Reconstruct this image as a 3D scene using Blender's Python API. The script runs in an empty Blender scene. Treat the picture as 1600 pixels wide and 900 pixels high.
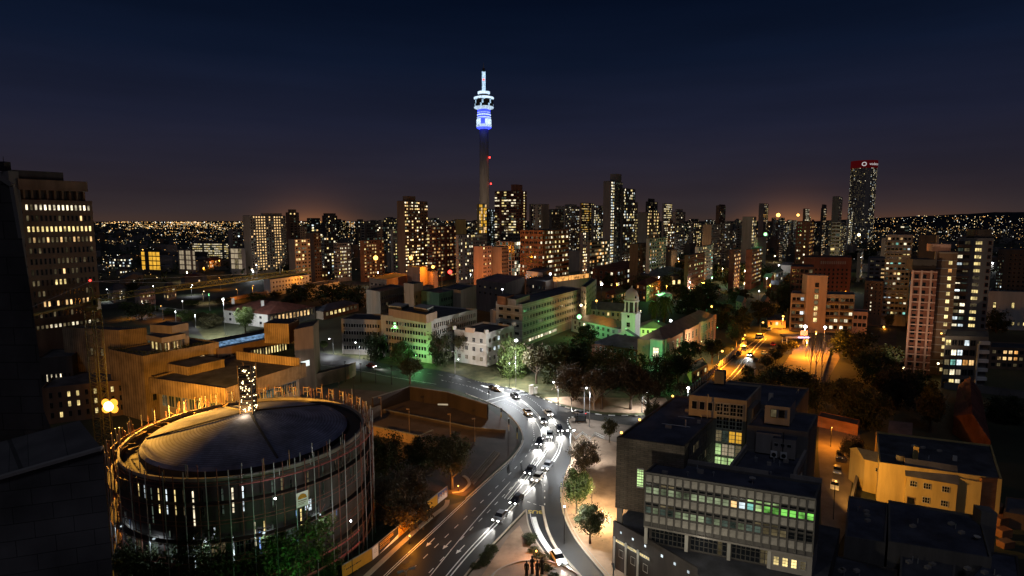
import bpy, bmesh, math, random
from math import sin, cos, atan, tan, pi, radians as R
from mathutils import Vector, Matrix
rnd = random.Random(7)
S = bpy.context.scene
COL = S.collection

# ------------------------------------------------------------------ camera
F = 920.0; TH = atan(108 / 920.0); CT, ST = cos(TH), sin(TH); HC = 60.0
cd = bpy.data.cameras.new('camera'); cam = bpy.data.objects.new('camera', cd); COL.objects.link(cam)
cd.sensor_width = 36; cd.lens = 36 * F / 1600; cd.clip_start = .5; cd.clip_end = 40000
cam.location = (0, 0, HC); cam.rotation_euler = (pi / 2 - TH, 0, 0)
S.camera = cam
# ------------------------------------------------------------------ night sky, soft fill sun, exposure
W = bpy.data.worlds.new('World'); S.world = W; W.use_nodes = True
nt = W.node_tree; nt.nodes.clear()
out = nt.nodes.new('ShaderNodeOutputWorld'); bg = nt.nodes.new('ShaderNodeBackground')
tc = nt.nodes.new('ShaderNodeTexCoord'); sx = nt.nodes.new('ShaderNodeSeparateXYZ')
ramp = nt.nodes.new('ShaderNodeValToRGB'); mp = nt.nodes.new('ShaderNodeMapRange')
nt.links.new(tc.outputs['Generated'], sx.inputs[0]); nt.links.new(sx.outputs['Z'], mp.inputs['Value'])
mp.inputs['From Min'].default_value = -.02; mp.inputs['From Max'].default_value = .40
nt.links.new(mp.outputs[0], ramp.inputs[0])
el = ramp.color_ramp.elements
el[0].position = 0; el[0].color = (.040, .027, .024, 1)
el[1].position = 1; el[1].color = (.0007, .0022, .0075, 1)
for p, c in ((.048, (.038, .026, .024)), (.075, (.031, .0235, .026)), (.15, (.024, .0185, .0245)), (.25, (.0185, .0168, .0285)), (.4, (.0115, .0135, .030)), (.62, (.0045, .0085, .0235)), (.82, (.0018, .0045, .0145))):
    e = el.new(p); e.color = (*c, 1)
# glow of the city lights low over the horizon, stronger in a few bearings
at2 = nt.nodes.new('ShaderNodeMath'); at2.operation = 'ARCTAN2'
nt.links.new(sx.outputs['X'], at2.inputs[0]); nt.links.new(sx.outputs['Y'], at2.inputs[1])
glow = None
for az, wd, amp in ((-.33, .06, .55), (.44, .06, .7), (.13, .12, .12), (.60, .10, .18), (-.6, .15, .05)):
    s1 = nt.nodes.new('ShaderNodeMath'); s1.operation = 'SUBTRACT'; s1.inputs[1].default_value = az
    s2 = nt.nodes.new('ShaderNodeMath'); s2.operation = 'DIVIDE'; s2.inputs[1].default_value = wd
    s3 = nt.nodes.new('ShaderNodeMath'); s3.operation = 'MULTIPLY'
    s4 = nt.nodes.new('ShaderNodeMath'); s4.operation = 'MULTIPLY'; s4.inputs[1].default_value = -1
    s5 = nt.nodes.new('ShaderNodeMath'); s5.operation = 'EXPONENT'
    s6 = nt.nodes.new('ShaderNodeMath'); s6.operation = 'MULTIPLY'; s6.inputs[1].default_value = amp
    nt.links.new(at2.outputs[0], s1.inputs[0]); nt.links.new(s1.outputs[0], s2.inputs[0])
    nt.links.new(s2.outputs[0], s3.inputs[0]); nt.links.new(s2.outputs[0], s3.inputs[1])
    nt.links.new(s3.outputs[0], s4.inputs[0]); nt.links.new(s4.outputs[0], s5.inputs[0]); nt.links.new(s5.outputs[0], s6.inputs[0])
    if glow is None: glow = s6
    else:
        ad = nt.nodes.new('ShaderNodeMath'); ad.operation = 'ADD'
        nt.links.new(glow.outputs[0], ad.inputs[0]); nt.links.new(s6.outputs[0], ad.inputs[1]); glow = ad
ze = nt.nodes.new('ShaderNodeMath'); ze.operation = 'ABSOLUTE'; nt.links.new(sx.outputs['Z'], ze.inputs[0])
zs = nt.nodes.new('ShaderNodeMath'); zs.operation = 'MULTIPLY'; zs.inputs[1].default_value = -60; nt.links.new(ze.outputs[0], zs.inputs[0])
zx = nt.nodes.new('ShaderNodeMath'); zx.operation = 'EXPONENT'; nt.links.new(zs.outputs[0], zx.inputs[0])
gm = nt.nodes.new('ShaderNodeMath'); gm.operation = 'MULTIPLY'; nt.links.new(zx.outputs[0], gm.inputs[0]); nt.links.new(glow.outputs[0], gm.inputs[1])
gc = nt.nodes.new('ShaderNodeVectorMath'); gc.operation = 'SCALE'; gc.inputs[0].default_value = (.30, .105, .03)
nt.links.new(gm.outputs[0], gc.inputs['Scale'])
a1 = nt.nodes.new('ShaderNodeVectorMath'); a1.operation = 'ADD'
cn = nt.nodes.new('ShaderNodeTexNoise'); cn.inputs['Scale'].default_value = 2.2; cn.inputs['Detail'].default_value = 5
cm = nt.nodes.new('ShaderNodeMapping'); cm.inputs['Scale'].default_value = (1, 1, 9); nt.links.new(tc.outputs['Generated'], cm.inputs[0]); nt.links.new(cm.outputs[0], cn.inputs['Vector'])
cr = nt.nodes.new('ShaderNodeMapRange'); cr.inputs['From Min'].default_value = .3; cr.inputs['From Max'].default_value = .7; cr.inputs['To Min'].default_value = .88; cr.inputs['To Max'].default_value = 1.14
nt.links.new(cn.outputs['Fac'], cr.inputs[0]); cs = nt.nodes.new('ShaderNodeVectorMath'); cs.operation = 'SCALE'
nt.links.new(ramp.outputs['Color'], cs.inputs[0]); nt.links.new(cr.outputs[0], cs.inputs['Scale']); nt.links.new(cs.outputs[0], a1.inputs[0]); nt.links.new(gc.outputs[0], a1.inputs[1])
# the last blue light of the sun far below the horizon
sky = nt.nodes.new('ShaderNodeTexSky'); sky.sky_type = 'NISHITA'; sky.sun_disc = False
sky.sun_elevation = R(-7); sky.sun_rotation = R(200)
sk = nt.nodes.new('ShaderNodeVectorMath'); sk.operation = 'SCALE'; sk.inputs['Scale'].default_value = .05
nt.links.new(sky.outputs[0], sk.inputs[0])
a2 = nt.nodes.new('ShaderNodeVectorMath'); a2.operation = 'ADD'
nt.links.new(a1.outputs[0], a2.inputs[0]); nt.links.new(sk.outputs[0], a2.inputs[1])
nt.links.new(a2.outputs[0], bg.inputs['Color']); bg.inputs['Strength'].default_value = 1.0
nt.links.new(bg.outputs[0], out.inputs[0])
fill_sun = bpy.data.lights.new('fill_sun', 'SUN'); fill_sun.energy = .13; fill_sun.angle = R(12); fill_sun.color = (.72, .78, 1)  # weak sun added as soft fill for roofs and fronts
mo = bpy.data.objects.new('fill_sun', fill_sun); COL.objects.link(mo); mo.rotation_euler = (R(38), 0, R(-14)); mo.location = (0, 0, 300)
S.view_settings.view_transform = 'Standard'; S.view_settings.look = 'None'
S.view_settings.exposure = 0; S.view_settings.gamma = 1
cy = S.cycles
cy.use_denoising = True; cy.max_bounces = 4; cy.diffuse_bounces = 2; cy.glossy_bounces = 2
cy.transparent_max_bounces = 6; cy.sample_clamp_indirect = 1.5; cy.sample_clamp_direct = 0
cy.caustics_reflective = False; cy.caustics_refractive = False
try: cy.use_light_tree = True
except Exception: pass

# ------------------------------------------------------------------ pixels of the photograph -> points in the place
def ray(px, py):
    a = (px - 800) / F; b = (py - 450) / F
    return Vector((a, CT - b * ST, -ST - b * CT))
def G(px, py, z=0.0):
    d = ray(px, py); t = (z - HC) / d.z; return Vector((d.x * t, d.y * t, z))
def at(px, py, Y):
    d = ray(px, py); t = Y / d.y; return Vector((d.x * t, Y, HC + d.z * t))
def mpp(p):     # metres per photo pixel at a point
    return (p.y * CT + (HC - p.z) * ST) / F

# ------------------------------------------------------------------ materials
MATS = {}
def nodes(name):
    m = bpy.data.materials.new(name); m.use_nodes = True
    n = m.node_tree.nodes; n.clear()
    o = n.new('ShaderNodeOutputMaterial'); MATS[name] = m
    return m, m.node_tree, n, o
def M(name, col, rough=.85, var=.25, scale=.35, metal=0, spec=.3, bump=0, tint=None, streak=False):
    m, t, n, o = nodes(name)
    b = n.new('ShaderNodeBsdfPrincipled'); t.links.new(b.outputs[0], o.inputs[0])
    b.inputs['Roughness'].default_value = rough; b.inputs['Metallic'].default_value = metal
    b.inputs['Specular IOR Level'].default_value = spec
    co = n.new('ShaderNodeTexCoord'); mpn = n.new('ShaderNodeMapping'); t.links.new(co.outputs['Object'], mpn.inputs[0])
    if streak: mpn.inputs['Scale'].default_value = (1, 1, .15)
    nz = n.new('ShaderNodeTexNoise'); nz.inputs['Scale'].default_value = scale; nz.inputs['Detail'].default_value = 6; nz.inputs['Roughness'].default_value = .65
    t.links.new(mpn.outputs[0], nz.inputs['Vector'])
    rp = n.new('ShaderNodeValToRGB'); e = rp.color_ramp.elements
    e[0].position = .3; e[1].position = .7
    e[0].color = (*[c * (1 - var) for c in col], 1); e[1].color = (*[min(1, c * (1 + var)) for c in (tint or col)], 1)
    t.links.new(nz.outputs['Fac'], rp.inputs[0])
    ob = n.new('ShaderNodeObjectInfo'); hs = n.new('ShaderNodeMapRange')
    hs.inputs['To Min'].default_value = .88; hs.inputs['To Max'].default_value = 1.12
    t.links.new(ob.outputs['Random'], hs.inputs['Value'])
    sc = n.new('ShaderNodeVectorMath'); sc.operation = 'SCALE'
    t.links.new(rp.outputs[0], sc.inputs[0]); t.links.new(hs.outputs[0], sc.inputs['Scale'])
    t.links.new(sc.outputs[0], b.inputs['Base Color'])
    if bump:
        n2 = n.new('ShaderNodeTexNoise'); n2.inputs['Scale'].default_value = scale * 9; n2.inputs['Detail'].default_value = 4
        t.links.new(co.outputs['Object'], n2.inputs['Vector'])
        bp = n.new('ShaderNodeBump'); bp.inputs['Strength'].default_value = bump; bp.inputs['Distance'].default_value = .06
        t.links.new(n2.outputs['Fac'], bp.inputs['Height']); t.links.new(bp.outputs[0], b.inputs['Normal'])
    return m
def BR(name, c1, c2, mort, scale=1.0, bw=.5, rh=.25, rough=.85, ms=.02):
    """brick / panel pattern; the pattern runs along the wall whichever way the wall faces"""
    m, t, n, o = nodes(name)
    b = n.new('ShaderNodeBsdfPrincipled'); t.links.new(b.outputs[0], o.inputs[0]); b.inputs['Roughness'].default_value = rough
    b.inputs['Specular IOR Level'].default_value = .25
    co = n.new('ShaderNodeTexCoord'); sp = n.new('ShaderNodeSeparateXYZ'); t.links.new(co.outputs['Object'], sp.inputs[0])
    a = n.new('ShaderNodeMath'); a.operation = 'MULTIPLY_ADD'; a.inputs[1].default_value = .83
    t.links.new(sp.outputs['Y'], a.inputs[0]); t.links.new(sp.outputs['X'], a.inputs[2])
    cb = n.new('ShaderNodeCombineXYZ'); t.links.new(a.outputs[0], cb.inputs[0]); t.links.new(sp.outputs['Z'], cb.inputs[1])
    br = n.new('ShaderNodeTexBrick'); br.inputs['Scale'].default_value = scale
    br.inputs['Brick Width'].default_value = bw; br.inputs['Row Height'].default_value = rh; br.inputs['Mortar Size'].default_value = ms
    br.inputs['Color1'].default_value = (*c1, 1); br.inputs['Color2'].default_value = (*c2, 1); br.inputs['Mortar'].default_value = (*mort, 1)
    t.links.new(cb.outputs[0], br.inputs['Vector'])
    nz = n.new('ShaderNodeTexNoise'); nz.inputs['Scale'].default_value = .25; nz.inputs['Detail'].default_value = 5
    t.links.new(co.outputs['Object'], nz.inputs['Vector'])
    mr = n.new('ShaderNodeMapRange'); mr.inputs['From Min'].default_value = .3; mr.inputs['From Max'].default_value = .7; mr.inputs['To Min'].default_value = .55; mr.inputs['To Max'].default_value = 1.3
    t.links.new(nz.outputs['Fac'], mr.inputs[0])
    sc = n.new('ShaderNodeVectorMath'); sc.operation = 'SCALE'
    t.links.new(br.outputs['Color'], sc.inputs[0]); t.links.new(mr.outputs[0], sc.inputs['Scale']); t.links.new(sc.outputs[0], b.inputs['Base Color'])
    return m
def EM(name, col, st, var=.85, patch=.5, sample=False, obj=True):
    """glass of a lit room or lamp: light given off, uneven with what stands in the room"""
    m, t, n, o = nodes(name)
    e = n.new('ShaderNodeEmission'); t.links.new(e.outputs[0], o.inputs[0])
    ge = n.new('ShaderNodeNewGeometry'); nz = n.new('ShaderNodeTexNoise'); nz.inputs['Scale'].default_value = patch; nz.inputs['Detail'].default_value = 3
    t.links.new(ge.outputs['Position'], nz.inputs['Vector'])
    mr = n.new('ShaderNodeMapRange'); mr.inputs['From Min'].default_value = .3; mr.inputs['From Max'].default_value = .7
    mr.inputs['To Min'].default_value = st * (1 - var); mr.inputs['To Max'].default_value = st * (1 + var)
    t.links.new(nz.outputs['Fac'], mr.inputs['Value'])
    ob = n.new('ShaderNodeObjectInfo'); m2 = n.new('ShaderNodeMapRange'); m2.inputs['To Min'].default_value = 1 - .6 * var if obj else 1; m2.inputs['To Max'].default_value = 1 + .6 * var if obj else 1
    t.links.new(ob.outputs['Random'], m2.inputs['Value'])
    mu = n.new('ShaderNodeMath'); mu.operation = 'MULTIPLY'; t.links.new(mr.outputs[0], mu.inputs[0]); t.links.new(m2.outputs[0], mu.inputs[1])
    t.links.new(mu.outputs[0], e.inputs['Strength']); e.inputs['Color'].default_value = (*col, 1)
    m.cycles.emission_sampling = 'AUTO' if sample else 'NONE'
    return m
def LEAF(name, c1, c2, c3):
    m, t, n, o = nodes(name)
    b = n.new('ShaderNodeBsdfPrincipled'); b.inputs['Roughness'].default_value = .6; b.inputs['Specular IOR Level'].default_value = .25
    tr = n.new('ShaderNodeBsdfTranslucent'); mx = n.new('ShaderNodeMixShader'); mx.inputs[0].default_value = .25
    t.links.new(b.outputs[0], mx.inputs[1]); t.links.new(tr.outputs[0], mx.inputs[2]); t.links.new(mx.outputs[0], o.inputs[0])
    ge = n.new('ShaderNodeNewGeometry'); nz = n.new('ShaderNodeTexNoise'); nz.inputs['Scale'].default_value = .9; nz.inputs['Detail'].default_value = 4
    t.links.new(ge.outputs['Position'], nz.inputs['Vector'])
    rp = n.new('ShaderNodeValToRGB'); e = rp.color_ramp.elements; e[0].position = .32; e[1].position = .7
    e[0].color = (*c1, 1); e[1].color = (*c3, 1); k = e.new(.5); k.color = (*c2, 1)
    t.links.new(nz.outputs['Fac'], rp.inputs[0]); t.links.new(rp.outputs[0], b.inputs['Base Color']); t.links.new(rp.outputs[0], tr.inputs['Color'])
    return m
M('concrete', (.34, .30, .26), var=.25, scale=.3, bump=.15, streak=True)
M('concrete_dark', (.16, .145, .13), var=.3, scale=.3, bump=.15, streak=True)
M('concrete_pale', (.52, .48, .42), var=.2, scale=.3, streak=True)
M('white_wall', (.70, .68, .62), var=.15, scale=.4, streak=True)
M('beige_wall', (.42, .33, .24), var=.22, scale=.35, streak=True)
M('peach_wall', (.55, .36, .24), var=.2, scale=.35, streak=True)
M('pink_wall', (.55, .34, .27), var=.2, scale=.35, streak=True)
M('yellow_wall', (.50, .36, .14), var=.25, scale=.4, streak=True)
M('dark_wall', (.07, .06, .055), var=.3, scale=.3, streak=True)
M('grey_wall', (.20, .18, .165), var=.28, scale=.3, streak=True)
M('brown_wall', (.20, .125, .08), var=.3, scale=.3, streak=True)
M('redbrown_wall', (.22, .085, .055), var=.3, scale=.3, streak=True)
M('green_paint', (.13, .22, .12), var=.3, scale=.3, streak=True)
BR('orange_brick', (.40, .17, .07), (.33, .13, .055), (.26, .16, .10), 1, .9, .3)
BR('red_brick', (.25, .10, .06), (.20, .08, .05), (.2, .14, .1), 1, .9, .3)
BR('stone_tile', (.21, .165, .125), (.15, .12, .09), (.09, .075, .06), 1, .8, .34, ms=.03)
BR('ribbed_fascia', (.42, .30, .17), (.36, .25, .14), (.12, .08, .045), 1, .62, 40, ms=.05)
M('roof_felt', (.055, .055, .06), var=.5, scale=.22, bump=.3, tint=(.075, .075, .085))
M('roof_felt_blue', (.085, .088, .115), var=.55, scale=.2, bump=.3)
M('roof_metal', (.13, .13, .145), rough=.5, var=.35, scale=.25, metal=.3)
BR('roof_tile_red', (.23, .075, .05), (.18, .06, .04), (.08, .035, .025), 1, .5, .35, ms=.04)
BR('drum_roof_tile', (.27, .28, .38), (.205, .213, .30), (.15, .155, .215), 1, .7, .10, ms=.02)
M('asphalt', (.021, .021, .022), rough=.62, var=.35, scale=.12, spec=.4, bump=.12)
M('asphalt_old', (.048, .044, .04), rough=.75, var=.4, scale=.15, bump=.15)
M('paving', (.20, .155, .12), var=.3, scale=.2, bump=.15)
BR('panel_dark', (.085, .075, .07), (.065, .058, .054), (.03, .028, .026), 1, 3.2, 1.4, ms=.04)
BR('panel_grey', (.17, .155, .145), (.14, .128, .12), (.07, .065, .06), 1, 2.8, 1.2, ms=.03)
M('earth_wall', (.045, .029, .022), var=.3, scale=.3, streak=True)
M('dirt', (.32, .215, .14), var=.45, scale=.16, bump=.4)
M('plaza', (.085, .058, .044), var=.3, scale=.2)
M('kerb', (.42, .36, .28), var=.2)
M('kerb_black', (.03, .03, .03), var=.2)
M('grass', (.055, .075, .025), var=.5, scale=.3, bump=.5, tint=(.09, .08, .035))
M('road_paint_or_streak', (.78, .78, .74), rough=.55, var=.12, scale=1.2)  # white of road paint and of the painted headlight streaks
M('yellow_paint', (.62, .45, .06), rough=.55, var=.15, scale=1.2)
M('ground_mix', (.035, .032, .026), var=.7, scale=.012, tint=(.05, .055, .03))
M('hill_ground', (.022, .021, .024), var=.4, scale=.004)
M('steel', (.30, .30, .31), rough=.4, metal=.7, var=.15)
M('galvanised', (.42, .42, .42), rough=.45, metal=.4, var=.15)
M('black_metal', (.025, .025, .027), rough=.45, metal=.3)
M('rust_tube', (.22, .085, .06), rough=.6, var=.5, scale=1.5, metal=.2)
M('yellow_steel', (.24, .20, .055), rough=.5, var=.3, scale=.6)
M('timber', (.38, .22, .10), var=.35, scale=.8)
M('timber_red', (.40, .10, .10), var=.3, scale=.8)
M('glass_dark', (.012, .014, .018), rough=.12, var=.3, spec=.6)
M('glass_blue', (.05, .08, .11), rough=.1, var=.3, spec=.7)
M('window_frame', (.10, .09, .08), rough=.6)
M('frame_pale', (.45, .42, .38), rough=.6)
M('spandrel', (.40, .36, .31), var=.3, scale=.9, rough=.7)
M('bark', (.085, .06, .042), var=.4, scale=1.5)
M('bark_pale', (.30, .24, .19), var=.3, scale=1.5)
M('car_white', (.72, .72, .72), rough=.25, var=.04, spec=.6)
M('car_dark', (.03, .032, .04), rough=.22, var=.05, spec=.6)
M('car_silver', (.42, .43, .45), rough=.25, metal=.5, var=.05)
M('car_red', (.35, .03, .03), rough=.25, var=.05, spec=.6)
M('rubber', (.02, .02, .02), rough=.9)
M('bronze_dark', (.025, .022, .02), rough=.45, metal=.5)
M('hoarding_orange', (.62, .30, .03), rough=.5, var=.12, scale=.6)
M('hoarding_white', (.75, .72, .68), rough=.5, var=.06)
M('hoarding_black', (.02, .02, .022), rough=.45)
M('hoarding_blue', (.05, .08, .25), rough=.5)
M('hoarding_grey', (.30, .28, .27), rough=.5)
M('skin_print', (.45, .27, .18), rough=.5)
M('logo_orange', (.60, .28, .02), rough=.5)
M('logo_brown', (.18, .08, .02), rough=.5)
LEAF('leaf_green', (.030, .048, .012), (.060, .090, .022), (.11, .14, .035))
LEAF('leaf_dark', (.020, .028, .011), (.040, .050, .018), (.065, .075, .028))
LEAF('leaf_olive', (.035, .034, .014), (.06, .055, .022), (.10, .085, .035))
LEAF('leaf_brown', (.034, .024, .014), (.058, .042, .024), (.09, .066, .038))
# light that rooms, lamps and signs give off
EM('lit_warm', (1, .62, .26), .95); EM('lit_white', (1, .86, .58), 1.2); EM('lit_cool', (.82, .95, 1.0), .85)
EM('lit_yellow', (1, .76, .30), 1.05); EM('lit_orange', (1, .45, .12), .75); EM('lit_greenish', (.62, .92, .36), .5)
EM('lit_green', (.28, .85, .14), .55); EM('lit_dim', (1, .78, .40), .085); EM('lit_dimcool', (.62, .85, .66), .075)
EM('lit_amber', (1, .52, .05), .75, var=.3, patch=.25); EM('lit_beige', (1, .80, .52), .32, var=.3, patch=.25)
EM('lit_teal', (.35, .9, .75), .6); EM('lit_blue', (.30, .5, 1), .5)
EM('lamp_white', (.95, .98, 1.0), 14, var=0, obj=False); EM('lamp_sodium', (1, .50, .10), 5, var=0, obj=False)
EM('lamp_green', (.30, 1, .36), 3.5, var=0, obj=False); EM('lamp_yellow', (1, .8, .4), 8, var=0, obj=False)
EM('lamp_red', (1, .04, .03), 6, var=0, obj=False); EM('lamp_flood', (1, .34, .035), 2.2, var=0, obj=False); EM('lit_office', (.80, .95, .55), .19)
EM('head_lamp', (1, .97, .9), 25, var=0, obj=False); EM('tail_lamp', (1, .03, .02), 5, var=0, obj=False); EM('violet_lamp', (.75, .55, 1), 9, var=0, obj=False)
EM('tower_white', (.62, .80, 1), 1.15, var=.6, patch=.5); EM('tower_blue', (.04, .06, 1), 2.4, var=.4, patch=.25); EM('tower_cyan', (.5, .75, 1), 1.1, var=.5, patch=.5)
EM('sign_red', (.22, .008, .012), .20, var=.1, obj=False); EM('sign_white', (1, .93, .93), .55, var=.1, obj=False); EM('sign_glow', (.9, 1, .95), 1.3, var=.3)
EM('skylight_blue', (.35, .62, 1), .30, var=.8, patch=.9)

# ------------------------------------------------------------------ mesh building
class MB:
    def __init__(s): s.v = []; s.f = []; s.m = []
    def quad(s, a, b, c, d, m=0):
        i = len(s.v); s.v += [tuple(a), tuple(b), tuple(c), tuple(d)]; s.f.append((i, i + 1, i + 2, i + 3)); s.m.append(m)
    def poly(s, pts, m=0):
        i = len(s.v); s.v += [tuple(p) for p in pts]; s.f.append(tuple(range(i, i + len(pts)))); s.m.append(m)
    def prism(s, pts, z0, z1, m=0, top=None, bottom=True):
        n = len(pts); i = len(s.v)
        s.v += [(p[0], p[1], z0) for p in pts] + [(p[0], p[1], z1) for p in pts]
        for k in range(n):
            j = (k + 1) % n; s.f.append((i + k, i + j, i + n + j, i + n + k)); s.m.append(m)
        s.f.append(tuple(i + n + k for k in range(n))); s.m.append(m if top is None else top)
        if bottom: s.f.append(tuple(i + k for k in reversed(range(n)))); s.m.append(m)
    def box(s, c, sz, rz=0.0, m=0):
        hx, hy, hz = sz[0] / 2, sz[1] / 2, sz[2] / 2; ca, sa = cos(rz), sin(rz)
        pts = [(c[0] + x * ca - y * sa, c[1] + x * sa + y * ca) for x, y in ((-hx, -hy), (hx, -hy), (hx, hy), (-hx, hy))]
        s.prism(pts, c[2] - hz, c[2] + hz, m)
    def bar(s, p, q, w, h=None, m=0):
        p, q = Vector(p), Vector(q); d = q - p
        if d.length < 1e-6: return
        h = h or w; d.normalize(); up = Vector((0, 0, 1)) if abs(d.z) < .95 else Vector((0, 1, 0))
        a = d.cross(up).normalized(); b = a.cross(d).normalized(); i = len(s.v)
        for e in (p, q):
            for x, y in ((-1, -1), (1, -1), (1, 1), (-1, 1)): s.v.append(tuple(e + a * x * w / 2 + b * y * h / 2))
        for k in range(4): j = (k + 1) % 4; s.f.append((i + k, i + j, i + 4 + j, i + 4 + k)); s.m.append(m)
        s.f.append((i + 3, i + 2, i + 1, i)); s.f.append((i + 4, i + 5, i + 6, i + 7)); s.m += [m, m]
    def tube(s, pts, rad, n=8, m=0, cap=True):
        pts = [Vector(p) for p in pts]; rad = rad if isinstance(rad, (list, tuple)) else [rad] * len(pts); i = len(s.v)
        for k, p in enumerate(pts):
            d = (pts[min(k + 1, len(pts) - 1)] - pts[max(k - 1, 0)]).normalized()
            up = Vector((0, 0, 1)) if abs(d.z) < .9 else Vector((1, 0, 0))
            a = d.cross(up).normalized(); b = d.cross(a).normalized()
            for q in range(n): t = 2 * pi * q / n; s.v.append(tuple(p + (a * cos(t) + b * sin(t)) * rad[k]))
        for k in range(len(pts) - 1):
            for q in range(n):
                r = (q + 1) % n; s.f.append((i + k * n + q, i + k * n + r, i + (k + 1) * n + r, i + (k + 1) * n + q)); s.m.append(m)
        if cap:
            s.f.append(tuple(i + q for q in reversed(range(n)))); s.m.append(m)
            e = i + (len(pts) - 1) * n; s.f.append(tuple(e + q for q in range(n))); s.m.append(m)
    def lathe(s, c, prof, n=24, m=0, mf=None, cap=True):
        i = len(s.v)
        for r, z in prof:
            for q in range(n): t = 2 * pi * q / n; s.v.append((c[0] + r * cos(t), c[1] + r * sin(t), c[2] + z))
        for k in range(len(prof) - 1):
            for q in range(n):
                r = (q + 1) % n; s.f.append((i + k * n + q, i + k * n + r, i + (k + 1) * n + r, i + (k + 1) * n + q)); s.m.append(mf(k, q) if mf else m)
        if cap and prof[0][0] > .01: s.f.append(tuple(i + q for q in reversed(range(n)))); s.m.append(m)
        if cap and prof[-1][0] > .01:
            e = i + (len(prof) - 1) * n; s.f.append(tuple(e + q for q in range(n))); s.m.append(m)
    def sphere(s, c, r, n=10, m=0, sq=(1, 1, 1)):
        i = len(s.v); k = n // 2
        prof = [(sin(pi * j / k), -cos(pi * j / k)) for j in range(k + 1)]
        for a, z in prof:
            for q in range(n): t = 2 * pi * q / n; s.v.append((c[0] + r * sq[0] * a * cos(t), c[1] + r * sq[1] * a * sin(t), c[2] + r * sq[2] * z))
        for j in range(k):
            for q in range(n):
                w = (q + 1) % n; s.f.append((i + j * n + q, i + j * n + w, i + (j + 1) * n + w, i + (j + 1) * n + q)); s.m.append(m)
    def grid(s, P0, P1, z0, z1, us, vs, pick):
        """a wall as one connected sheet; us, vs are the cut positions 0..1; pick(i, j) gives each cell's material"""
        i = len(s.v); nu, nv = len(us), len(vs)
        for b in vs:
            for a in us: s.v.append((P0[0] + (P1[0] - P0[0]) * a, P0[1] + (P1[1] - P0[1]) * a, z0 + (z1 - z0) * b))
        for b in range(nv - 1):
            for a in range(nu - 1):
                k = i + b * nu + a; s.f.append((k, k + 1, k + nu + 1, k + nu)); s.m.append(pick(a, b))
    def mesh(s, name, mats, off=(0, 0, 0), smooth=False, weld=False):
        me = bpy.data.meshes.new(name); ox, oy, oz = off
        me.from_pydata([(x - ox, y - oy, z - oz) for x, y, z in s.v], [], s.f)
        for m in (mats if isinstance(mats, (list, tuple)) else [mats]): me.materials.append(MATS[m] if isinstance(m, str) else m)
        me.polygons.foreach_set('material_index', s.m)
        if weld:
            bm = bmesh.new(); bm.from_mesh(me); bmesh.ops.remove_doubles(bm, verts=bm.verts, dist=1e-4); bm.to_mesh(me); bm.free()
        if smooth: me.polygons.foreach_set('use_smooth', [True] * len(me.polygons))
        me.update(); return me
    def build(s, name, mats, parent=None, smooth=False, weld=False, **tags):
        off = wloc(parent) if parent else Vector((0, 0, 0))
        if not parent and s.v:
            xs = [v[0] for v in s.v]; ys = [v[1] for v in s.v]; off = Vector(((min(xs) + max(xs)) / 2, (min(ys) + max(ys)) / 2, min(v[2] for v in s.v)))
        o = bpy.data.objects.new(name, s.mesh(name, mats, off, smooth, weld)); COL.objects.link(o)
        if parent: o.parent = parent
        else: o.location = off
        for k, v in tags.items():
            if v is not None: o[k] = v
        return o
def wloc(o):
    v = Vector((0, 0, 0))
    while o is not None: v += o.location; o = o.parent
    return v
def thing(name, label, cat, loc, group=None):
    o = bpy.data.objects.new(name, None); COL.objects.link(o); o.location = loc; o.empty_display_size = .5
    o['label'] = label; o['category'] = cat
    if group: o['group'] = group
    return o
def link(name, me, parent=None, loc=(0, 0, 0), rz=0.0, sc=(1, 1, 1)):
    o = bpy.data.objects.new(name, me); COL.objects.link(o)
    o.location = loc; o.rotation_euler = (0, 0, rz); o.scale = sc
    if parent: o.parent = parent
    return o
def copy_tree(o, parent=None):
    c = o.copy(); COL.objects.link(c); c.parent = parent
    for ch in list(o.children): copy_tree(ch, c)
    return c
def structure(mb, name, mats, **k): return mb.build(name, mats, kind='structure', **k)
def lamp(parent, loc, power, col, rad=.25, name='lamp_light', spot=False):
    l = bpy.data.lights.new(name, 'SPOT' if spot else 'POINT')
    if spot: l.spot_size = R(150); l.spot_blend = .7
    l.energy = power; l.color = col; l.shadow_soft_size = rad
    o = bpy.data.objects.new(name, l); COL.objects.link(o)
    o.location = Vector(loc) - (wloc(parent) if parent else Vector((0, 0, 0)))
    if parent: o.parent = parent
    return o
def text_mesh(txt, size, depth=.02, bold=0):
    cu = bpy.data.curves.new('lettering', 'FONT'); cu.body = txt; cu.size = size; cu.extrude = depth; cu.align_x = 'CENTER'; cu.align_y = 'CENTER'; cu.offset = bold; cu.resolution_u = 3
    o = bpy.data.objects.new('lettering', cu); COL.objects.link(o); bpy.context.view_layer.update()
    me = bpy.data.meshes.new_from_object(o.evaluated_get(bpy.context.evaluated_depsgraph_get()))
    bpy.data.objects.remove(o); return me
SOD = (1, .32, .02); WHT = (.93, .97, 1.0); GRN = (.22, 1, .30); WRM = (1, .72, .38)

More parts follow.
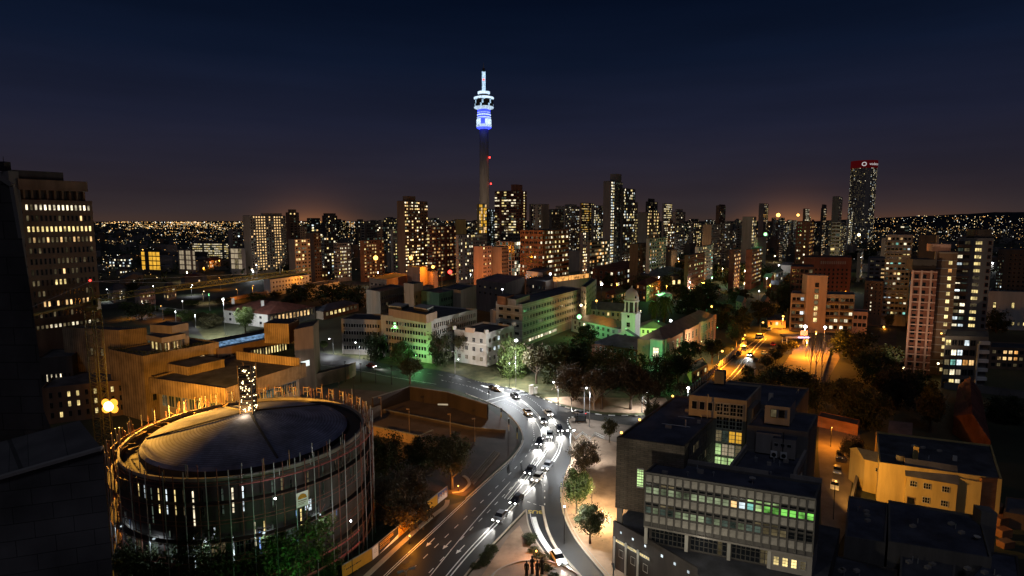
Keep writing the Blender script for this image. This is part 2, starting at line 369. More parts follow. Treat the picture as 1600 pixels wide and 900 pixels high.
# ------------------------------------------------------------------ window kit (shared meshes, one object per window)
def win_mesh(pane, frame='window_frame', bars=(1, 1), ft=.07):
    m = MB(); d = .10
    for x0, x1, z0, z1 in ((-.5, .5, -.5, -.5 + ft), (-.5, .5, .5 - ft, .5), (-.5, -.5 + ft, -.5 + ft, .5 - ft), (.5 - ft, .5, -.5 + ft, .5 - ft)):
        m.prism([(x0, -d), (x1, -d), (x1, .0), (x0, .0)], z0, z1, 0)
    for k in range(1, bars[0] + 1):
        x = -.5 + k / (bars[0] + 1); m.prism([(x - .022, -d * .8), (x + .022, -d * .8), (x + .022, 0), (x - .022, 0)], -.5 + ft, .5 - ft, 0)
    for k in range(1, bars[1] + 1):
        z = -.5 + k / (bars[1] + 1); m.prism([(-.5 + ft, -d * .7), (.5 - ft, -d * .7), (.5 - ft, 0), (-.5 + ft, 0)], z - .018, z + .018, 0)
    e = .5 - ft * .5
    m.quad((-e, -.03, -e), (e, -.03, -e), (e, -.03, e), (-e, -.03, e), 1)
    return m.mesh('window', [frame, pane])
WM = {}
def wmesh(pane, frame='window_frame', bars=(1, 0)):
    k = (pane, frame, bars)
    if k not in WM: WM[k] = win_mesh(pane, frame, bars)
    return WM[k]
WCOUNT = {}
def put_window(root, P, ang, w, h, pane, frame='window_frame', bars=(1, 0), name='window'):
    n = WCOUNT.get(root.name, 0)
    WCOUNT[root.name] = n + 1
    return link(name, wmesh(pane, frame, bars), root, Vector(P) - wloc(root), ang, (w, 1, h))
def windows(root, P0, P1, z0, z1, nx, nz, fw=.6, fh=.5, pick=None, frame='window_frame', bars=(1, 0), edge=.04, budget=None):
    """rows of windows on the wall P0->P1 (left to right seen from outside); each is an object, past 100 on a thing the rest is one part"""
    d = Vector((P1[0] - P0[0], P1[1] - P0[1], 0)); L = d.length; d.normalize(); n = Vector((d.y, -d.x, 0)); ang = math.atan2(d.y, d.x)
    cw = L * (1 - 2 * edge) / nx; ch = (z1 - z0) / nz; extra = []
    cells = [(i, j) for j in range(nz) for i in range(nx)]
    picks = {c: (pick(*c) if pick else 'glass_dark') for c in cells}
    cells.sort(key=lambda c: 0 if picks[c] and picks[c].startswith('lit') else 1)
    for i, j in cells:
        p = picks[(i, j)]
        if not p: continue
        c = Vector((P0[0], P0[1], z1 - (j + .5) * ch)) + d * (L * edge + (i + .5) * cw) + n * .004
        if WCOUNT.get(root.name, 0) < (budget or 96): put_window(root, c, ang, cw * fw, ch * fh, p, frame, bars)
        else: extra.append((c, p))
    if extra:
        pn = sorted({p for _c, p in extra}); mb = MB(); w, h = cw * fw, ch * fh
        for c, p in extra:
            k = pn.index(p) + 1
            a, b = c - d * w / 2, c + d * w / 2
            mb.prism([(a + n * .06).xy, (b + n * .06).xy, b.xy, a.xy], c.z - h / 2, c.z + h / 2, 0)
            a2, b2 = a + d * .08 + n * .064, b - d * .08 + n * .064
            mb.quad((a2.x, a2.y, c.z - h / 2 + .08), (b2.x, b2.y, c.z - h / 2 + .08), (b2.x, b2.y, c.z + h / 2 - .08), (a2.x, a2.y, c.z + h / 2 - .08), k)
        mb.build('window', [frame] + pn, root, kind='stuff')
def mixpick(prob, kinds, seed=0, dark='glass_dark', dim=.12):
    r = random.Random(seed)
    def f(i, j):
        a = r.random()
        if a < prob: return r.choice(kinds)
        if a < prob + dim: return r.choice(('lit_dim', 'lit_dimcool'))
        return dark
    return f
WARM = ('lit_warm', 'lit_yellow', 'lit_white', 'lit_yellow'); MIX = ('lit_warm', 'lit_yellow', 'lit_white', 'lit_cool', 'lit_yellow', 'lit_white'); WHITE = ('lit_white', 'lit_cool', 'lit_white', 'lit_yellow')

# ------------------------------------------------------------------ building kit
def inset(pts, d):
    n = len(pts); o = []
    for k in range(n):
        p, a, b = Vector(pts[k][:2]), Vector(pts[k - 1][:2]), Vector(pts[(k + 1) % n][:2])
        u = (p - a).normalized(); w = (b - p).normalized()
        n1 = Vector((-u.y, u.x)); n2 = Vector((-w.y, w.x)); q = (n1 + n2); q = q / max(.25, q.dot(n1))
        o.append(p + q * d)
    return o
def shell(pts, z0, z1, root, wall, roof, par=.7, th=.3, name='wall'):
    """walls with a parapet as one mesh, and a roof sheet lying inside the parapet"""
    m = MB(); n = len(pts); I = inset(pts, th); i = 0
    m.v = [(p[0], p[1], z0) for p in pts] + [(p[0], p[1], z1) for p in pts] + [(p[0], p[1], z1) for p in I] + [(p[0], p[1], z1 - par) for p in I]
    for k in range(n):
        j = (k + 1) % n
        m.f += [(k, j, n + j, n + k), (n + k, n + j, 2 * n + j, 2 * n + k), (2 * n + k, 2 * n + j, 3 * n + j, 3 * n + k)]; m.m += [0, 0, 0]
    w = m.build(name, wall, root)
    r = MB(); r.prism([tuple(p) for p in inset(pts, th + .005)], z1 - par - .4, z1 - par, 0); r.build('roof', roof, root)
    return w
def quad3(L, Mi, Rr, z):
    """footprint from three roof corners of the photograph lying at height z"""
    a, b, c = G(*L, z), G(*Mi, z), G(*Rr, z); return [a, b, c, a + c - b]
def rect(L, Rr, z, depth):
    a, b = G(*L, z), G(*Rr, z); d = (b - a).normalized(); n = Vector((-d.y, d.x, 0)) * depth; return [a, b, b + n, a + n]
def cen(pts):
    n = len(pts); return Vector((sum(p[0] for p in pts) / n, sum(p[1] for p in pts) / n, 0))
def building(name, label, foot, z1, wall, roof='roof_felt', z0=0, par=.7, cat='building', group=None):
    c = cen(foot); c.z = z0; root = thing(name, label, cat, c, group)
    shell(foot, z0, z1, root, wall, roof, par); return root
def block_on(root, foot, z0, z1, wall, roof='roof_felt', name='penthouse', par=.3):
    m = MB(); m.prism([tuple(p)[:2] for p in foot], z0, z1, 0, 1); return m.build(name, [wall, roof], root)
GA = R(33)
def foot_tower(xl, xm, xr, ytop, Y, a=GA, dmax=45, dep=18):
    Mx = at(xm, ytop, Y); z = Mx.z; h = HC - z
    A = Vector((sin(a), cos(a), 0)); B = Vector((-cos(a), sin(a), 0))
    side = xm > 800 + F * tan(a)
    dl, dr = (A, -B) if side else (B, A)
    def solve(d, px):
        k = (px - 800) / F; den = d.x - k * d.y * CT
        if abs(den) < 1e-5: return dep
        s = (k * (Mx.y * CT + h * ST) - Mx.x) / den
        return min(max(s, 3), dmax) if s > 0 else dep
    sl = solve(dl, xl) if xl is not None else dep
    sr = solve(dr, xr) if xr is not None else dep
    L = Mx + dl * sl; Rr = Mx + dr * sr
    return [L, Mx, Rr, L + Rr - Mx], z
def gridbuild(name, label, foot, z, wall, faces, roof='roof_felt', group=None, cat='building', z0=0, fh=3.2, cw=3.2, core=None, seed=0, wfr=None, hfr=None):
    """far building: each wall is one sheet with its rooms' windows cut into it; faces: list of (prob, kinds) per face 0,1 (None = blank)"""
    c = cen(foot); c.z = z0; root = thing(name, label, cat, c, group); r = random.Random(seed + int(foot[1].x * 7))
    mats = [wall, 'glass_dark', 'lit_warm', 'lit_white', 'lit_cool', 'lit_yellow', 'lit_orange', 'lit_dim', 'lit_amber', 'lit_teal', 'lit_greenish', 'lit_beige', 'lit_dimcool']
    wfr = wfr or r.uniform(.38, .78); hfr = hfr or r.uniform(.36, .60)
    m = MB(); n = len(foot)
    for k in range(n):
        P0, P1 = foot[k], foot[(k + 1) % n]; f = faces[k] if k < len(faces) else None
        L = (Vector(P1[:2]) - Vector(P0[:2])).length
        if not f: m.grid(P0, P1, z0, z, [0, 1], [0, 1], lambda a, b: 0); continue
        nx = max(1, round(L / cw)); nz = max(1, round((z - z0) / fh)); us = [0]; vs = [0]; md = r.choice((0, 0, .12, .16, 1)); wf = .92 if md == 1 else min(wfr, .62) if md else wfr
        for q in range(nx): sh = 0 if md in (0, 1) else (md if q % 2 == 0 else -md); us += [(q + .5 + sh - wf / 2) / nx, (q + .5 + sh + wf / 2) / nx]
        for q in range(nz): vs += [(q + .5 - hfr / 2) / nz, (q + .5 + hfr / 2) / nz]
        us.append(1); vs.append(1); prob, kinds = f[0], f[1]; cols = f[2] if len(f) > 2 else None
        RF = [r.choice((.35, .7, 1, 1, 1.5)) for _ in range(nz)]; CF = [r.choice((.2, .8, 1, 1.2, 1.4)) for _ in range(nx)]; blank = r.randrange(nx) if nx > 3 and cols is None and r.random() < .5 else -1
        def pick(a, b):
            if not (a % 2 and b % 2): return 0
            if b == 1 and z0 == 0 and z > 25: return 0
            q = a // 2
            pr = (prob if prob >= .9 else prob * .75) if cols is None else (.92 if q in cols or (q - nx) in cols else prob * .7)
            if q == blank: return 0
            if cols is None and pr < .7: pr *= RF[b // 2] * CF[q]
            x = r.random()
            return mats.index(r.choice(kinds)) if x < pr else (r.choice((7, 12)) if x < pr + .16 else 1)
        m.grid(P0, P1, z0, z, us, vs, pick)
    m.poly([(p[0], p[1], z) for p in foot], 0)
    m.build('wall', mats, root, weld=True)
    rf = MB(); I = inset(foot, .4); rf.prism([tuple(p) for p in I], z + .01, z + .35, 0); rf.build('roof', roof, root)
    if core:
        u0, u1, v0, v1, hh = core; a = Vector(foot[0]); e = Vector(foot[1]) - a; g = Vector(foot[3]) - a
        cm = MB(); cm.prism([(a + e * u + g * v)[:2] for u, v in ((u0, v0), (u1, v0), (u1, v1), (u0, v1))], z + .36, z + hh, 0); cm.build('lift_tower', wall, root)
    return root
# ================================================================== GROUND AND ROADS
def smooth(pts, k=6):
    P = [Vector(p) for p in pts]; o = []
    for i in range(len(P) - 1):
        a, b, c, d = P[max(i - 1, 0)], P[i], P[i + 1], P[min(i + 2, len(P) - 1)]
        for q in range(k):
            t = q / k
            o.append(.5 * ((2 * b) + (c - a) * t + (2 * a - 5 * b + 4 * c - d) * t * t + (3 * b - a - 3 * c + d) * t ** 3))
    o.append(P[-1]); return o
def gp(pix, z=0.0): return [G(x, y, 0) + Vector((0, 0, z)) for x, y in pix]
def sheet(name, pts, mat, z, kind='structure', **k):
    m = MB(); m.poly([(p[0], p[1], z) for p in pts]); bm = bmesh.new(); me = m.mesh(name, mat, (0, 0, 0)); bm.from_mesh(me); bmesh.ops.triangulate(bm, faces=bm.faces); 
    bmesh.ops.recalc_face_normals(bm, faces=bm.faces)
    if sum(f.normal.z for f in bm.faces) < 0: bmesh.ops.reverse_faces(bm, faces=bm.faces)
    bm.to_mesh(me); bm.free()
    o = bpy.data.objects.new(name, me); COL.objects.link(o); o['kind'] = kind
    for a, b in k.items(): o[a] = b
    return o
def offset(P, d):
    o = []
    for i, p in enumerate(P):
        t = (P[min(i + 1, len(P) - 1)] - P[max(i - 1, 0)]); t.z = 0; t.normalize(); o.append(p + Vector((-t.y, t.x, 0)) * d)
    return o
def strip(mb, P, w, z0, z1, m=0, off=0, stripes=None):
    A, B = offset(P, off + w / 2), offset(P, off - w / 2); run = 0
    for i in range(len(P) - 1):
        run += (P[i + 1] - P[i]).length; mm = m if not stripes else (m + int(run / stripes) % 2)
        if z1 - z0 < .02: mb.quad((*B[i].xy, z1), (*B[i + 1].xy, z1), (*A[i + 1].xy, z1), (*A[i].xy, z1), mm)
        else: mb.prism([A[i].xy, B[i].xy, B[i + 1].xy, A[i + 1].xy], z0, z1, mm)
def resample(P, step):
    o = [P[0]]; acc = 0
    for a, b in zip(P, P[1:]):
        L = (b - a).length; 
        while acc + L >= step:
            t = (step - acc) / L; a = a.lerp(b, t); o.append(a); L = (b - a).length; acc = 0
        acc += L
    return o
m = MB(); m.quad((-9000, -300, 0), (9000, -300, 0), (9000, 16000, 0), (-9000, 16000, 0)); structure(m, 'ground', 'ground_mix')
# far ridges
def ridge(name, px0, px1, Y, prof, dy):
    m = MB(); n = 60
    for k in range(n):
        a, b = k / n, (k + 1) / n
        def pt(t):
            x = px0 + (px1 - px0) * t; i = t * (len(prof) - 1); q = min(int(i), len(prof) - 2); yy = prof[q] + (prof[q + 1] - prof[q]) * (i - q) + sin(t * 71) * .35 + sin(t * 157) * .25
            return at(x, yy, Y)
        p, q = pt(a), pt(b)
        m.quad((p.x * .80, Y - dy, -1), (q.x * .80, Y - dy, -1), q, p); m.quad(p, q, (q.x, Y + dy, -1), (p.x, Y + dy, -1))
    structure(m, name, 'hill_ground', weld=True)
ridge('hills', 1290, 1900, 5200, [350, 343, 339, 337, 334, 331, 332, 335, 336, 336, 338, 344], 2400)
ridge('hills', -300, 620, 9000, [348.6, 348.8, 348.6, 348.4, 348.2, 348, 347.5, 347, 347], 1500)
# asphalt
ML = [(440, 556), (510, 571), (565, 581), (610, 590), (660, 600), (709, 609), (727, 615), (758, 627), (773, 634), (790, 644), (805, 659), (813, 671), (817, 684), (814, 696), (800, 715), (770, 742), (728, 780), (697, 792), (660, 820), (571, 902), (500, 985)]
MR = [(440, 541), (514, 553), (555, 560), (617, 571), (660, 575), (700, 582), (740, 594), (790, 605), (830, 616), (850, 626), (872, 645), (890, 672), (893, 700), (884, 730), (868, 755), (845, 780), (822, 797), (790, 830), (740, 884), (670, 975)]
PL, PR = smooth(gp(ML)), smooth(gp(MR))
sheet('road', PL + PR[::-1], 'asphalt', .02)
SR_top = [(834, 618), (875, 634), (920, 645), (950, 649), (1000, 650), (1060, 640), (1085, 618), (1130, 574), (1170, 540), (1197, 520), (1215, 505), (1240, 484)]
SR_bot = [(890, 672), (887, 657), (893, 652), (915, 654), (960, 661), (1010, 668), (1070, 672), (1130, 640), (1168, 606), (1205, 566), (1228, 541), (1245, 524), (1262, 505), (1280, 484)]
ST_, SB = smooth(gp(SR_top)), smooth(gp(SR_bot))
sheet('road', ST_ + SB[::-1], 'asphalt_old', .016)
SL_l = [(866, 752), (845, 780), (822, 797), (826, 822), (838, 847), (870, 892), (905, 950)]
SL_r = [(893, 690), (893, 715), (882, 745), (878, 770), (880, 792), (888, 818), (908, 852), (952, 905), (1010, 975)]
sheet('slip_road', smooth(gp(SL_l)) + smooth(gp(SL_r))[::-1], 'asphalt', .024)
sheet('pavement', smooth(gp([(893, 672), (932, 684), (968, 693)])) + gp([(985, 760), (985, 850), (1040, 990)]) + smooth(gp(SL_r))[::-1], 'dirt', .12)
sheet('pavement', gp([(888, 657), (893, 653), (915, 655), (960, 662), (1010, 669), (1000, 690), (968, 693), (932, 684), (896, 676)]), 'paving', .13)
sheet('verge', smooth(gp(MR[1:9])) + smooth(gp(SR_top[1:6])) + gp([(1075, 596), (1010, 602), (930, 600), (860, 592), (800, 580), (720, 566), (640, 560), (560, 552)]), 'grass', .10)
sheet('pavement', smooth(gp([(850, 622), (875, 631), (920, 641), (950, 645), (1000, 646), (1050, 638)])) + gp([(1040, 622), (960, 622), (890, 620)]), 'dirt', .118)
sheet('plaza', gp([(500, 605), (600, 612), (700, 622), (765, 640), (800, 665), (812, 690), (795, 715), (765, 742), (726, 776), (690, 770), (640, 760), (590, 720), (560, 690), (470, 620)]), 'plaza', .05)
sheet('pavement', gp([(571, 902), (660, 820), (697, 792), (700, 782), (684, 784), (655, 808), (545, 905), (470, 985), (500, 985)]), 'asphalt_old', .13)
sheet('car_park', gp([(1212, 590), (1240, 545), (1262, 522), (1300, 524), (1312, 560), (1290, 600), (1255, 612)]), 'paving', .06)
sheet('lane', gp([(1280, 650), (1342, 664), (1345, 700), (1330, 760), (1322, 830), (1285, 900), (1282, 760), (1278, 700)]), 'paving', .05)
sheet('street', gp([(1372, 540), (1374, 470), (1380, 430), (1402, 430), (1402, 470), (1400, 540)]), 'asphalt_old', .03)
sheet('street', gp([(200, 490), (240, 486), (300, 496), (345, 515), (340, 530), (290, 520), (220, 505)]), 'asphalt_old', .03)
sheet('street', gp([(150, 475), (700, 428), (705, 432), (150, 484)]), 'asphalt_old', .03)
sheet('lawn', gp([(290, 490), (340, 488), (352, 524), (420, 528), (420, 545), (320, 530)]), 'grass', .05)
# kerbs
m = MB(); strip(m, resample(smooth(gp(MR[7:9] + SR_top[1:5])), 1.0), .38, 0, .17, 0, 0, 1.9); structure(m, 'kerb', ['road_paint_or_streak', 'kerb_black'])
m = MB(); strip(m, smooth(gp(ML[6:17])), .32, 0, .16); structure(m, 'kerb', 'kerb')
m = MB(); strip(m, smooth(gp([(571, 902), (660, 820), (692, 795), (698, 788), (699, 782)])), .95, 0, .15); structure(m, 'kerb', 'kerb')
m = MB(); strip(m, smooth(gp([(707, 771), (722, 768), (733, 757), (730, 748), (724, 744)])), .7, 0, .18); structure(m, 'kerb', 'kerb')
m = MB(); strip(m, smooth(gp([(848, 792), (850, 806), (856, 830), (870, 858), (904, 898), (940, 945)])), .55, 0, .16); structure(m, 'kerb', 'kerb')
m = MB(); strip(m, smooth(gp(SL_l[2:])), .3, 0, .16); structure(m, 'kerb', 'kerb')
m = MB(); strip(m, smooth(gp(SL_r[3:])), .32, 0, .16, 0, -.2); strip(m, smooth(gp(SL_r[3:])), .2, 0, .14, 0, .45); structure(m, 'kerb', 'kerb')
m = MB(); strip(m, smooth(gp([(822, 797), (790, 830), (740, 884), (670, 975)])), .3, 0, .16); structure(m, 'kerb', 'kerb')
m = MB(); strip(m, smooth(gp([(896, 677), (888, 664), (887, 657), (893, 652), (915, 654)])), .35, 0, .17, 0, 0, .9); structure(m, 'kerb', ['road_paint_or_streak', 'kerb_black'])
m = MB(); strip(m, smooth(gp(SR_top[5:10])), .3, 0, .16); structure(m, 'kerb', 'kerb')
# paint, and white lines painted where headlight streaks run
def line(pix, w=.14, z=.034, mat='road_paint_or_streak', off=0, name='road_marking_or_streak'):
    m = MB(); strip(m, smooth(gp(pix), 8), w, z, z, 0, off); structure(m, name, mat)
def dashes(pix, L, gap, w=.15, z=.034, name='road_marking_or_streak', mat='road_paint_or_streak', start=0):
    P = resample(smooth(gp(pix), 8), .25); m = MB(); per = L + gap; s = start
    i = int(start / .25)
    while i + int(L / .25) < len(P):
        strip(m, P[i:i + max(2, int(L / .25)) + 1], w, z, z); i += int(per / .25)
    structure(m, name, mat)
line([(817, 688), (814, 697), (800, 717), (770, 744), (740, 771), (678, 829), (601, 901), (540, 965)], .16, .034, 'road_paint_or_streak', .20)
line([(817, 688), (814, 697), (800, 717), (770, 744), (740, 771), (678, 829), (601, 901), (540, 965)], .16, .034, 'road_paint_or_streak', -.22)
D1 = [(788, 630), (802, 636), (815, 645), (826, 657), (832, 666), (835, 686), (824, 710), (796, 741), (761, 776), (720, 816), (654, 880), (610, 922)]
dashes(D1[:6], .6, .9, .16); dashes(D1[5:], 1.7, 2.2, .17)
dashes([(836, 722), (818, 742), (795, 766), (757, 806), (728, 835), (680, 885), (640, 928)], 1.7, 2.2, .17)
line([(797, 753), (740, 817), (674, 898), (640, 940)], .17)
line([(790, 623), (812, 636), (833, 654), (845, 674), (844, 695), (832, 721), (812, 748), (788, 779)], .22)  # headlight streak of the inner lane, painted as a solid white line
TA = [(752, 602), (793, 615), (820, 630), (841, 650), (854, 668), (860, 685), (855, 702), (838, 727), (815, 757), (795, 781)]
line(TA, .22, .034, 'road_paint_or_streak', .28); line(TA, .22, .034, 'road_paint_or_streak', -.30)  # pair of white lines painted along the middle lane's headlight streaks
line([(850, 640), (865, 656), (877, 678), (876, 697), (869, 714), (848, 742), (815, 778), (740, 856), (690, 915)], .26, .034, 'road_paint_or_streak', .2)
line([(850, 640), (865, 656), (877, 678), (876, 697), (869, 714), (848, 742), (815, 778), (740, 856), (690, 915)], .22, .034, 'road_paint_or_streak', -.5)  # outer lane's headlight streaks, painted white on the asphalt
dashes([(742, 595), (790, 607), (825, 621), (850, 641), (868, 662)], .6, .9, .15)
dashes([(560, 568), (640, 580), (700, 588), (745, 600)], 2, 3, .15); dashes([(690, 594), (740, 606), (768, 618)], 1.2, .7, .16)
line([(500, 571), (560, 580), (612, 590), (680, 601)], .2, .034, 'road_paint_or_streak', .6)
line([(760, 626), (797, 616), (822, 611)], .3); line([(768, 630), (806, 619), (832, 615)], .3)
line([(824, 800), (829, 822), (841, 847), (873, 892), (900, 935)], .12, .034, 'road_paint_or_streak', .5)
line([(834, 808), (839, 825), (851, 848), (881, 889), (905, 925)], .95, .034, 'road_paint_or_streak')  # broad white band painted for the slip lane's headlight streak
dashes([(824, 784), (836, 788), (848, 791)], .9, .7, .14); dashes([(851, 757), (851, 790)], .9, 2.2, .2)
line([(877, 755), (876, 785)], .16, .034, 'yellow_paint'); line([(880, 757), (880, 787)], .14)
line([(1192, 529), (1170, 552), (1150, 578), (1125, 604)], .28, .034, 'road_paint_or_streak', 1.6); line([(1192, 529), (1170, 552), (1150, 578), (1125, 604)], .28, .034, 'road_paint_or_streak', -.1)  # headlight streaks of the orange street painted as two white lines
def arrow(px, py, qx, qy):
    a, b = G(px, py), G(qx, qy); d = (b - a).normalized(); n = Vector((-d.y, d.x, 0)); m = MB()
    L = 3.2; p = a
    m.poly([(*(p + n * .1).xy, .036), (*(p - n * .1).xy, .036), (*(p - n * .1 + d * L * .6).xy, .036), (*(p + n * .1 + d * L * .6).xy, .036)][::-1])
    m.poly([(*(p + n * .45 + d * L * .6).xy, .036), (*(p - n * .45 + d * L * .6).xy, .036), (*(p + d * L).xy, .036)][::-1])
    structure(m, 'road_marking_or_streak', 'road_paint_or_streak')
arrow(679, 841, 664, 856); arrow(705, 845, 690, 860); arrow(726, 852, 716, 862)
r = random.Random(6)
for k, (px, py, qx, qy) in enumerate(((700, 842, 690, 853), (760, 790, 742, 808), (815, 735, 806, 746), (780, 800, 771, 810), (862, 760, 858, 772), (640, 868, 628, 880), (822, 700, 820, 708))):
    a, b = G(px, py), G(qx, qy); d = (b - a).normalized(); n = Vector((-d.y, d.x, 0)) * r.uniform(.5, 1.1); m = MB(); m.quad((*(a + n).xy, .029), (*(b + n).xy, .029), (*(b - n).xy, .029), (*(a - n).xy, .029)); o = structure(m, 'road_patch', 'asphalt_old')
# BUS, written for traffic coming towards the camera
bm_ = text_mesh('BUS', 1.9, .004, .05); bm_.materials.append(MATS['yellow_paint'])
o = bpy.data.objects.new('road_marking_or_streak', bm_); COL.objects.link(o); o['kind'] = 'structure'; bp = G(837, 800); o.location = (bp.x, bp.y, .036); o.rotation_euler = (0, 0, pi - .10)

# planted island between the road and the slip road, with its bushes
ISL = smooth(gp([(821, 803), (826, 822), (838, 848), (870, 893), (900, 945)]), 4) + smooth(gp([(690, 955), (746, 884), (790, 836), (821, 803)]), 4)
sheet('traffic_island', ISL, 'paving', .15)
sheet('planting_bed', smooth(gp([(812, 822), (826, 850), (850, 878), (866, 905)]), 4) + gp([(750, 905), (775, 868), (797, 836)]), 'dirt', .17)
# ================================================================== TREE, LAMP AND CAR KITS
def leaf(m, c, s, r, k=0):
    c = Vector(c)
    a = Vector((r.gauss(0, 1), r.gauss(0, 1), r.gauss(0, .7))).normalized(); b = a.orthogonal().normalized(); b.rotate(Matrix.Rotation(r.random() * 6.28, 3, a)); d = a.cross(b)
    m.quad(c - b * s, c - d * s * .55, c + b * s, c + d * s * .55, k)
def crown_mesh(seed, n=2600, ls=.030, clumps=24, shape='round'):
    r = random.Random(seed); m = MB(); C = []
    for k in range(clumps):
        while True:
            p = Vector((r.uniform(-1, 1), r.uniform(-1, 1), r.uniform(-1, 1)))
            if .25 < p.length < 1: break
        if shape == 'round': c = Vector((p.x * .36, p.y * .36, .60 + p.z * .27)); rad = r.uniform(.05, .13)
        elif shape == 'tall':
            t = (p.z + 1) / 2; c = Vector((p.x * .33 * (1.15 - t), p.y * .33 * (1.15 - t), .22 + .70 * t)); rad = r.uniform(.05, .10)
        elif shape == 'flat': c = Vector((p.x * .42, p.y * .42, .72 + p.z * .13 - .2 * (p.x ** 2 + p.y ** 2) * .5)); rad = r.uniform(.06, .12)
        else: c = Vector((p.x * .40, p.y * .40, .40 + p.z * .38)); rad = r.uniform(.05, .14)
        C.append((c, rad))
    for k in range(n):
        c, rad = C[k % clumps] if r.random() < .97 else (Vector((0, 0, .55)), .25)
        q = c + Vector((r.gauss(0, rad * .62), r.gauss(0, rad * .62), r.gauss(0, rad * .5))); q.z = max(.02, q.z)
        leaf(m, q, ls * r.uniform(.6, 1.35), r)
    return m
def trunk_mesh(seed, bare=False):
    r = random.Random(seed); m = MB(); m.tube([(0, 0, -.02), (.008, .004, .16), (-.006, .01, .34), (0, 0, .5)], [.035, .026, .02, .012], 7)
    for k in range(7 if not bare else 11):
        a = k * 2.4 + r.random(); z0 = .2 + .03 * k; L = r.uniform(.24, .40)
        e = Vector((cos(a) * L, sin(a) * L, z0 + r.uniform(.22, .42))); mid = Vector((cos(a) * L * .5, sin(a) * L * .5, z0 + .12))
        m.tube([(0, 0, z0), mid, e], [.014, .009, .003], 5)
        for q in range(3 if not bare else 6):
            t = r.uniform(.3, .95); b = mid.lerp(e, t); f = b + Vector((r.uniform(-.14, .14), r.uniform(-.14, .14), r.uniform(.03, .2)))
            m.tube([b, f], [.005, .0018], 4)
            if bare:
                for w in range(3):
                    g = b.lerp(f, r.uniform(.4, 1)); m.tube([g, g + Vector((r.uniform(-.09, .09), r.uniform(-.09, .09), r.uniform(.0, .1)))], [.0026, .0011], 3)
    return m
CROWNS = {}
def crown(kind, var, matn, big=False):
    k = (kind, var, matn, big)
    if k not in CROWNS:
        CROWNS[k] = crown_mesh(11 * var + len(kind), 8000 if big else 3200, .019 if big else .028, 46 if big else 32, kind).mesh('crown', matn)
    return CROWNS[k]
TR = {False: trunk_mesh(3).mesh('trunk', 'bark'), True: trunk_mesh(5, True).mesh('trunk', 'bark_pale'), 2: trunk_mesh(6, True).mesh('trunk', 'bark')}
TN = [0]
def tree(label, px, py, wpx, hpx, kind='round', mat='leaf_dark', group=None, big=False, cat='tree', name='tree', z=0, base=None):
    b = base or G(px, py, z); k = mpp(b); w, h = wpx * k, hpx * k * 1.06
    TN[0] += 1; v = TN[0] % 4; a = TN[0] * 1.7
    t = thing(name, label, cat, b, group)
    if kind == 'bare': link('trunk', TR[True], t, (0, 0, 0), a, (w * 1.25, w * 1.25, h * 1.15)); return t
    if kind == 'bareleaf':
        link('trunk', TR[2], t, (0, 0, 0), a, (w * 1.1, w * 1.1, h * 1.0)); link('crown', crown('flat', v, mat), t, (0, 0, 0), a, (w, w, h)); return t
    if kind != 'bush': link('trunk', TR[False], t, (0, 0, 0), a, (w, w, h))
    link('crown' if kind != 'bush' else 'foliage', crown(kind, v, mat, big), t, (0, 0, 0), a, (w * 1.05, w * 1.05, h))
    return t
def palm_mesh():
    r = random.Random(4); m = MB()
    for k in range(46):
        a = k * 2.399; el = r.uniform(-.5, 1.1); L = r.uniform(.36, .5); d = Vector((cos(a), sin(a), 0)); pts = []
        for q in range(6):
            t = q / 5; pts.append(Vector((0, 0, .74)) + d * L * t * cos(el * .6) + Vector((0, 0, L * (t * sin(el) - .9 * t * t))))
        for q in range(5):
            p, n = pts[q], pts[q + 1]; s = Vector((-d.y, d.x, 0)) * (.055 * (1 - q / 6)); dr = Vector((0, 0, -.03))
            m.quad(p, n, n + s + dr, p + s + dr); m.quad(n, p, p - s + dr, n - s + dr)
    for k in range(500):
        a = r.random() * 6.28; z = r.uniform(.25, .72); rr = .10 + .07 * (z - .25) + r.uniform(-.02, .02)
        c = Vector((cos(a) * rr, sin(a) * rr, z)); s = .045
        m.quad(c, c + Vector((-sin(a) * .014, cos(a) * .014, -s)), c + Vector((cos(a) * .01, sin(a) * .01, -s * 2)), c + Vector((sin(a) * .014, -cos(a) * .014, -s)))
    return m.mesh('fronds', 'leaf_green')
PALM = palm_mesh()
def palm(label, px, py, wpx, hpx, group=None):
    b = G(px, py); k = mpp(b); t = thing('palm_tree', label, 'palm tree', b, group)
    m = MB(); m.tube([(0, 0, 0), (.01, 0, .4), (0, 0, .74)], [.06, .05, .045], 8)
    link('trunk', m.mesh('trunk', 'bark'), t, (0, 0, 0), 0, (wpx * k, wpx * k, hpx * k)); link('fronds', PALM, t, (0, 0, 0), px, (wpx * k, wpx * k, hpx * k)); return t

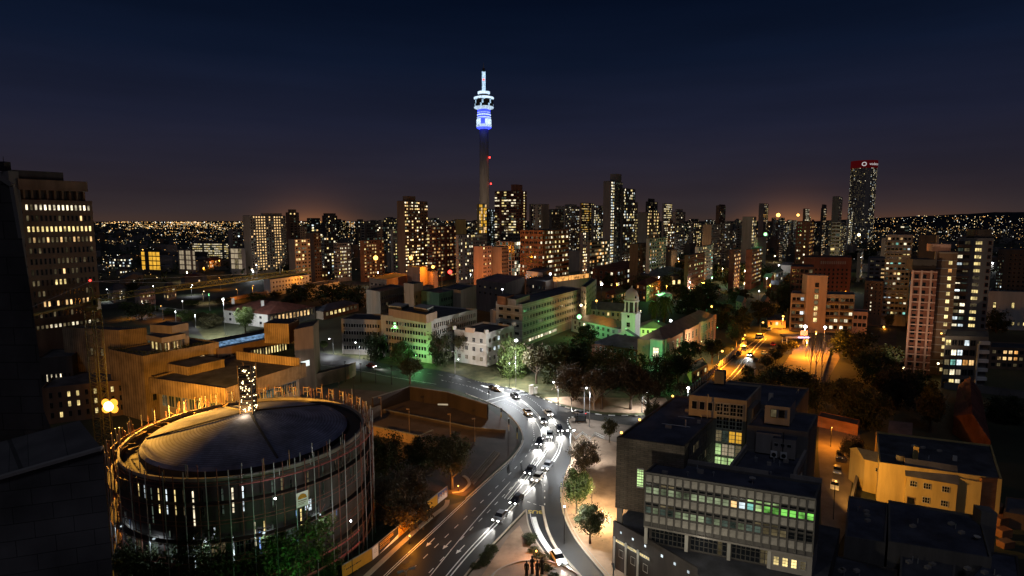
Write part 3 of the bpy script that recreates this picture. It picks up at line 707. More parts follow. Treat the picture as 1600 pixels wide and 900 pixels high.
LK = {'white': ('lamp_white', WHT), 'sodium': ('lamp_sodium', SOD), 'green': ('lamp_green', GRN), 'yellow': ('lamp_yellow', WRM), 'off': ('hoarding_grey', None)}
def street_lamp(label, base, top_py, kind='white', power=1500, arm=1.6, adir=pi, heads=1, rad=.30, group='street lamps', steel='galvanised', pole=True, drop=.4, name='street_lamp', spot=True):
    """column standing at a ground point, as tall as the photo's head at row top_py"""
    b = base; h = max(3.5, at(800, top_py, b.y).z - b.z); t = thing(name, label, 'street lamp', b, group)
    if pole:
        m = MB(); m.tube([b, b + Vector((0, 0, h * .5)), b + Vector((0, 0, h))], [.13, .10, .07], 8); m.tube([b, b + Vector((0, 0, .9))], [.2, .17], 8); m.build('pole', steel, t)
    lm, lc = LK[kind]
    for k in range(heads):
        a = adir + k * 2 * pi / heads; d = Vector((cos(a), sin(a), 0)); tip = b + Vector((0, 0, h)) + d * arm
        if arm > .1:
            m = MB(); m.tube([b + Vector((0, 0, h - .5)), b + Vector((0, 0, h)) + d * arm * .3 + Vector((0, 0, .12)), tip + Vector((0, 0, .15))], [.06, .05, .045], 6); m.build('arm', steel, t)
        m = MB(); m.tube([tip - d * .45 + Vector((0, 0, .16)), tip + d * .45 + Vector((0, 0, .12))], [.16, .22], 8); hd = m.build('lamp_head', steel, t)
        if kind != 'off':
            m = MB(); m.sphere(tip - Vector((0, 0, .02)), rad, 10, 0, (1, 1, .8)); m.build('lamp_bulb', lm, hd, smooth=True)
            lamp(t, tip - Vector((0, 0, drop + rad)), power, lc, .3, spot=spot)
    return t
def flood_lamp(label, p, kind, power, rad=.4, group=None, h=None, drop=.3, name='flood_lamp', off=(0, 0, 0)):
    """a lamp on a mast or wall bracket of its own, seen at a known point p"""
    p = Vector(p); base = Vector((p.x, p.y, max(0, p.z - (h if h is not None else p.z)))); t = thing(name, label, 'lamp', base, group)
    m = MB(); m.tube([base, p + Vector((0, .25, -.3))], [.1, .06], 6); m.build('pole', 'black_metal', t)
    m = MB(); m.tube([p + Vector((0, rad * .9, .05)), p + Vector((0, rad * 1.5, .1))], [rad * .9, rad * .5], 8); hd = m.build('lamp_head', 'black_metal', t)
    m = MB(); m.sphere(p, rad, 10); m.build('lamp_bulb', LK[kind][0], hd, smooth=True)
    if power: lamp(t, p + Vector((0, -rad - drop, -rad * .5)) + Vector(off), power, LK[kind][1], .3)
    return t

# car: body along +X, wheels on the ground; built once for each paint
def car_kit(paint, van=False):
    t = thing('car', 'x', 'car', (0, 0, 0)); m = MB(); W_ = .86 if not van else .92
    top = 1.42 if not van else 2.05
    prof = [(-2.1, .35), (2.1, .35), (2.15, .62), (2.0, .82), (1.05, .95), (.95, .95), (-1.6, .98), (-2.1, .92), (-2.15, .6)] if not van else [(-2.4, .35), (2.3, .35), (2.38, .7), (2.25, 1.05), (1.7, 1.15), (-2.35, 1.15), (-2.4, .7)]
    n = len(prof); i = 0; m.v = [(x, -W_, z) for x, z in prof] + [(x, W_, z) for x, z in prof]
    for k in range(n): j = (k + 1) % n; m.f.append((k, n + k, n + j, j)); m.m.append(0)
    m.f += [tuple(range(n)), tuple(reversed(range(n, 2 * n)))]; m.m += [0, 0]
    m.build('body', paint, t)
    c = MB(); lo, hi = ([(1.0, .96), (-1.65, .99)], [(.30, top), (-1.15, top)]) if not van else ([(1.68, 1.16), (-2.3, 1.16)], [(1.05, top), (-2.2, top)])
    a = [(lo[1][0], -W_ * .96, lo[1][1]), (lo[0][0], -W_ * .96, lo[0][1]), (lo[0][0], W_ * .96, lo[0][1]), (lo[1][0], W_ * .96, lo[1][1])]
    b = [(hi[1][0], -W_ * .76, hi[1][1]), (hi[0][0], -W_ * .76, hi[0][1]), (hi[0][0], W_ * .76, hi[0][1]), (hi[1][0], W_ * .76, hi[1][1])]
    for k in range(4): j = (k + 1) % 4; c.quad(a[k], a[j], b[j], b[k], 0)
    c.build('window', 'glass_dark', t)
    rf = MB(); rf.prism([(p[0], p[1]) for p in b], top, top + .05); rf.build('roof', paint, t)
    for x in (-1.35, 1.35):
        for y in (-W_ + .08, W_ - .08):
            w = MB(); w.tube([(x, y - .11, .33), (x, y + .11, .33)], .33, 14); wh = w.build('wheel', 'rubber', t)
            w = MB(); w.tube([(x, y - .12, .33), (x, y + .12, .33)], .18, 10); w.build('rim', 'steel', wh)
    fx = 2.13 if not van else 2.36; bx = -2.13 if not van else -2.39
    for y in (-.6, .6):
        w = MB(); w.box((fx, y, .68), (.08, .34, .16)); w.build('headlight', 'hoarding_white', t)
        w = MB(); w.box((bx, y, .74), (.08, .28, .16)); w.build('tail_light', 'tail_lamp' if False else 'timber_red', t)
    return t
KITS = {}
def car(label, p, heading, paint='car_white', lights=False, van=False, group='cars on the roads', power=160):
    k = (paint, van); 
    if k not in KITS: KITS[k] = car_kit(paint, van); o = KITS[k]
    else: o = copy_tree(KITS[k])
    o.name = 'van' if van else 'car'; o['label'] = label; o['category'] = 'van' if van else 'car'; o['group'] = group
    o.location = p; o.rotation_euler = (0, 0, heading)
    o['lit'] = 1 if lights else 0
    return o
def light_cars():
    for o in [x for x in COL.objects if x.get('lit') is not None]:
        if o['lit']:
            for ch in o.children:
                nm = ch.name.split('.')[0]
                if nm == 'headlight':
                    ch.data = lit_copy(ch.data, 'head_lamp')
                if nm == 'tail_light': ch.data = lit_copy(ch.data, 'tail_lamp')
            d = Vector((cos(o.rotation_euler.z), sin(o.rotation_euler.z), 0))
            for y in (-.6, .6):
                l = bpy.data.lights.new('headlight_beam', 'SPOT'); l.energy = 3000; l.color = (1, .96, .88); l.spot_size = R(46); l.spot_blend = .8; l.shadow_soft_size = .12
                b = bpy.data.objects.new('headlight_beam', l); COL.objects.link(b); b.parent = o; b.location = (2.5, y, .72); b.rotation_euler = (0, R(-85), 0)
        del o['lit']
def lit_copy(me, mat):
    me = me.copy(); me.materials.clear(); me.materials.append(MATS[mat]); return me
# ================================================================== NEAR: DARK TOWER AND WALL AT THE LEFT EDGE
def fan(pix, Y, depth, name, label, cat, mat, cap=None):
    """solid whose front outline stands upright at distance Y"""
    P = [at(x, y, Y) for x, y in pix]; b = Vector((sum(p.x for p in P) / len(P), Y, min(p.z for p in P)))
    t = thing(name, label, cat, b); m = MB(); n = len(P); D = Vector((-depth * 1.0, depth, 0))
    m.v = [tuple(p) for p in P] + [tuple(p + D) for p in P]
    m.f = [tuple(range(n)), tuple(reversed(range(n, 2 * n)))]; m.m = [0, 0]
    for k in range(n): j = (k + 1) % n; m.f.append((k, n + k, n + j, j)); m.m.append(0)
    m.build('wall', mat, t); return t
t = fan([(-260, 275), (0, 279), (18, 292), (27, 330), (34, 372), (48, 460), (60, 545), (68, 640), (92, 700), (40, 742), (-260, 800)], 46, 9, 'concrete_tower', 'near-black sloping concrete tower filling the left edge of the view', 'tower', 'panel_dark')
m = MB(); p = at(20, 292, 45.9); q = at(0, 279, 45.9); m.bar(q + Vector((0, 0, .1)), p + Vector((0, 0, .1)), .35, .25); m.bar(p, at(34, 372, 45.9), .3, .3); m.build('coping', 'concrete_dark', t)
b0 = at(-260, 812, 30); t = thing('boundary_wall', 'dark grey plain concrete wall in the bottom left corner, below the black tower', 'wall', at(60, 900, 36))
m = MB(); A = [at(-280, 800, 36), at(0, 748, 38), at(160, 702, 40)]; m2 = [(p.x, p.y) for p in A]
back = [(p.x - 6, p.y + 6) for p in A]
m.prism(m2 + back[::-1], 0, 1, 0); 
m.v = [(x, y, (0 if z == 0 else (at(800, [800, 748, 702, 702, 748, 800][i % 6], [36, 38, 40, 40, 38, 36][i % 6]).z))) for i, (x, y, z) in enumerate(m.v)]
m.build('wall', 'panel_grey', t)
m = MB(); m.bar(A[0] + Vector((0, 0, .1)), A[1] + Vector((0, 0, .1)), .5, .2); m.bar(A[1] + Vector((0, 0, .1)), A[2] + Vector((0, 0, .1)), .5, .2); m.build('coping', 'concrete', t)

# ================================================================== THE ROUND HALL IN ITS SCAFFOLD
RC = Vector((-48.0, 104.0, 0)); RZ = 22.0; RR = 16.7; RO = 20.2
t = thing('round_hall', 'round drum shaped hall with a low cone roof, wrapped in scaffolding', 'building', RC)
m = MB(); NS = 72
def cp(r, a, z): return (RC.x + r * cos(a), RC.y + r * sin(a), z)
i = 0
m.lathe(RC, [(RO, 0), (RO, RZ - 1), (RO - .5, RZ - 1), (RO - .5, RZ - 1.6), (RR + .6, RZ - 1.6), (RR + .6, RZ - .7)], NS, cap=False)
m.build('wall', 'dark_wall', t)
m = MB(); n = 96; prof = [(RR + .5, RZ - .7), (RR, RZ - .25), (RR * .66, RZ + .8), (RR * .33, RZ + 1.9), (.9, RZ + 3.0)]
m.lathe(RC, [(r, z) for r, z in prof], n); m.build('roof', 'drum_roof_tile', t)
m = MB()
for a in (R(196), R(-52), R(60), R(130)):      # raised seams of the cone
    m.bar(cp(.9, a, RZ + 3.08), cp(RR, a, RZ - .15), .35, .22)
m.build('roof_seam', 'dark_wall', t)
m = MB(); m.lathe(RC, [(RO - .3, RZ - 1.0), (RO + .05, RZ - 1.0), (RO + .05, RZ - .45), (RO - .3, RZ - .45), (RO - .3, RZ - 1.0)], NS, cap=False); m.build('parapet', 'concrete', t)
r = random.Random(5)
slit = {}
for k in range(46):
    a = R(-172) + k * R(3.95)
    h = r.choice((3.2, 4.6, 6.5)); z = RZ - 1.9 - h / 2 - r.choice((0, 0, 0, 6.0)); mt = r.choice(('lit_white', 'lit_cool', 'lit_yellow', 'lit_dimcool', 'lit_dim', 'lit_cool', 'glass_dark')) if -2.6 < a < -.7 else r.choice(('glass_dark', 'lit_dimcool', 'glass_dark'))
    P = Vector(cp(RO + .01, a, z)); put_window(t, P, a + pi / 2, .30, h, mt, 'window_frame', (0, 3))
for k in range(14):
    a = R(-160) + k * R(10); P = Vector(cp(RO + .01, a, RZ - 11.5)); put_window(t, P, a + pi / 2, 2.3, 3.0, r.choice(('lit_dimcool', 'lit_dimcool', 'glass_dark', 'lit_dim')), 'window_frame', (3, 1))
for k in range(24):
    a = R(-150) + k * R(5.3) + .03; h = r.choice((2.2, 4.5, 6)); put_window(t, Vector(cp(RO + .012, a, RZ - 12.4 + r.uniform(-2.5, 2))), a + pi / 2, .28, h, r.choice(('lit_cool', 'lit_dimcool', 'lit_dimcool', 'lit_blue')), 'window_frame', (0, 3))
put_window(t, Vector(cp(RO + .01, R(-42), RZ - 8)), R(48), 1.3, 2.2, 'lit_cool', 'window_frame', (1, 2))
sc = thing('scaffolding', 'rusty tube scaffolding ringing the round hall with boards and standards', 'scaffolding', RC)
r = random.Random(9); N = 88
std = {}
m = MB(); m.tube([(0, 0, 0), (0, 0, RZ + 1.3)], .075, 6); stdp = m.mesh('standard', 'galvanised')
for k in range(N):
    a = 2 * pi * k / N
    for rr in (RO + .55,) if k % 4 == 3 else (RO + 1.7,):
        h = RZ + r.uniform(-.3, 1.9)
        m = MB(); m.tube([(0, 0, 0), (0, 0, h)], .075, 6); key = round(h, 0)
        if key not in std: std[key] = m.mesh('standard', 'rust_tube')
        link('standard', std[key] if k % 2 else stdp, sc, (rr * cos(a), rr * sin(a), 0))
for z in range(3, int(RZ), 3):
    m = MB(); ring = [cp(RO + .55, 2 * pi * q / 60, z) for q in range(61)]; m.tube(ring, .06, 5, cap=False)
    ring = [cp(RO + 1.7, 2 * pi * q / 60, z) for q in range(61)]; m.tube(ring, .06, 5, cap=False); m.build('ledger', 'rust_tube', sc)
    if z % 6 == 0:
        m = MB(); 
        m.lathe(RC, [(RO + .62, z + .08), (RO + 1.62, z + .08), (RO + 1.62, z + .14), (RO + .62, z + .14)], 60, cap=False)
        m.build('board_deck', 'earth_wall', sc)
for q in range(22):
    a0 = 2 * pi * q / 22; m = MB(); z0 = r.choice((0, 4, 8)); m.tube([cp(RO + 1.72, a0, z0), cp(RO + 1.72, a0 + .22, z0 + 6)], .05, 5); m.build('brace', 'rust_tube', sc)
for z in (3.4, 5.6):
    m = MB()
    for q in range(9):
        a0 = R(-62) + q * R(5.2); m.bar(cp(RO + 1.8, a0, z), cp(RO + 1.8, a0 + R(4.6), z), .08, .28)
    m.build('toe_board', 'timber_red', sc)
m = MB()
for q in range(11):
    a0 = R(-70) + q * R(8); m.bar(cp(RO + 1.8, a0, RZ - 1.2), cp(RO + 1.8, a0 + R(7.6), RZ - 1.2), .07, .16)
m.build('toe_board', 'timber_red', sc)
# guard frames standing on the rim at the back and the loose formwork at the left of the rim
for q in range(16):
    a0 = R(20) + q * R(8.5); m = MB(); p = Vector(cp(RO + .9, a0, RZ - .2)); u = Vector(cp(RO + .9, a0 + R(3.6), RZ - .2))
    for e in (p, u): m.tube([e, e + Vector((0, 0, 2.0))], .06, 5)
    for hh in (.9, 1.7): m.tube([p + Vector((0, 0, hh)), u + Vector((0, 0, hh))], .05, 5)
    m.build('guard_frame', 'timber', sc)
for q in range(74):
    a0 = r.uniform(0, 2 * pi); p = Vector(cp(RO + r.uniform(-.2, 1.5), a0, RZ - r.uniform(.4, 1.4))); m = MB(); m.tube([p, p + Vector((r.uniform(-.12, .12), r.uniform(-.12, .12), r.uniform(1.2, 3.4)))], .06, 5); m.build('guard_post', r.choice(('galvanised', 'rust_tube', 'timber', 'galvanised')), sc)
for q in range(26):
    a0 = R(128) + r.uniform(0, 1) * R(85); p = Vector(cp(RR + r.uniform(1.0, 4.4), a0, RZ - 1.0 + r.uniform(0, .5))); d = Vector((r.uniform(-1, 1), r.uniform(-1, 1), r.uniform(-.1, .5))).normalized() * r.uniform(1, 2.4)
    m = MB(); m.bar(p, p + d, .16, .10); m.build('formwork_board', 'timber', sc)
for k, a0 in enumerate((-128, -106, -84, -62, -38)):
    q = Vector(cp(RO + 1.1, R(a0), 12.2)); m = MB(); m.box(q, (.3, .3, .2)); wl = m.build('added_lamp', 'lit_cool', sc); lamp(sc, q + Vector((0, 0, -.5)), 150, (.75, .9, 1), .2)  # lamps added behind the standards so tubes and wall catch light
# site board with a sunrise emblem
a = R(-47); p = Vector(cp(RO + 2.0, a, RZ - 5.6)); t = thing('site_board', 'white site board with an orange half sun emblem hung on the scaffolding', 'sign', p)
rot = a + pi / 2
m = MB(); m.prism([(-.95, -.03), (.95, -.03), (.95, .03), (-.95, .03)], -1.2, 1.2); pb = link('board', m.mesh('board', 'hoarding_white'), t, (0, 0, 0), rot)
m = MB(); m.poly([(0, -.04, .1)] + [(.68 * cos(pi * k / 14), -.04, .1 + .78 * sin(pi * k / 14)) for k in range(15)]); link('emblem', m.mesh('emblem', 'logo_orange'), t, (0, 0, 0), rot)
m = MB()
for rr in (.66, .48, .3):
    for k in range(14):
        c0, c1 = pi * k / 14, pi * (k + 1) / 14; w = .055
        m.quad((rr * cos(c1), -.045, .1 + rr * 1.14 * sin(c1)), (rr * cos(c0), -.045, .1 + rr * 1.14 * sin(c0)), ((rr + w) * cos(c0), -.045, .1 + (rr + w) * 1.14 * sin(c0)), ((rr + w) * cos(c1), -.045, .1 + (rr + w) * 1.14 * sin(c1)))
link('emblem_ring', m.mesh('emblem_ring', 'logo_brown'), t, (0, 0, 0), rot)
m = MB(); rr_ = random.Random(2)
for z, h, x1 in ((-.2, .16, .6), (-.52, .1, .5), (-.75, .1, .2)):
    x = -.68
    while x < x1:
        w = rr_.uniform(.08, .16); m.quad((x, -.042, z - h / 2), (x + w * .75, -.042, z - h / 2), (x + w * .75, -.042, z + h / 2), (x, -.042, z + h / 2)); x += w
link('lettering', m.mesh('lettering', 'logo_brown'), t, (0, 0, 0), rot)
lamp(t, p + Vector((2.2 * cos(a), 2.2 * sin(a), 1.9)), 45, (1, .93, .8), .2)  # light without a fixture, added to brighten the board
# stair tower on the apex
p = Vector((RC.x, RC.y + .2, RZ + 2.9)); t = thing('scaffold_tower', 'narrow lit scaffold stair tower standing on the peak of the round roof', 'scaffolding', p)
w = 1.15; H = 9.0; c4 = [Vector((-w, -w, 0)), Vector((w, -w, 0)), Vector((w, w, 0)), Vector((-w, w, 0))]
for c in c4: m = MB(); m.tube([c, c + Vector((0, 0, H))], .08, 6); link('standard', m.mesh('standard', 'timber'), t)
for z in range(9):
    m = MB()
    for k in range(4): m.tube([c4[k] + Vector((0, 0, z + .6)), c4[(k + 1) % 4] + Vector((0, 0, z + .6))], .055, 5)
    m.tube([c4[0] + Vector((0, 0, z + .1)), c4[1] + Vector((0, 0, z + .6))], .04, 5); link('ledger', m.mesh('ledger', 'timber'), t)
m = MB(); m.prism([(-w + .1, -w + .1), (w - .1, -w + .1), (w - .1, w - .1), (-w + .1, w - .1)], .2, H - .6); link('sheeting', m.mesh('sheeting', 'dark_wall'), t)
fm = MB(); fm.sphere((0, 0, 0), .085, 6); fm = fm.mesh('fairy_light', 'lamp_yellow')
for k in range(70):
    s = r.choice((0, 1, 1, 1, 3)); q = r.uniform(-.9, .9); z = r.uniform(.4, H - .6); q3 = Vector((q, -w, z)) if s else Vector((w, q, z))
    if s == 3: q3 = Vector((-w, q, z))
    link('fairy_light', fm, t, q3)
lamp(t, p + Vector((0, -2.2, .8)), 260, WRM, .2)

# sodium floodlight by the crane
fp = at(172, 634, 111); t = thing('flood_light', 'blazing orange sodium floodlight on a mast beside the round hall', 'lamp', Vector((fp.x, fp.y, 0)))
m = MB(); m.tube([Vector((fp.x, fp.y, 0)), fp - Vector((0, 0, .6))], [.22, .12], 8); m.build('mast', 'black_metal', t)
for k, (dx, dz) in enumerate(((0, 0), (-.78, .6), (.78, .6), (-.78, -.65), (.78, -.65))):
    m = MB(); m.tube([fp + Vector((dx, .05, dz)), fp + Vector((dx, .5, dz + .1))], [.72, .4], 10); hd = m.build('lamp_head', 'black_metal', t)
    m = MB(); m.sphere(fp + Vector((dx, -.05 if k else -.4, dz)), .80 if k else .95, 12, 0, (1, .5, 1)); m.build('lamp_bulb', 'lamp_flood' if k else 'lamp_yellow', hd, smooth=True)
for off, pw, aim in (((1.5, .9, .3), 150000, (35, 40, -5)), ((1.5, -.6, 1.0), 110000, (40, -12, -6)), ((.2, 1.5, .3), 70000, (-12, 46, -7))):
    o = lamp(t, fp + Vector(off), pw, (1, .46, .06), .4, spot=True); o.data.spot_size = R(135 if aim[0] > 0 else 56); o.data.spot_blend = .5; o.rotation_euler = Vector(aim).to_track_quat('-Z', 'Y').to_euler()

# ================================================================== TOWER CRANE
mb_ = Vector((at(151, 560, 150).x, 150, 0)); ztop = at(800, 484, 150).z; zp = at(800, 440, 150).z
t = thing('tower_crane', 'yellow lattice tower crane standing behind the orange floodlight', 'crane', mb_)
def lattice(m, p, q, w, h, n, rad=.07):
    p, q = Vector(p), Vector(q); d = (q - p).normalized(); s = d.cross(Vector((0, 0, 1)) if abs(d.z) < .9 else Vector((0, 1, 0))).normalized(); u = s.cross(d).normalized()
    cs = [s * w / 2 - u * h / 2, -s * w / 2 - u * h / 2, -s * w / 2 + u * h / 2, s * w / 2 + u * h / 2] if abs(d.z) > .9 else [s * w / 2, -s * w / 2, u * h]
    for c in cs: m.tube([p + c, q + c], rad * 1.3, 5)
    for k in range(n):
        a, b = p.lerp(q, k / n), p.lerp(q, (k + 1) / n); mid = p.lerp(q, (k + .5) / n)
        for j in range(len(cs)):
            c, e = cs[j], cs[(j + 1) % len(cs)]; m.tube([a + c, mid + e], rad * .7, 4); m.tube([mid + e, b + c], rad * .7, 4)
m = MB(); lattice(m, mb_, mb_ + Vector((0, 0, ztop)), 2.6, 2.6, 16, .10); m.build('mast', 'yellow_steel', t)
m = MB(); m.box(mb_ + Vector((0, 0, ztop + .4)), (3.0, 3.0, .8), .3); m.build('slewing_ring', 'yellow_steel', t)
m = MB(); m.box(mb_ + Vector((1.5, -.7, ztop + 2.0)), (1.5, 1.8, 2.0), .3); cb = m.build('cab', 'yellow_steel', t)
m = MB(); m.box(mb_ + Vector((1.5, -1.62, ztop + 2.1)), (1.2, .06, 1.3), 0); m.build('cab_window', 'glass_dark', cb)
jt = at(485, 425, 215); jr = mb_ + Vector((0, 0, ztop + 2.0)); jd = (jt - jr)
m = MB(); lattice(m, jr, jt, 1.3, 1.5, 34, .085); m.build('jib', 'yellow_steel', t)
cj = jr - jd.normalized() * 19; cj.z = jr.z - 2.2; m = MB(); m.bar(jr, cj, 1.3, .55); m.build('counter_jib', 'yellow_steel', t)
m = MB(); m.box(cj + Vector((0, 0, -.8)), (2.2, 2.2, 2.2), .5); m.build('counterweight', 'concrete', t)
pk = mb_ + Vector((0, 0, zp)); m = MB()
for sx_ in (-.9, .9): m.tube([jr + Vector((sx_, 0, -.8)), pk], .11, 5)
for z in (.35, .6): m.tube([jr.lerp(pk, z) - Vector((.6, 0, 0)), jr.lerp(pk, z) + Vector((.6, 0, 0))], .06, 4)
m.build('apex_frame', 'yellow_steel', t)
for f in (.38, .78): m = MB(); m.tube([pk, jr + jd * f + Vector((0, 0, 1.5))], .055, 4); m.build('tie_rod', 'galvanised', t)
m = MB(); m.tube([pk, cj + Vector((0, 0, .4))], .055, 4); m.build('tie_rod', 'galvanised', t)
m = MB(); m.sphere(pk + Vector((0, 0, .3)), .28, 8); m.build('warning_light', 'lamp_red', t)

# ================================================================== CIVIC COMPLEX BEHIND THE HALL (orange lit)
ft = quad3((232, 590), (352, 607), (478, 567), 15); t = thing('civic_building', 'low flat roofed building with deep orange ribbed fascia, just behind the round hall', 'building', cen(ft))
shell(ft, 10.6, 15, t, 'ribbed_fascia', 'roof_felt', .5, name='fascia')
ins = inset(ft, 1.6); m = MB(); m.prism([tuple(p) for p in ins], 0, 10.6, 0); m.build('wall', 'beige_wall', t)
windows(t, ins[0], ins[1], 6.2, 10.4, 9, 1, .86, .86, lambda i, j: 'glass_blue' if i % 3 else 'lit_dim', 'frame_pale'); windows(t, ins[1], ins[2], 6.2, 10.4, 12, 1, .86, .86, lambda i, j: 'lit_dimcool' if i in (2, 3, 6, 7) else 'glass_blue', 'frame_pale')
up = quad3((260, 568), (294, 574), (351, 561), 17); block_on(t, inset(up, .1), 14.5, 17, 'ribbed_fascia', name='roof_upstand')
a, b = G(369, 560, 14.9), G(468, 571, 14.9); m = MB(); d = (b - a).normalized(); n = Vector((-d.y, d.x, 0)); m.prism([a.xy, b.xy, (b + n * .5).xy, (a + n * .5).xy], 14.4, 17.2); m.build('parapet', 'ribbed_fascia', t)
ft = quad3((170, 546), (223, 556.5), (342, 534), 20); t = building('civic_building', 'tall brown concrete terrace block under the crane, plants along its roof edge', ft, 20, 'ribbed_fascia', par=.5)
windows(t, ft[1].lerp(ft[2], .55), ft[1].lerp(ft[2], .8), 13.5, 17, 3, 1, .8, .85, lambda i, j: ('glass_dark', 'lit_dim', 'lit_warm')[i], bars=(2, 0)); windows(t, ft[1], ft[2], 5, 13, 7, 2, .35, .5, mixpick(.12, WARM, 3))
f2 = quad3((228, 523), (252, 528), (290, 521), 24.5); block_on(t, f2, 22.9, 24.5, 'beige_wall', name='canopy'); f3 = inset(f2, .8); m = MB(); m.prism([tuple(p) for p in f3], 19.5, 22.9); m.build('penthouse', 'concrete_dark', t)
windows(t, f3[0], f3[1], 20, 22.8, 3, 1, .5, .9, lambda i, j: 'lit_yellow' if i < 2 else 'lit_dim'); windows(t, f3[1], f3[2], 20, 22.8, 6, 1, .5, .9, lambda i, j: ('lit_yellow', 'lit_warm', 'glass_dark', 'lit_yellow', 'lit_warm', 'lit_dim')[i])
m = MB(); rr_ = random.Random(1)
for k in range(420):
    e = rr_.random(); q = ft[0].lerp(ft[1], e) if rr_.random() < .4 else ft[1].lerp(ft[2], rr_.random() * .8); leaf(m, Vector((q.x, q.y, 20)) + Vector((rr_.uniform(-1, 1), rr_.uniform(.5, 2.2), rr_.uniform(-.1, .9))), .25, rr_)
m.build('roof_plants', 'leaf_dark', t)
ft = quad3((234, 507), (268, 509.5), (294, 504), 27); t = building('civic_building', 'small brown plant room with a slab roof at the back of the terrace', ft, 27, 'beige_wall', par=.3)
ft = quad3((97, 511), (186, 516), (229, 512), 25); t = building('civic_building', 'blank brown concrete block directly behind the crane mast', ft, 25, 'ribbed_fascia', par=.4)
windows(t, ft[0], ft[1], 10, 20, 5, 2, .25, .5, lambda i, j: 'lit_dim' if (i, j) in ((2, 0), (3, 0)) else None)
ft = rect((64, 607), (226, 590), 11, 24); t = building('civic_building', 'low brown office wing left of the floodlight with a few lit windows', ft, 11, 'brown_wall', par=.5)
windows(t, ft[0], ft[1], 1, 10, 11, 3, .36, .6, lambda i, j: 'lit_yellow' if (i, j) in ((2, 0), (3, 0), (5, 0), (7, 0), (2, 1), (3, 1), (5, 1), (5, 2), (1, 2)) else 'glass_dark')
ft = rect((58, 560), (112, 556), 17, 14); t = building('civic_building', 'dark low wing between the black tower and the crane', ft, 17, 'dark_wall', par=.4); windows(t, ft[0], ft[1], 8, 13, 7, 1, .3, .5, lambda i, j: 'lit_white' if i in (1, 2, 3, 4) else 'glass_dark')
# long building with a glazed roof strip
a, b = G(340, 545, 18), G(460, 521, 18); d = (b - a).normalized(); n = Vector((-d.y, d.x, 0)) * 16; ft = [a, b, b + n, a + n]
t = building('library_building', 'long dark low building with a blue lit roof light strip', ft, 18, 'brown_wall', par=.4)
windows(t, a, b, 12.2, 15.5, 24, 1, .45, .85, lambda i, j: 'lit_yellow' if 9 < i < 22 and i not in (13,) else 'lit_dim' if i in (9, 13) else 'glass_dark'); windows(t, a, b, 6, 10, 16, 1, .4, .8, lambda i, j: 'lit_dim' if i in (11, 12) else 'glass_dark')
m = MB(); p, q = a + n * .12 + Vector((0, 0, .2)), b.lerp(a, .28) + n * .12 + Vector((0, 0, .2)); m.quad(p, q, q + n * .12 + Vector((0, 0, 1.1)), p + n * .12 + Vector((0, 0, 1.1))); m.build('skylight', 'skylight_blue', t)
f2 = [G(412, 505, 24), G(451, 506, 24)]; d2 = Vector((0, 10, 0)); block_on(t, [f2[0], f2[1], f2[1] + d2, f2[0] + d2], 17, 24, 'ribbed_fascia', name='stair_tower')
f2 = [G(459, 515, 23), G(489, 509, 23)]; d2 = Vector((-2, 12, 0)); block_on(t, [f2[0], f2[1], f2[1] + d2, f2[0] + d2], 0, 23, 'brown_wall', name='end_tower')
p, q = f2[0].lerp(f2[1], .1), f2[0].lerp(f2[1], .75); m = MB(); m.quad((p.x, p.y - .2, 9.4), (q.x, q.y - .2, 9.4), (q.x, q.y - .2, 11.4), (p.x, p.y - .2, 11.4)); m.build('light_box', 'sign_glow', t); lamp(t, p.lerp(q, .5) + Vector((0, -1.5, -13)), 300, WHT)
ft = rect((500, 566), (523, 560), 5, 12); t = building('terrace_wall', 'long low brown terrace wall right of the orange fascia building', [G(470, 590, 5), G(545, 572, 5), G(545, 572, 5) + Vector((1, 6, 0)), G(470, 590, 5) + Vector((1, 6, 0))], 5, 'brown_wall', par=.2, cat='wall')
# brown walls of the plaza
def low_wall(label, pix, z, th, mat='brown_wall', name='retaining_wall'):
    P = [G(x, y, z) for x, y in pix]; t = thing(name, label, 'wall', Vector((P[0].x, P[0].y, 0))); m = MB(); strip(m, P, th, 0, z); m.build('wall', mat, t)
    m = MB(); strip(m, P, th + .15, z + .003, z + .14); m.build('coping', 'concrete_dark', t); return t
low_wall('tall brown retaining wall of the sunken yard below the curved road', [(582, 622), (640, 604), (700, 613), (762, 632)], 4.6, .6, 'earth_wall')
low_wall('brown kerb wall across the plaza, below the lit slot in the yard', [(600, 640), (660, 652), (740, 668), (790, 672)], .8, .5, 'earth_wall')
low_wall('brown planter wall with a bright end left of the plaza trees', [(575, 664), (655, 681), (677, 672)], 2.6, .5)
low_wall('short brown parapet beside the scaffolding on the plaza', [(562, 652), (578, 640), (594, 634)], 3.2, .6)
m = MB(); a, b = G(684, 633, .4), G(726, 634, .4); t = thing('light_slot', 'bright strip light low down at the foot of the yard wall', 'light', a)
m.prism([a.xy, b.xy, (b.x, b.y + .3), (a.x, a.y + .3)], .3, 1.0); m.build('housing', 'dark_wall', t); m = MB(); m.quad((a.x, a.y - .01, .4), (b.x, b.y - .01, .4), (b.x, b.y - .01, .9), (a.x, a.y - .01, .9)); m.build('lens', 'lit_beige', t)
# stairs in the plaza (brown steps left of the road)
a, b, c = G(731, 751), G(772, 704), G(790, 716); t = thing('ramp_steps', 'four brown banded steps beside the road kerb', 'steps', a)
for k in range(4):
    e = (c - b) * .55; p, q = a + e * (k / 4), b + e * (k / 4); m = MB(); m.prism([p.xy, (p + e * .13).xy, (q + e * .13).xy, q.xy], .05, .16 + .06 * k); m.build('step', 'paving', t)

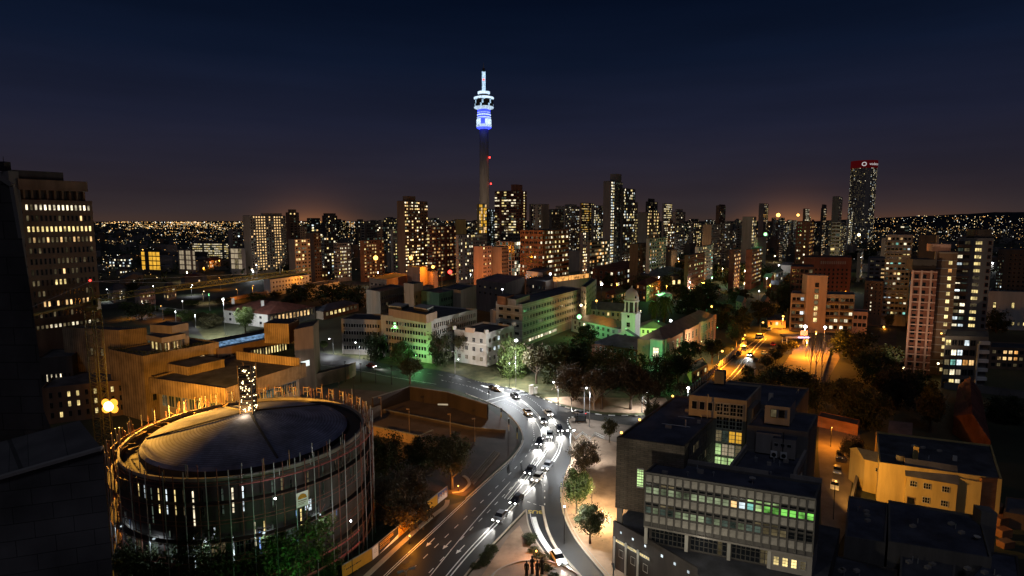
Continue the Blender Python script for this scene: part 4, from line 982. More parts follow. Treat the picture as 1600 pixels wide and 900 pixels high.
# ================================================================== HOARDINGS BESIDE THE ROAD
HB = [(535, 906), (582, 877), (622.7, 842), (662, 807.6), (684, 789), (699, 777)]; HP = [G(x, y) for x, y in HB]; HZ = 2.5
def hoarding(label, p, q, mat, art):
    t = thing('hoarding', label, 'hoarding', p, 'hoardings along the road'); d = (q - p).normalized(); L = (q - p).length; n = Vector((d.y, -d.x, 0)); rz = math.atan2(d.y, d.x)
    m = MB(); m.prism([(0, -.04), (L, -.04), (L, .04), (0, .04)], .25, HZ); link('panel', m.mesh('panel', mat), t, (0, 0, 0), rz)
    m = MB(); m.prism([(0, -.09), (L, -.09), (L, .09), (0, .09)], HZ, HZ + .12); m.prism([(L - .08, -.08), (L + .0, -.08), (L + .0, .08), (L - .08, .08)], .25, HZ); link('frame', m.mesh('frame', 'hoarding_grey'), t, (0, 0, 0), rz)
    for k in range(max(2, int(L / 3)) + 1):
        m = MB(); x = min(L - .1, .1 + k * L / max(2, int(L / 3))); m.bar((x, .12, 0), (x, .12, HZ), .1, .1); m.bar((x, .15, HZ * .8), (x, 1.1, .05), .08); link('post', m.mesh('post', 'steel'), t, (0, 0, 0), rz)
    for nm, mb, mt in art(L): link(nm, mb.mesh(nm, mt), t, (0, 0, 0), rz)
    return t
def rq(m, x0, x1, z0, z1, y=-.046): m.quad((x0, y, z0), (x1, y, z0), (x1, y, z1), (x0, y, z1))
def textlines(m, x0, x1, zs, h, seed, y=-.046, ragged=.0):
    r = random.Random(seed)
    for z in zs:
        x = x0; e = x1 - r.uniform(0, ragged)
        while x < e:
            w = r.uniform(.12, .5); rq(m, x, min(e, x + w), z - h / 2, z + h / 2, y); x += w + .09
def art_yellow(L):
    m = MB(); textlines(m, L * .12, L * .62, (1.45,), .22, 3); return [('lettering', m, 'hoarding_black')]
def art_white(L):
    m = MB(); textlines(m, L * .3, L * .75, (1.9, 1.6, 1.3), .1, 4); return [('lettering', m, 'hoarding_grey')]
def art_black(L):
    w = MB(); w.poly([(0, -.044, .25), (L, -.044, .25), (L, -.044, 1.0)]); m = MB(); textlines(m, .4, L * .8, (2.1, 1.75), .2, 6, ragged=.6); m2 = MB(); textlines(m2, .4, L * .55, (1.35, 1.05), .16, 8)
    return [('white_wedge', w, 'hoarding_white'), ('lettering', m, 'hoarding_orange'), ('lettering', m2, 'hoarding_orange')]
def figure(m, x, s, lean):
    m.poly([(x + .18 * s * cos(k * .63) + lean * .3, -.046, 1.98 + .18 * s * sin(k * .63)) for k in range(10)])
    m.poly([(x - .2, -.046, 1.15), (x + .2, -.046, 1.15), (x + .25 + lean * .3, -.046, 1.75), (x - .22 + lean * .3, -.046, 1.75)])
    for sx in (-1, 1):
        m.poly([(x + sx * .1 - .09, -.046, 1.15), (x + sx * (.35 + lean) - .07, -.046, .45), (x + sx * (.35 + lean) + .08, -.046, .45), (x + sx * .1 + .1, -.046, 1.15)][::1])
        m.poly([(x + sx * .2, -.046, 1.7), (x + sx * .6, -.046, 1.35 + lean), (x + sx * .62, -.046, 1.5 + lean), (x + sx * .22, -.046, 1.8)])
def art_dance(L):
    a = MB(); b = MB()
    for k, (f, le) in enumerate(((.14, .3), (.5, -.2), (.68, .25), (.86, .1))): figure(a if k % 2 else b, L * f, 1, le)
    c = MB(); c.poly([(L * .32 + .5 * cos(k * .524), -.044, 1.6 + .5 * sin(k * .524)) for k in range(12)])
    return [('figure', a, 'hoarding_black'), ('figure', b, 'logo_brown'), ('emblem', c, 'hoarding_grey')]
def art_photo(L):
    a = MB(); b = MB(); r = random.Random(5)
    for k in range(7):
        x = L * (.1 + .13 * k); a.poly([(x + .2 * cos(q * .63), -.046, 1.5 + .25 * (k % 2) + .24 * sin(q * .63)) for q in range(10)]); b.poly([(x - .3, -.045, .3), (x + .3, -.045, .3), (x + .2, -.045, 1.25 + .25 * (k % 2)), (x - .2, -.045, 1.25 + .25 * (k % 2))])
    return [('face', a, 'skin_print'), ('figure', b, 'hoarding_white')]
hoarding('plain amber hoarding panel with one dark line of writing, nearest the bottom edge', HP[0], HP[1], 'hoarding_orange', art_yellow)
e1_ = HP[1].lerp(HP[2], .22)
hoarding('narrow white hoarding panel with small grey writing', HP[1], e1_, 'hoarding_white', art_white)
hoarding('black and white hoarding panel with lines of orange writing', e1_, HP[2], 'hoarding_black', art_black)
hoarding('amber hoarding panel with dark dancing figures', HP[2], HP[3], 'hoarding_orange', art_dance)
hoarding('short amber hoarding panel next to the group portrait panel', HP[3], HP[4], 'hoarding_orange', art_yellow)
hoarding('blue group portrait hoarding panel at the far end of the row', HP[4], HP[5], 'hoarding_blue', art_photo)
t = thing('excavator_arm', 'orange digger boom lying folded behind the hoardings, right of the scaffolding', 'digger', G(590, 818))
m = MB(); a = G(591, 818); p0 = a + Vector((-1, 1, 4.4)); p1 = a + Vector((2.2, 0, 2.9)); p2 = a + Vector((2.6, -.4, .4)); m.bar(p0, p1, .45, .55); m.build('boom', 'hoarding_orange', t); m = MB(); m.bar(p1, p2, .35, .4); m.build('stick', 'hoarding_orange', t)
m = MB(); m.box(p2 + Vector((0, 0, -.1)), (.9, .8, .6), .4); m.build('bucket', 'steel', t); m = MB(); m.box(p0 + Vector((-1.2, .6, -2.4)), (3, 2.4, 2.0), .5); m.box(p0 + Vector((-1.2, .6, -3.9)), (3.4, 2.6, .9), .5); m.build('body', 'brown_wall', t)
# ================================================================== OFFICE BLOCK, BOTTOM RIGHT
OA = G(1011.7, 737, 20); OA.z = 0; E1 = Vector((.92782, -.37304, 0)); E2 = Vector((.56743, .82342, 0))
def O(u, v, z=0): return OA + E1 * u + E2 * v + Vector((0, 0, z))
ANG = math.atan2(E1.y, E1.x); ANG2 = math.atan2(E2.y, E2.x)
def orect(u0, u1, v0, v1): return [O(u0, v0), O(u1, v0), O(u1, v1), O(u0, v1)]
t = thing('office_building', 'grey concrete office block with square panel facade and inner courtyard, bottom right', 'building', O(8, 15)); OB = t
def oprism(u0, u1, v0, v1, z0, z1, name, wall, roof=None):
    m = MB(); m.prism([p.xy for p in orect(u0, u1, v0, v1)], z0, z1, 0, 1 if roof else None); return m.build(name, [wall] + ([roof] if roof else []), t)
shell(orect(-6.7, 4.3, 4.0, 33), 11.0, 23.5, t, 'stone_tile', 'roof_felt_blue', .35, .35)
shell(orect(-.3, 24, 0, 5.95), 11.0, 20, t, 'concrete_dark', 'roof_felt_blue', .30, .3)
shell(orect(11, 20.2, 5.96, 16.4), 5, 20, t, 'concrete_dark', 'roof_felt_blue', .3, .3)
shell(orect(10.9, 20.5, 16.41, 27.5), 5, 24.3, t, 'concrete_dark', 'roof_felt_blue', .3, .3)
shell(orect(-.2, 9.8, 20.6, 32.5), 23.52, 27.4, t, 'beige_wall', 'roof_felt_blue', .3, .3)
shell(orect(-.5, 16, 33.1, 50), 5, 23.4, t, 'concrete_dark', 'roof_felt_blue', .35, .3)
oprism(4.35, 9.8, 20.75, 32.4, 5, 23.5, 'stair_core', 'concrete_dark'); oprism(9.9, 10.85, 20.9, 27, 5, 26, 'stair_core', 'concrete_dark')
oprism(13.2, 17.2, 18.6, 24, 24.32, 27.6, 'roof_cabin', 'concrete', 'roof_felt_blue'); oprism(12.6, 16.5, 15.4, 16.4, 20, 23.6, 'roof_cabin', 'concrete', 'roof_felt_blue')
oprism(15.4, 19.0, 14.3, 16.38, 20, 23.3, 'plant_room', 'concrete', 'roof_felt_blue')
oprism(1.5, 3.3, 30.5, 32, 27.4, 30, 'chimney', 'concrete_dark'); oprism(10.5, 11.3, 36, 36.8, 23.4, 25, 'chimney', 'concrete_pale')
for k, u in enumerate((.9, 2.3, 3.7, 5.1, 6.5)): put_window(t, O(u * .98 - .1, 20.59, 25.6), ANG, 1.0, 1.7, 'glass_dark', 'frame_pale', (0, 0))
for u in (14.6, 15.9): put_window(t, O(u, 18.59, 26.3), ANG, 1.0, 1.5, 'glass_dark' if u > 15 else 'lit_dim', 'window_frame', (0, 0))
for u in (16, 17, 18): put_window(t, O(u, 14.29, 22.2), ANG, .7, .6, 'glass_dark', 'frame_pale', (0, 0))
for u in (15.8, 17.3):
    m = MB(); m.box(O(u, 13.8, 20.65), (1.0, .5, 1.0), ANG); ac = m.build('air_conditioner', 'white_wall', t); m = MB(); c = O(u, 13.8, 20.65) - Vector((E1.y * -1, E1.x, 0)) * .27; m.tube([c, c - Vector((-E1.y, E1.x, 0)) * .02], .36, 14); m.build('fan', 'black_metal', ac)
m = MB(); m.tube([O(17.1, 14.1, 20), O(17.1, 14.1, 24.6)], .07, 6); m.build('vent_pipe', 'black_metal', t)
m = MB(); m.tube([O(3.2, 20.3, 23.4), O(3.2, 20.3, 28)], .06, 6); m.build('vent_pipe', 'concrete_pale', t)
m = MB(); m.bar(O(1.2, 14.5, 23.1), O(1.2, 14.5, 24.5), .22); m.build('vent_pipe', 'concrete_pale', t)
m = MB(); m.tube([O(15, 2.2, 19.7), O(15, 2.2, 20.5)], .06, 6); m.lathe(O(15, 2.2, 20.3), [(0.02, .1), (.35, .2), (.5, .42)], 14); m.build('satellite_dish', 'concrete_pale', t)
for (u0, u1, v0, v1, z) in ((4.3, 16.5, 5.95, 6.35, 20.55), (19.6, 24, 6.0, 6.4, 20.6)): oprism(u0, u1, v0, v1, 19.9, z, 'roof_upstand', 'concrete', )
oprism(20.0, 20.4, 6.4, 16.4, 19.9, 21.2, 'roof_upstand', 'concrete'); oprism(10.7, 11.1, 6.4, 20.5, 19.9, 20.7, 'roof_upstand', 'concrete')
# courtyard: ribbed wall of the left wing and the lit glass stair wall
m = MB()
for k in range(17): m.bar(O(4.42, 6.4 + k * .86, 11.1), O(4.42, 6.4 + k * .86, 23.3), .16, .16)
m.build('mullion', 'concrete_dark', t)
for j in range(4):
    for k in range(8):
        mt = 'lit_dim' if (k, j) in ((1, 0), (2, 0), (0, 1), (4, 2), (5, 1), (1, 2), (3, 2)) else 'glass_dark'
        put_window(t, O(4.36, 7.2 + k * 1.72, 21.6 - 3.1 * j), ANG2, 1.4, 1.5, mt, 'window_frame', (0, 0))
m = MB(); m.prism([p.xy for p in orect(4.4, 10.9, 6.4, 20.6)], 7.61, 8.0); m.build('courtyard_floor', 'plaza', t)
r = random.Random(4)
for j in range(7):
    for k in range(4):
        z = 25.4 - 2.55 * j; mt = 'glass_dark' if j < 2 else ('lit_amber' if j == 2 and k > 1 else r.choice(('lit_greenish', 'lit_dim', 'lit_dimcool', 'lit_beige', 'lit_greenish')))
        put_window(t, O(5.25 + k * 1.15, 20.58 if j < 1 else 20.58, z), ANG, 1.08, 2.4, mt, 'frame_pale', (1, 2), 'glazing_panel')
lamp(t, O(8, 16, 15), 90, (.75, 1, .55), .5); lamp(t, O(2, 2, 8.2), 60, (.9, 1, .75), .5)
# front: 21 bays, three storeys; a pale panel over each pair of panes
NB = 21; bw = 24.3 / NB
MP = MB(); MP.prism([(-.44, -.09), (.44, -.09), (.44, 0), (-.44, 0)], -.58, .58); MP = MP.mesh('spandrel_panel', 'spandrel')
FM = MB(); FM.prism([(-.07, -.26), (.07, -.26), (.07, 0), (-.07, 0)], 11.0, 19.75); FM = FM.mesh('fin', 'concrete_dark')
r = random.Random(8)
for i in range(NB):
    u = -.3 + (i + .5) * bw
    link('fin', FM, t, O(u - bw / 2 + .04, -.003) - wloc(t), ANG)
    for j in range(3):
        z = 19.0 - j * 3.35
        link('spandrel_panel', MP, t, O(u, -.004, z) - wloc(t), ANG)
        if j == 2: continue
        k = i / NB
        if j == 0: mt = ('lit_office' if i < 11 else ('lit_warm', 'lit_cool', 'lit_teal')[i - 11] if i < 14 else 'lit_green' if i > 14 else 'lit_greenish')
        else: mt = 'lit_office' if i in (1, 4, 5, 6, 7, 9, 12) else 'lit_dimcool' if i < 15 else 'lit_dim' if i < 18 else 'glass_dark'
        WCOUNT[t.name] = 0
        put_window(t, O(u, -.004, z - 1.95), ANG, bw - .22, 1.15, mt, 'window_frame', (0, 1)); put_window(t, O(u, -.004, z - .98), ANG, bw - .22, .36, 'lit_dim' if i in (2, 3) or (j == 1 and 13 < i < 17) else 'lit_greenish' if j == 0 and 12 < i < 17 else 'glass_dark', 'window_frame', (0, 0), 'top_light')
link('fin', FM, t, O(24 - .05, -.003) - wloc(t), ANG)
oprism(-.3, 24, -.20, 6, 10.7, 10.99, 'floor_edge', 'concrete'); oprism(-.32, 24.05, -.30, -.004, 19.76, 20.06, 'cornice', 'concrete_dark')
# glazed ground storey with three pale columns, and the rendered end with four lit windows
oprism(.2, 18.2, .9, 5.8, 7.4, 10.69, 'wall', 'dark_wall'); oprism(18.3, 24, .3, 5.8, 7.4, 10.69, 'end_room', 'concrete')
for k in range(3):
    for i in range(8):
        put_window(t, O(.9 + k * 6.1 + i * .68, .88, 9.2), ANG, .64, 2.8, 'lit_greenish' if k == 2 and i in (4, 5, 6) and False else ('lit_dim' if (k, i) in ((2, 6), (2, 7), (1, 6)) else 'glass_dark'), 'window_frame', (0, 2), 'shop_window')
for u in (-.1, 6.2, 12.5, 18.2): m = MB(); m.box(O(u, .4, 9.2), (.5, .45, 2.95), ANG); m.build('column', 'concrete_pale', t)
for k in range(4): put_window(t, O(19.2 + k * 1.2, .29, 9.2), ANG, .8, 1.5, 'lit_yellow' if k < 3 else 'lit_dim', 'frame_pale', (1, 2))
lamp(t, O(9, -1.2, 10.2), 45, (1, .95, .8), .3)
for u, v in ((-6.3, 5), (-6.3, 14), (-6.3, 24)): m = MB(); m.box(O(u, v, 9.3), (.9, .9, 3.3), ANG); m.build('column', 'concrete', t)
# podium with lit loading bays
pf = [O(-7.2, 20), O(-7.1, 4.2), O(1.4, -.3), O(9.6, -5.2), O(17, -9.5), O(26, -9.5), O(26, 18)]
m = MB(); m.prism([p.xy for p in pf], 0, 7.6, 0, 1); m.build('podium', ['dark_wall', 'roof_felt'], t)
m = MB(); m.prism([p.xy for p in [pf[1], pf[2], pf[2] + Vector((.3, .3, 0)), pf[1] + Vector((.3, .2, 0))]], 7.6, 8.5); m.prism([p.xy for p in [pf[2], pf[3], pf[3] + Vector((.1, .35, 0)), pf[2] + Vector((.1, .35, 0))]], 7.6, 8.5); m.build('podium_parapet', 'dark_wall', t)
q0, q1, q2 = pf[1], pf[2], pf[3]
an = math.atan2((q1 - q0).y, (q1 - q0).x)
for k in range(3):
    c = q0.lerp(q1, .2 + .3 * k); nn = Vector(((q1 - q0).y, -(q1 - q0).x, 0)).normalized() * .01
    put_window(t, c + nn + Vector((0, 0, 5.3)), an, 2.2, .5, 'lit_yellow', 'frame_pale', (4, 0), 'louvre_window'); put_window(t, c + nn + Vector((.2, -.1, 3.3)), an, 1.0, 1.4, 'lit_white', 'frame_pale', (2, 2))
    m = MB(); m.box(q0.lerp(q1, .05 + .3 * k) + nn * 8 + Vector((0, 0, 2.9)), (.3, .25, 5.8), an); m.build('pilaster', 'concrete_pale', t)
    m = MB(); cc = c + nn * 3 + Vector((.1, 0, 7.1)); m.box(cc, (.34, .1, .38), an); m.build('wall_light', 'lit_cool', t)
    lamp(t, c + Vector((nn.x * 80, nn.y * 80, 5.2)), 30, (.9, 1, .9), .3)
an = math.atan2((q2 - q1).y, (q2 - q1).x)
for k in range(3): cc = q1.lerp(q2, .2 + .3 * k) + Vector((0, -.1, 7.1)); m = MB(); m.box(cc, (.34, .1, .38), an); m.build('wall_light', 'lit_cool', t)
put_window(t, O(-2.6, 3.985, 17.0), ANG, 1.15, 3.4, 'lit_greenish', 'frame_pale', (2, 6)); put_window(t, O(3.9, 3.985, 17.5), ANG, .4, 4.2, 'lit_dim', 'frame_pale', (0, 2))
put_window(t, O(20.55, 9.5, 18.6), ANG2, 2.4, 1.6, 'lit_dim', 'frame_pale', (2, 0))
for u, v in ((-6.75, 6), (-6.75, 14), (-6.75, 31.5)):
    m = MB(); m.sphere(O(u, v, 23.65), .22, 8); m.build('wall_light', 'lamp_sodium', t)
t2 = thing('wire_fence', 'thin wire fence between the dark bush and the office podium', 'fence', G(930, 812))
a, b = G(922, 815), G(961, 822); m = MB()
for k in range(8): m.tube([a.lerp(b, k / 7), a.lerp(b, k / 7) + Vector((0, 0, 2))], .04, 5)
for z in (.3, .7, 1.1, 1.5, 1.95): m.tube([a + Vector((0, 0, z)), b + Vector((0, 0, z))], .02, 4)
m.build('mesh_panel', 'steel', t2)

# ================================================================== YELLOW HOUSES AND DARK ROOFS, RIGHT FOREGROUND
def gable(root, foot, z0, zr, roof, along=0, over=.4, wall=None, name='roof'):
    """pitched roof over a 4-corner footprint; along=0: ridge parallel to edge 0"""
    p = [Vector((q[0], q[1], z0)) for q in foot]
    if along: p = p[1:] + p[:1]
    c = sum(p, Vector()) / 4; p = [q + (q - c).normalized() * over for q in p]
    r0, r1 = (p[0] + p[3]) / 2, (p[1] + p[2]) / 2; r0.z = r1.z = zr; m = MB()
    m.quad(p[0], p[1], r1, r0); m.quad(p[2], p[3], r0, r1); m.poly([p[3], p[0], r0], 1); m.poly([p[1], p[2], r1], 1); m.quad(p[3], p[2], p[1], p[0], 1)
    return m.build(name, [roof, wall or roof], root, weld=True)
def hip(root, foot, z0, zr, roof, over=.6, f=.28, name='roof'):
    p = [Vector((q[0], q[1], z0)) for q in foot]; c = sum(p, Vector()) / 4; p = [q + (q - c).normalized() * over for q in p]
    if (p[1] - p[0]).length < (p[2] - p[1]).length: p = p[1:] + p[:1]
    a, b = (p[0] + p[3]) / 2, (p[1] + p[2]) / 2; r0, r1 = a.lerp(b, f), b.lerp(a, f); r0.z = r1.z = zr; m = MB()
    m.quad(p[0], p[1], r1, r0); m.quad(p[2], p[3], r0, r1); m.poly([p[3], p[0], r0]); m.poly([p[1], p[2], r1]); m.quad(p[3], p[2], p[1], p[0]); return m.build(name, roof, root, weld=True)
def house(name, label, foot, z, zr, wall, roof, kind='hip', group=None, cat='house', along=0):
    c = cen(foot); t = thing(name, label, cat, c, group); m = MB(); m.prism([p.xy for p in foot], 0, z); m.build('wall', wall, t)
    (hip(t, foot, z + .003, zr, roof) if kind == 'hip' else gable(t, foot, z + .003, zr, roof, along, wall=wall)); return t
ft = [G(1369, 674, 8), G(1549, 695, 8), G(1568, 748, 8), G(1374, 718, 8)]
ft = [G(1374, 722, 9), G(1566, 749, 9), G(1549, 695, 9), G(1369, 674, 9)]
t = building('house', 'yellow two storey house with a wide dark flat roof, lit amber from the lane', ft, 9, 'yellow_wall', 'roof_felt', par=.35, cat='house')
HF = [G(1416, 729, 8.6), G(1495, 742, 8.6)]
for q in HF: q.z = 0
d = (HF[1] - HF[0]).normalized(); n = Vector((d.y, -d.x, 0))
m = MB(); fr = [HF[0] + n * 1.6, HF[1] + n * 1.6, HF[1] + n * .02, HF[0] + n * .02]; m.prism([p.xy for p in fr], 0, 7.2); m.build('front_bay', 'yellow_wall', t); 
gable(t, [fr[0], fr[1], HF[1] - n * 5, HF[0] - n * 5], 7.22, 9.9, 'roof_metal', 0, .3, 'yellow_wall', 'bay_roof')
L = (HF[1] - HF[0]).length; an = math.atan2(d.y, d.x)
for f, z in ((.15, 5.8), (.42, 5.8), (.78, 5.8), (.42, 2.8), (.78, 2.8)): put_window(t, fr[0] + d * L * f + n * .01 + Vector((0, 0, z)), an, 1.3, 1.3, 'glass_dark', 'frame_pale', (2, 1))
put_window(t, fr[0] + d * L * .12 + n * .01 + Vector((0, 0, 1.6)), an, 1.4, 2.6, 'glass_dark', 'brown_wall', (0, 0), 'door')
m = MB(); c = G(1431, 704, 10.5); m.box((c.x, c.y, 10.0), (.9, .9, 3), an); m.build('chimney', 'yellow_wall', t)
m = MB(); c = G(1407, 712, 10.0); m.tube([Vector((c.x, c.y, 8.6)), Vector((c.x, c.y, 10.2))], .8, 14); m.build('water_tank', 'concrete_dark', t)
m = MB(); c = G(1492, 716, 9.2); m.box((c.x, c.y, 9.2), (.7, .7, 1), an); m.build('vent', 'concrete_pale', t)
L2 = [G(1352, 713, 8), G(1413, 727, 8)]
for q in L2: q.z = 0
n2 = Vector((.2, 6, 0)); m = MB(); f2 = [L2[0], L2[1], L2[1] + n2, L2[0] + n2]; m.prism([p.xy for p in f2], 0, 7.3); m.build('side_wing', 'yellow_wall', t); gable(t, f2, 7.32, 8.8, 'roof_metal', 0, .3, 'yellow_wall', 'wing_roof')
dd = (L2[1] - L2[0]).normalized(); put_window(t, L2[0] + dd * 2.4 + Vector((0, -.02, 5.6)), math.atan2(dd.y, dd.x), .7, .9, 'glass_dark', 'frame_pale', (0, 1))
R2 = [G(1496, 741, 8.6), G(1533, 748, 8.6)]; m = MB(); nn = Vector((d.y, -d.x, 0)); m.prism([p.xy for p in (R2[0] + nn * .9, R2[1] + nn * .9, R2[1] + nn * .02, R2[0] + nn * .02)], 0, 8.2); m.build('plain_bay', 'yellow_wall', t)
m = MB(); p, q = G(1534, 748, 8.9), G(1566, 749, 8.9); m.prism([p.xy, q.xy, (q.x, q.y + .5), (p.x, p.y + .5)], 0, 9.02); m.build('brick_end', 'orange_brick', t)
ft = [G(1320, 838, 6), G(1384, 848, 6), G(1388, 786, 6), G(1326, 774, 6)]; t = building('outbuilding', 'low dark flat roof left of the longer dark roof, below the yellow house', ft, 6, 'concrete_dark', 'roof_felt_blue', par=.35)
ft = [G(1388, 846, 6.6), G(1550, 872, 6.6), G(1532, 806, 6.6), G(1388, 781, 6.6)]; t = building('outbuilding', 'long dark flat roof with a pale rear parapet, below the yellow house', ft, 6.6, 'concrete_dark', 'roof_felt_blue', par=.4)
m = MB(); c = G(1527, 838, 7); m.lathe((c.x, c.y, 6.4), [(.02, .3), (.35, .4), (.5, .6)], 14); m.build('satellite_dish', 'concrete_pale', t)
m = MB(); c = G(1544, 800, 0); a_, b_ = G(1532, 818, 6.7), G(1557, 822, 6.7); m.prism([a_.xy, b_.xy, (b_ + Vector((.5, 2.5, 0))).xy, (a_ + Vector((.5, 2.5, 0))).xy], 0, 9.0); m.build('chimney', 'concrete_dark', t)
ft = [G(1405, 905, 4.5), G(1490, 918, 4.5), G(1494, 872, 4.5), G(1408, 852, 4.5)]; t = building('outbuilding', 'lower dark lean-to roof with a bright back edge at the bottom right', ft, 4.5, 'concrete_dark', 'roof_metal', par=.15)
ft = [G(1290, 925, 4.0), G(1400, 940, 4.0), G(1402, 890, 4.0), G(1296, 865, 4.0)]; t = building('outbuilding', 'dark shed roof in the bottom edge right of the office block', ft, 4.0, 'dark_wall', 'roof_felt', par=.15)
ft = [G(1496, 920, 5), G(1600, 940, 5), G(1590, 868, 5), G(1550, 862, 5)]; t = building('outbuilding', 'dark flat roof in the bottom right corner', ft, 5, 'dark_wall', 'roof_felt_blue', par=.2)
t = house('shed', 'small hut with a bluish pitched roof behind the yellow house', [G(1388, 677, 3), G(1424, 682, 3), G(1424, 664, 3), G(1392, 662, 3)], 3, 5.2, 'brown_wall', 'roof_metal', 'gable', cat='shed')
t = house('long_house', 'long dark red pitched roof among the trees at the right', [G(1490, 650, 5), G(1548, 690, 5), G(1532, 612, 5), G(1497, 602, 5)], 5, 9, 'red_brick', 'roof_tile_red', 'gable', along=1)
t = building('garden_wall', 'orange lit brick wall closing the lane right of the office', [G(1278, 650, 3.2), G(1341, 664, 3.2), G(1344, 656, 3.2), G(1282, 643, 3.2)], 3.2, 'orange_brick', par=.1, cat='wall')
t = building('courtyard_shed', 'small shed with a lit awning at the right edge', [G(1568, 800, 3), G(1604, 806, 3), G(1606, 780, 3), G(1572, 776, 3)], 3, 'brown_wall', 'roof_metal', par=.1, cat='shed')
t = thing('wall', 'stone boundary wall stepping down at the right of the yellow house', 'wall', G(1560, 830)); m = MB()
for k in range(4): p = G(1560 + k * 3.5, 806 + k * 16); m.box((p.x, p.y, 1.2 - .2 * k), (2.4, 1.6, 2.4 - .4 * k), .2)
m.build('wall', 'orange_brick', t)
t = low_wall('long pale fence wall below the balcony flats at the right', [(1475, 597), (1540, 604), (1605, 612)], 2.4, .4, 'grey_wall', 'boundary_wall')
t = low_wall('amber lane wall with parked cars in front of the yellow house', [(1346, 690), (1340, 740), (1330, 780)], 2.2, .4, 'yellow_wall', 'boundary_wall')

# ================================================================== HOSPITAL AND CIVIC BLOCKS IN THE MIDDLE
# five storey block with green floodlight
ft = quad3((595, 492), (674, 500), (745, 482.5), 18.5); t = building('hospital_block', 'pale five storey block, front wall washed green by a floodlight', ft, 18.5, 'concrete_pale', par=.6)
windows(t, ft[0], ft[1], 1.2, 17.0, 15, 5, .80, .56, lambda i, j: 'lit_dim' if (i, j) in ((5, 0), (6, 0), (14, 1)) else 'glass_dark', 'frame_pale', (0, 0), .10, 75)
windows(t, ft[1], ft[2], 1.2, 17.4, 22, 5, .55, .66, lambda i, j: 'glass_dark', 'frame_pale', (0, 0), .03, 98)
f2 = quad3((607, 482), (666, 492), (683, 486), 21.5); block_on(t, f2, 18, 21.5, 'peach_wall', name='roof_pavilion'); 
for aa, bb in (((607, 477.5), (628, 479.5)), ((647, 479.5), (668, 483))):
    p, q = G(*aa, 22.9), G(*bb, 22.9); dq = Vector((1.5, 8, 0)); m = MB(); m.prism([p.xy, q.xy, (q + dq).xy, (p + dq).xy], 21.52, 22.6, 0); m.prism([(p - dq * .08).xy, (q - dq * .08).xy, (q + dq).xy, (p + dq).xy], 22.6, 23.1, 1); m.build('roof_cabin', ['dark_wall', 'concrete_pale'], t)
ft = rect((533, 498), (596, 500), 16, 15); t = building('hospital_block', 'dim grey four storey wing joined to the left of the green washed block', ft, 16, 'concrete', par=.5)
windows(t, ft[0], ft[1], 1.5, 14.8, 14, 4, .8, .55, lambda i, j: 'glass_dark', 'frame_pale', (0, 0))
ft = quad3((710, 514), (760, 520.5), (803, 508), 14); t = building('clinic', 'cream three storey house with little corner turrets, left of the bright tree', ft, 14, 'concrete_pale', par=.8)
windows(t, ft[0], ft[1], 1, 12.4, 4, 3, .42, .5, lambda i, j: 'lit_dim' if j == 2 else 'glass_dark', 'frame_pale', (1, 1)); windows(t, ft[1], ft[2], 1, 12.4, 6, 3, .5, .5, lambda i, j: 'lit_cool' if (i, j) in ((2, 0), (1, 1), (2, 1)) else 'glass_dark', 'frame_pale', (2, 0))
for q in ft[:3]: m = MB(); m.box((q.x, q.y, 14.6), (1.5, 1.5, 1.6), .4); m.build('turret', 'concrete_pale', t)
q = ft[0].lerp(ft[1], .5); m = MB(); m.box((q.x, q.y, 14.4), (4.4, 1.0, 1.9), math.atan2((ft[1] - ft[0]).y, (ft[1] - ft[0]).x)); m.build('gable_top', 'peach_wall', t)
m = MB(); m.prism([p.xy for p in (ft[0] - Vector((.3, .5, 0)), ft[1] + Vector((.2, -.6, 0)), ft[1] + Vector((.1, .2, 0)), ft[0])], 8.9, 9.3); m.build('string_course', 'white_wall', t)
ft = quad3((775, 471), (816, 475.5), (914, 450), 20.5); t = building('hospital_block', 'long four storey block with pale floor bands, running back to the right', ft, 20.5, 'concrete', par=.6)
windows(t, ft[1], ft[2], 4.5, 19.2, 24, 4, .8, .52, lambda i, j: 'glass_dark', 'frame_pale', (1, 0), .01, 96); windows(t, ft[0], ft[1], 4.5, 19.2, 3, 4, .55, .4, lambda i, j: 'glass_dark', 'frame_pale')
for z in (4.4, 8.1, 11.8, 15.5, 19.2):
    m = MB(); e = .16
    for p, q in ((ft[0], ft[1]), (ft[1], ft[2])):
        d = (q - p).normalized(); n = Vector((d.y, -d.x, 0)) * e; m.prism([(p + n).xy, (q + n).xy, q.xy, p.xy], z - .22, z + .22)
    m.build('floor_band', 'concrete_pale', t)
windows(t, ft[1], ft[1].lerp(ft[2], .5), .8, 3.9, 12, 1, .85, .5, lambda i, j: 'lit_white' if i > 1 else 'lit_dim', 'frame_pale', (1, 0), .0, 115)
f2 = quad3((777, 462), (790, 464), (803, 460), 24); block_on(t, f2, 20, 24, 'orange_brick'); f2 = quad3((790, 466), (806, 468), (828, 461), 23); block_on(t, f2, 20, 23, 'concrete', name='roof_cabin')
ft = quad3((908, 447), (916, 449), (932, 436), 23); t = building('hospital_block', 'taller pale end pavilion of the long four storey block', ft, 23, 'concrete_pale', par=.6); windows(t, ft[1], ft[2], 5, 21.5, 6, 5, .5, .55, lambda i, j: 'glass_dark', 'frame_pale'); windows(t, ft[0], ft[1], 5, 21.5, 2, 5, .5, .55, None, 'frame_pale')
ft = quad3((766, 484), (784, 487), (812, 480), 15); t = building('annex', 'small amber lit annex in front of the long banded block', ft, 15, 'peach_wall', par=.4); windows(t, ft[1], ft[2], 4, 13, 4, 3, .5, .5, None)
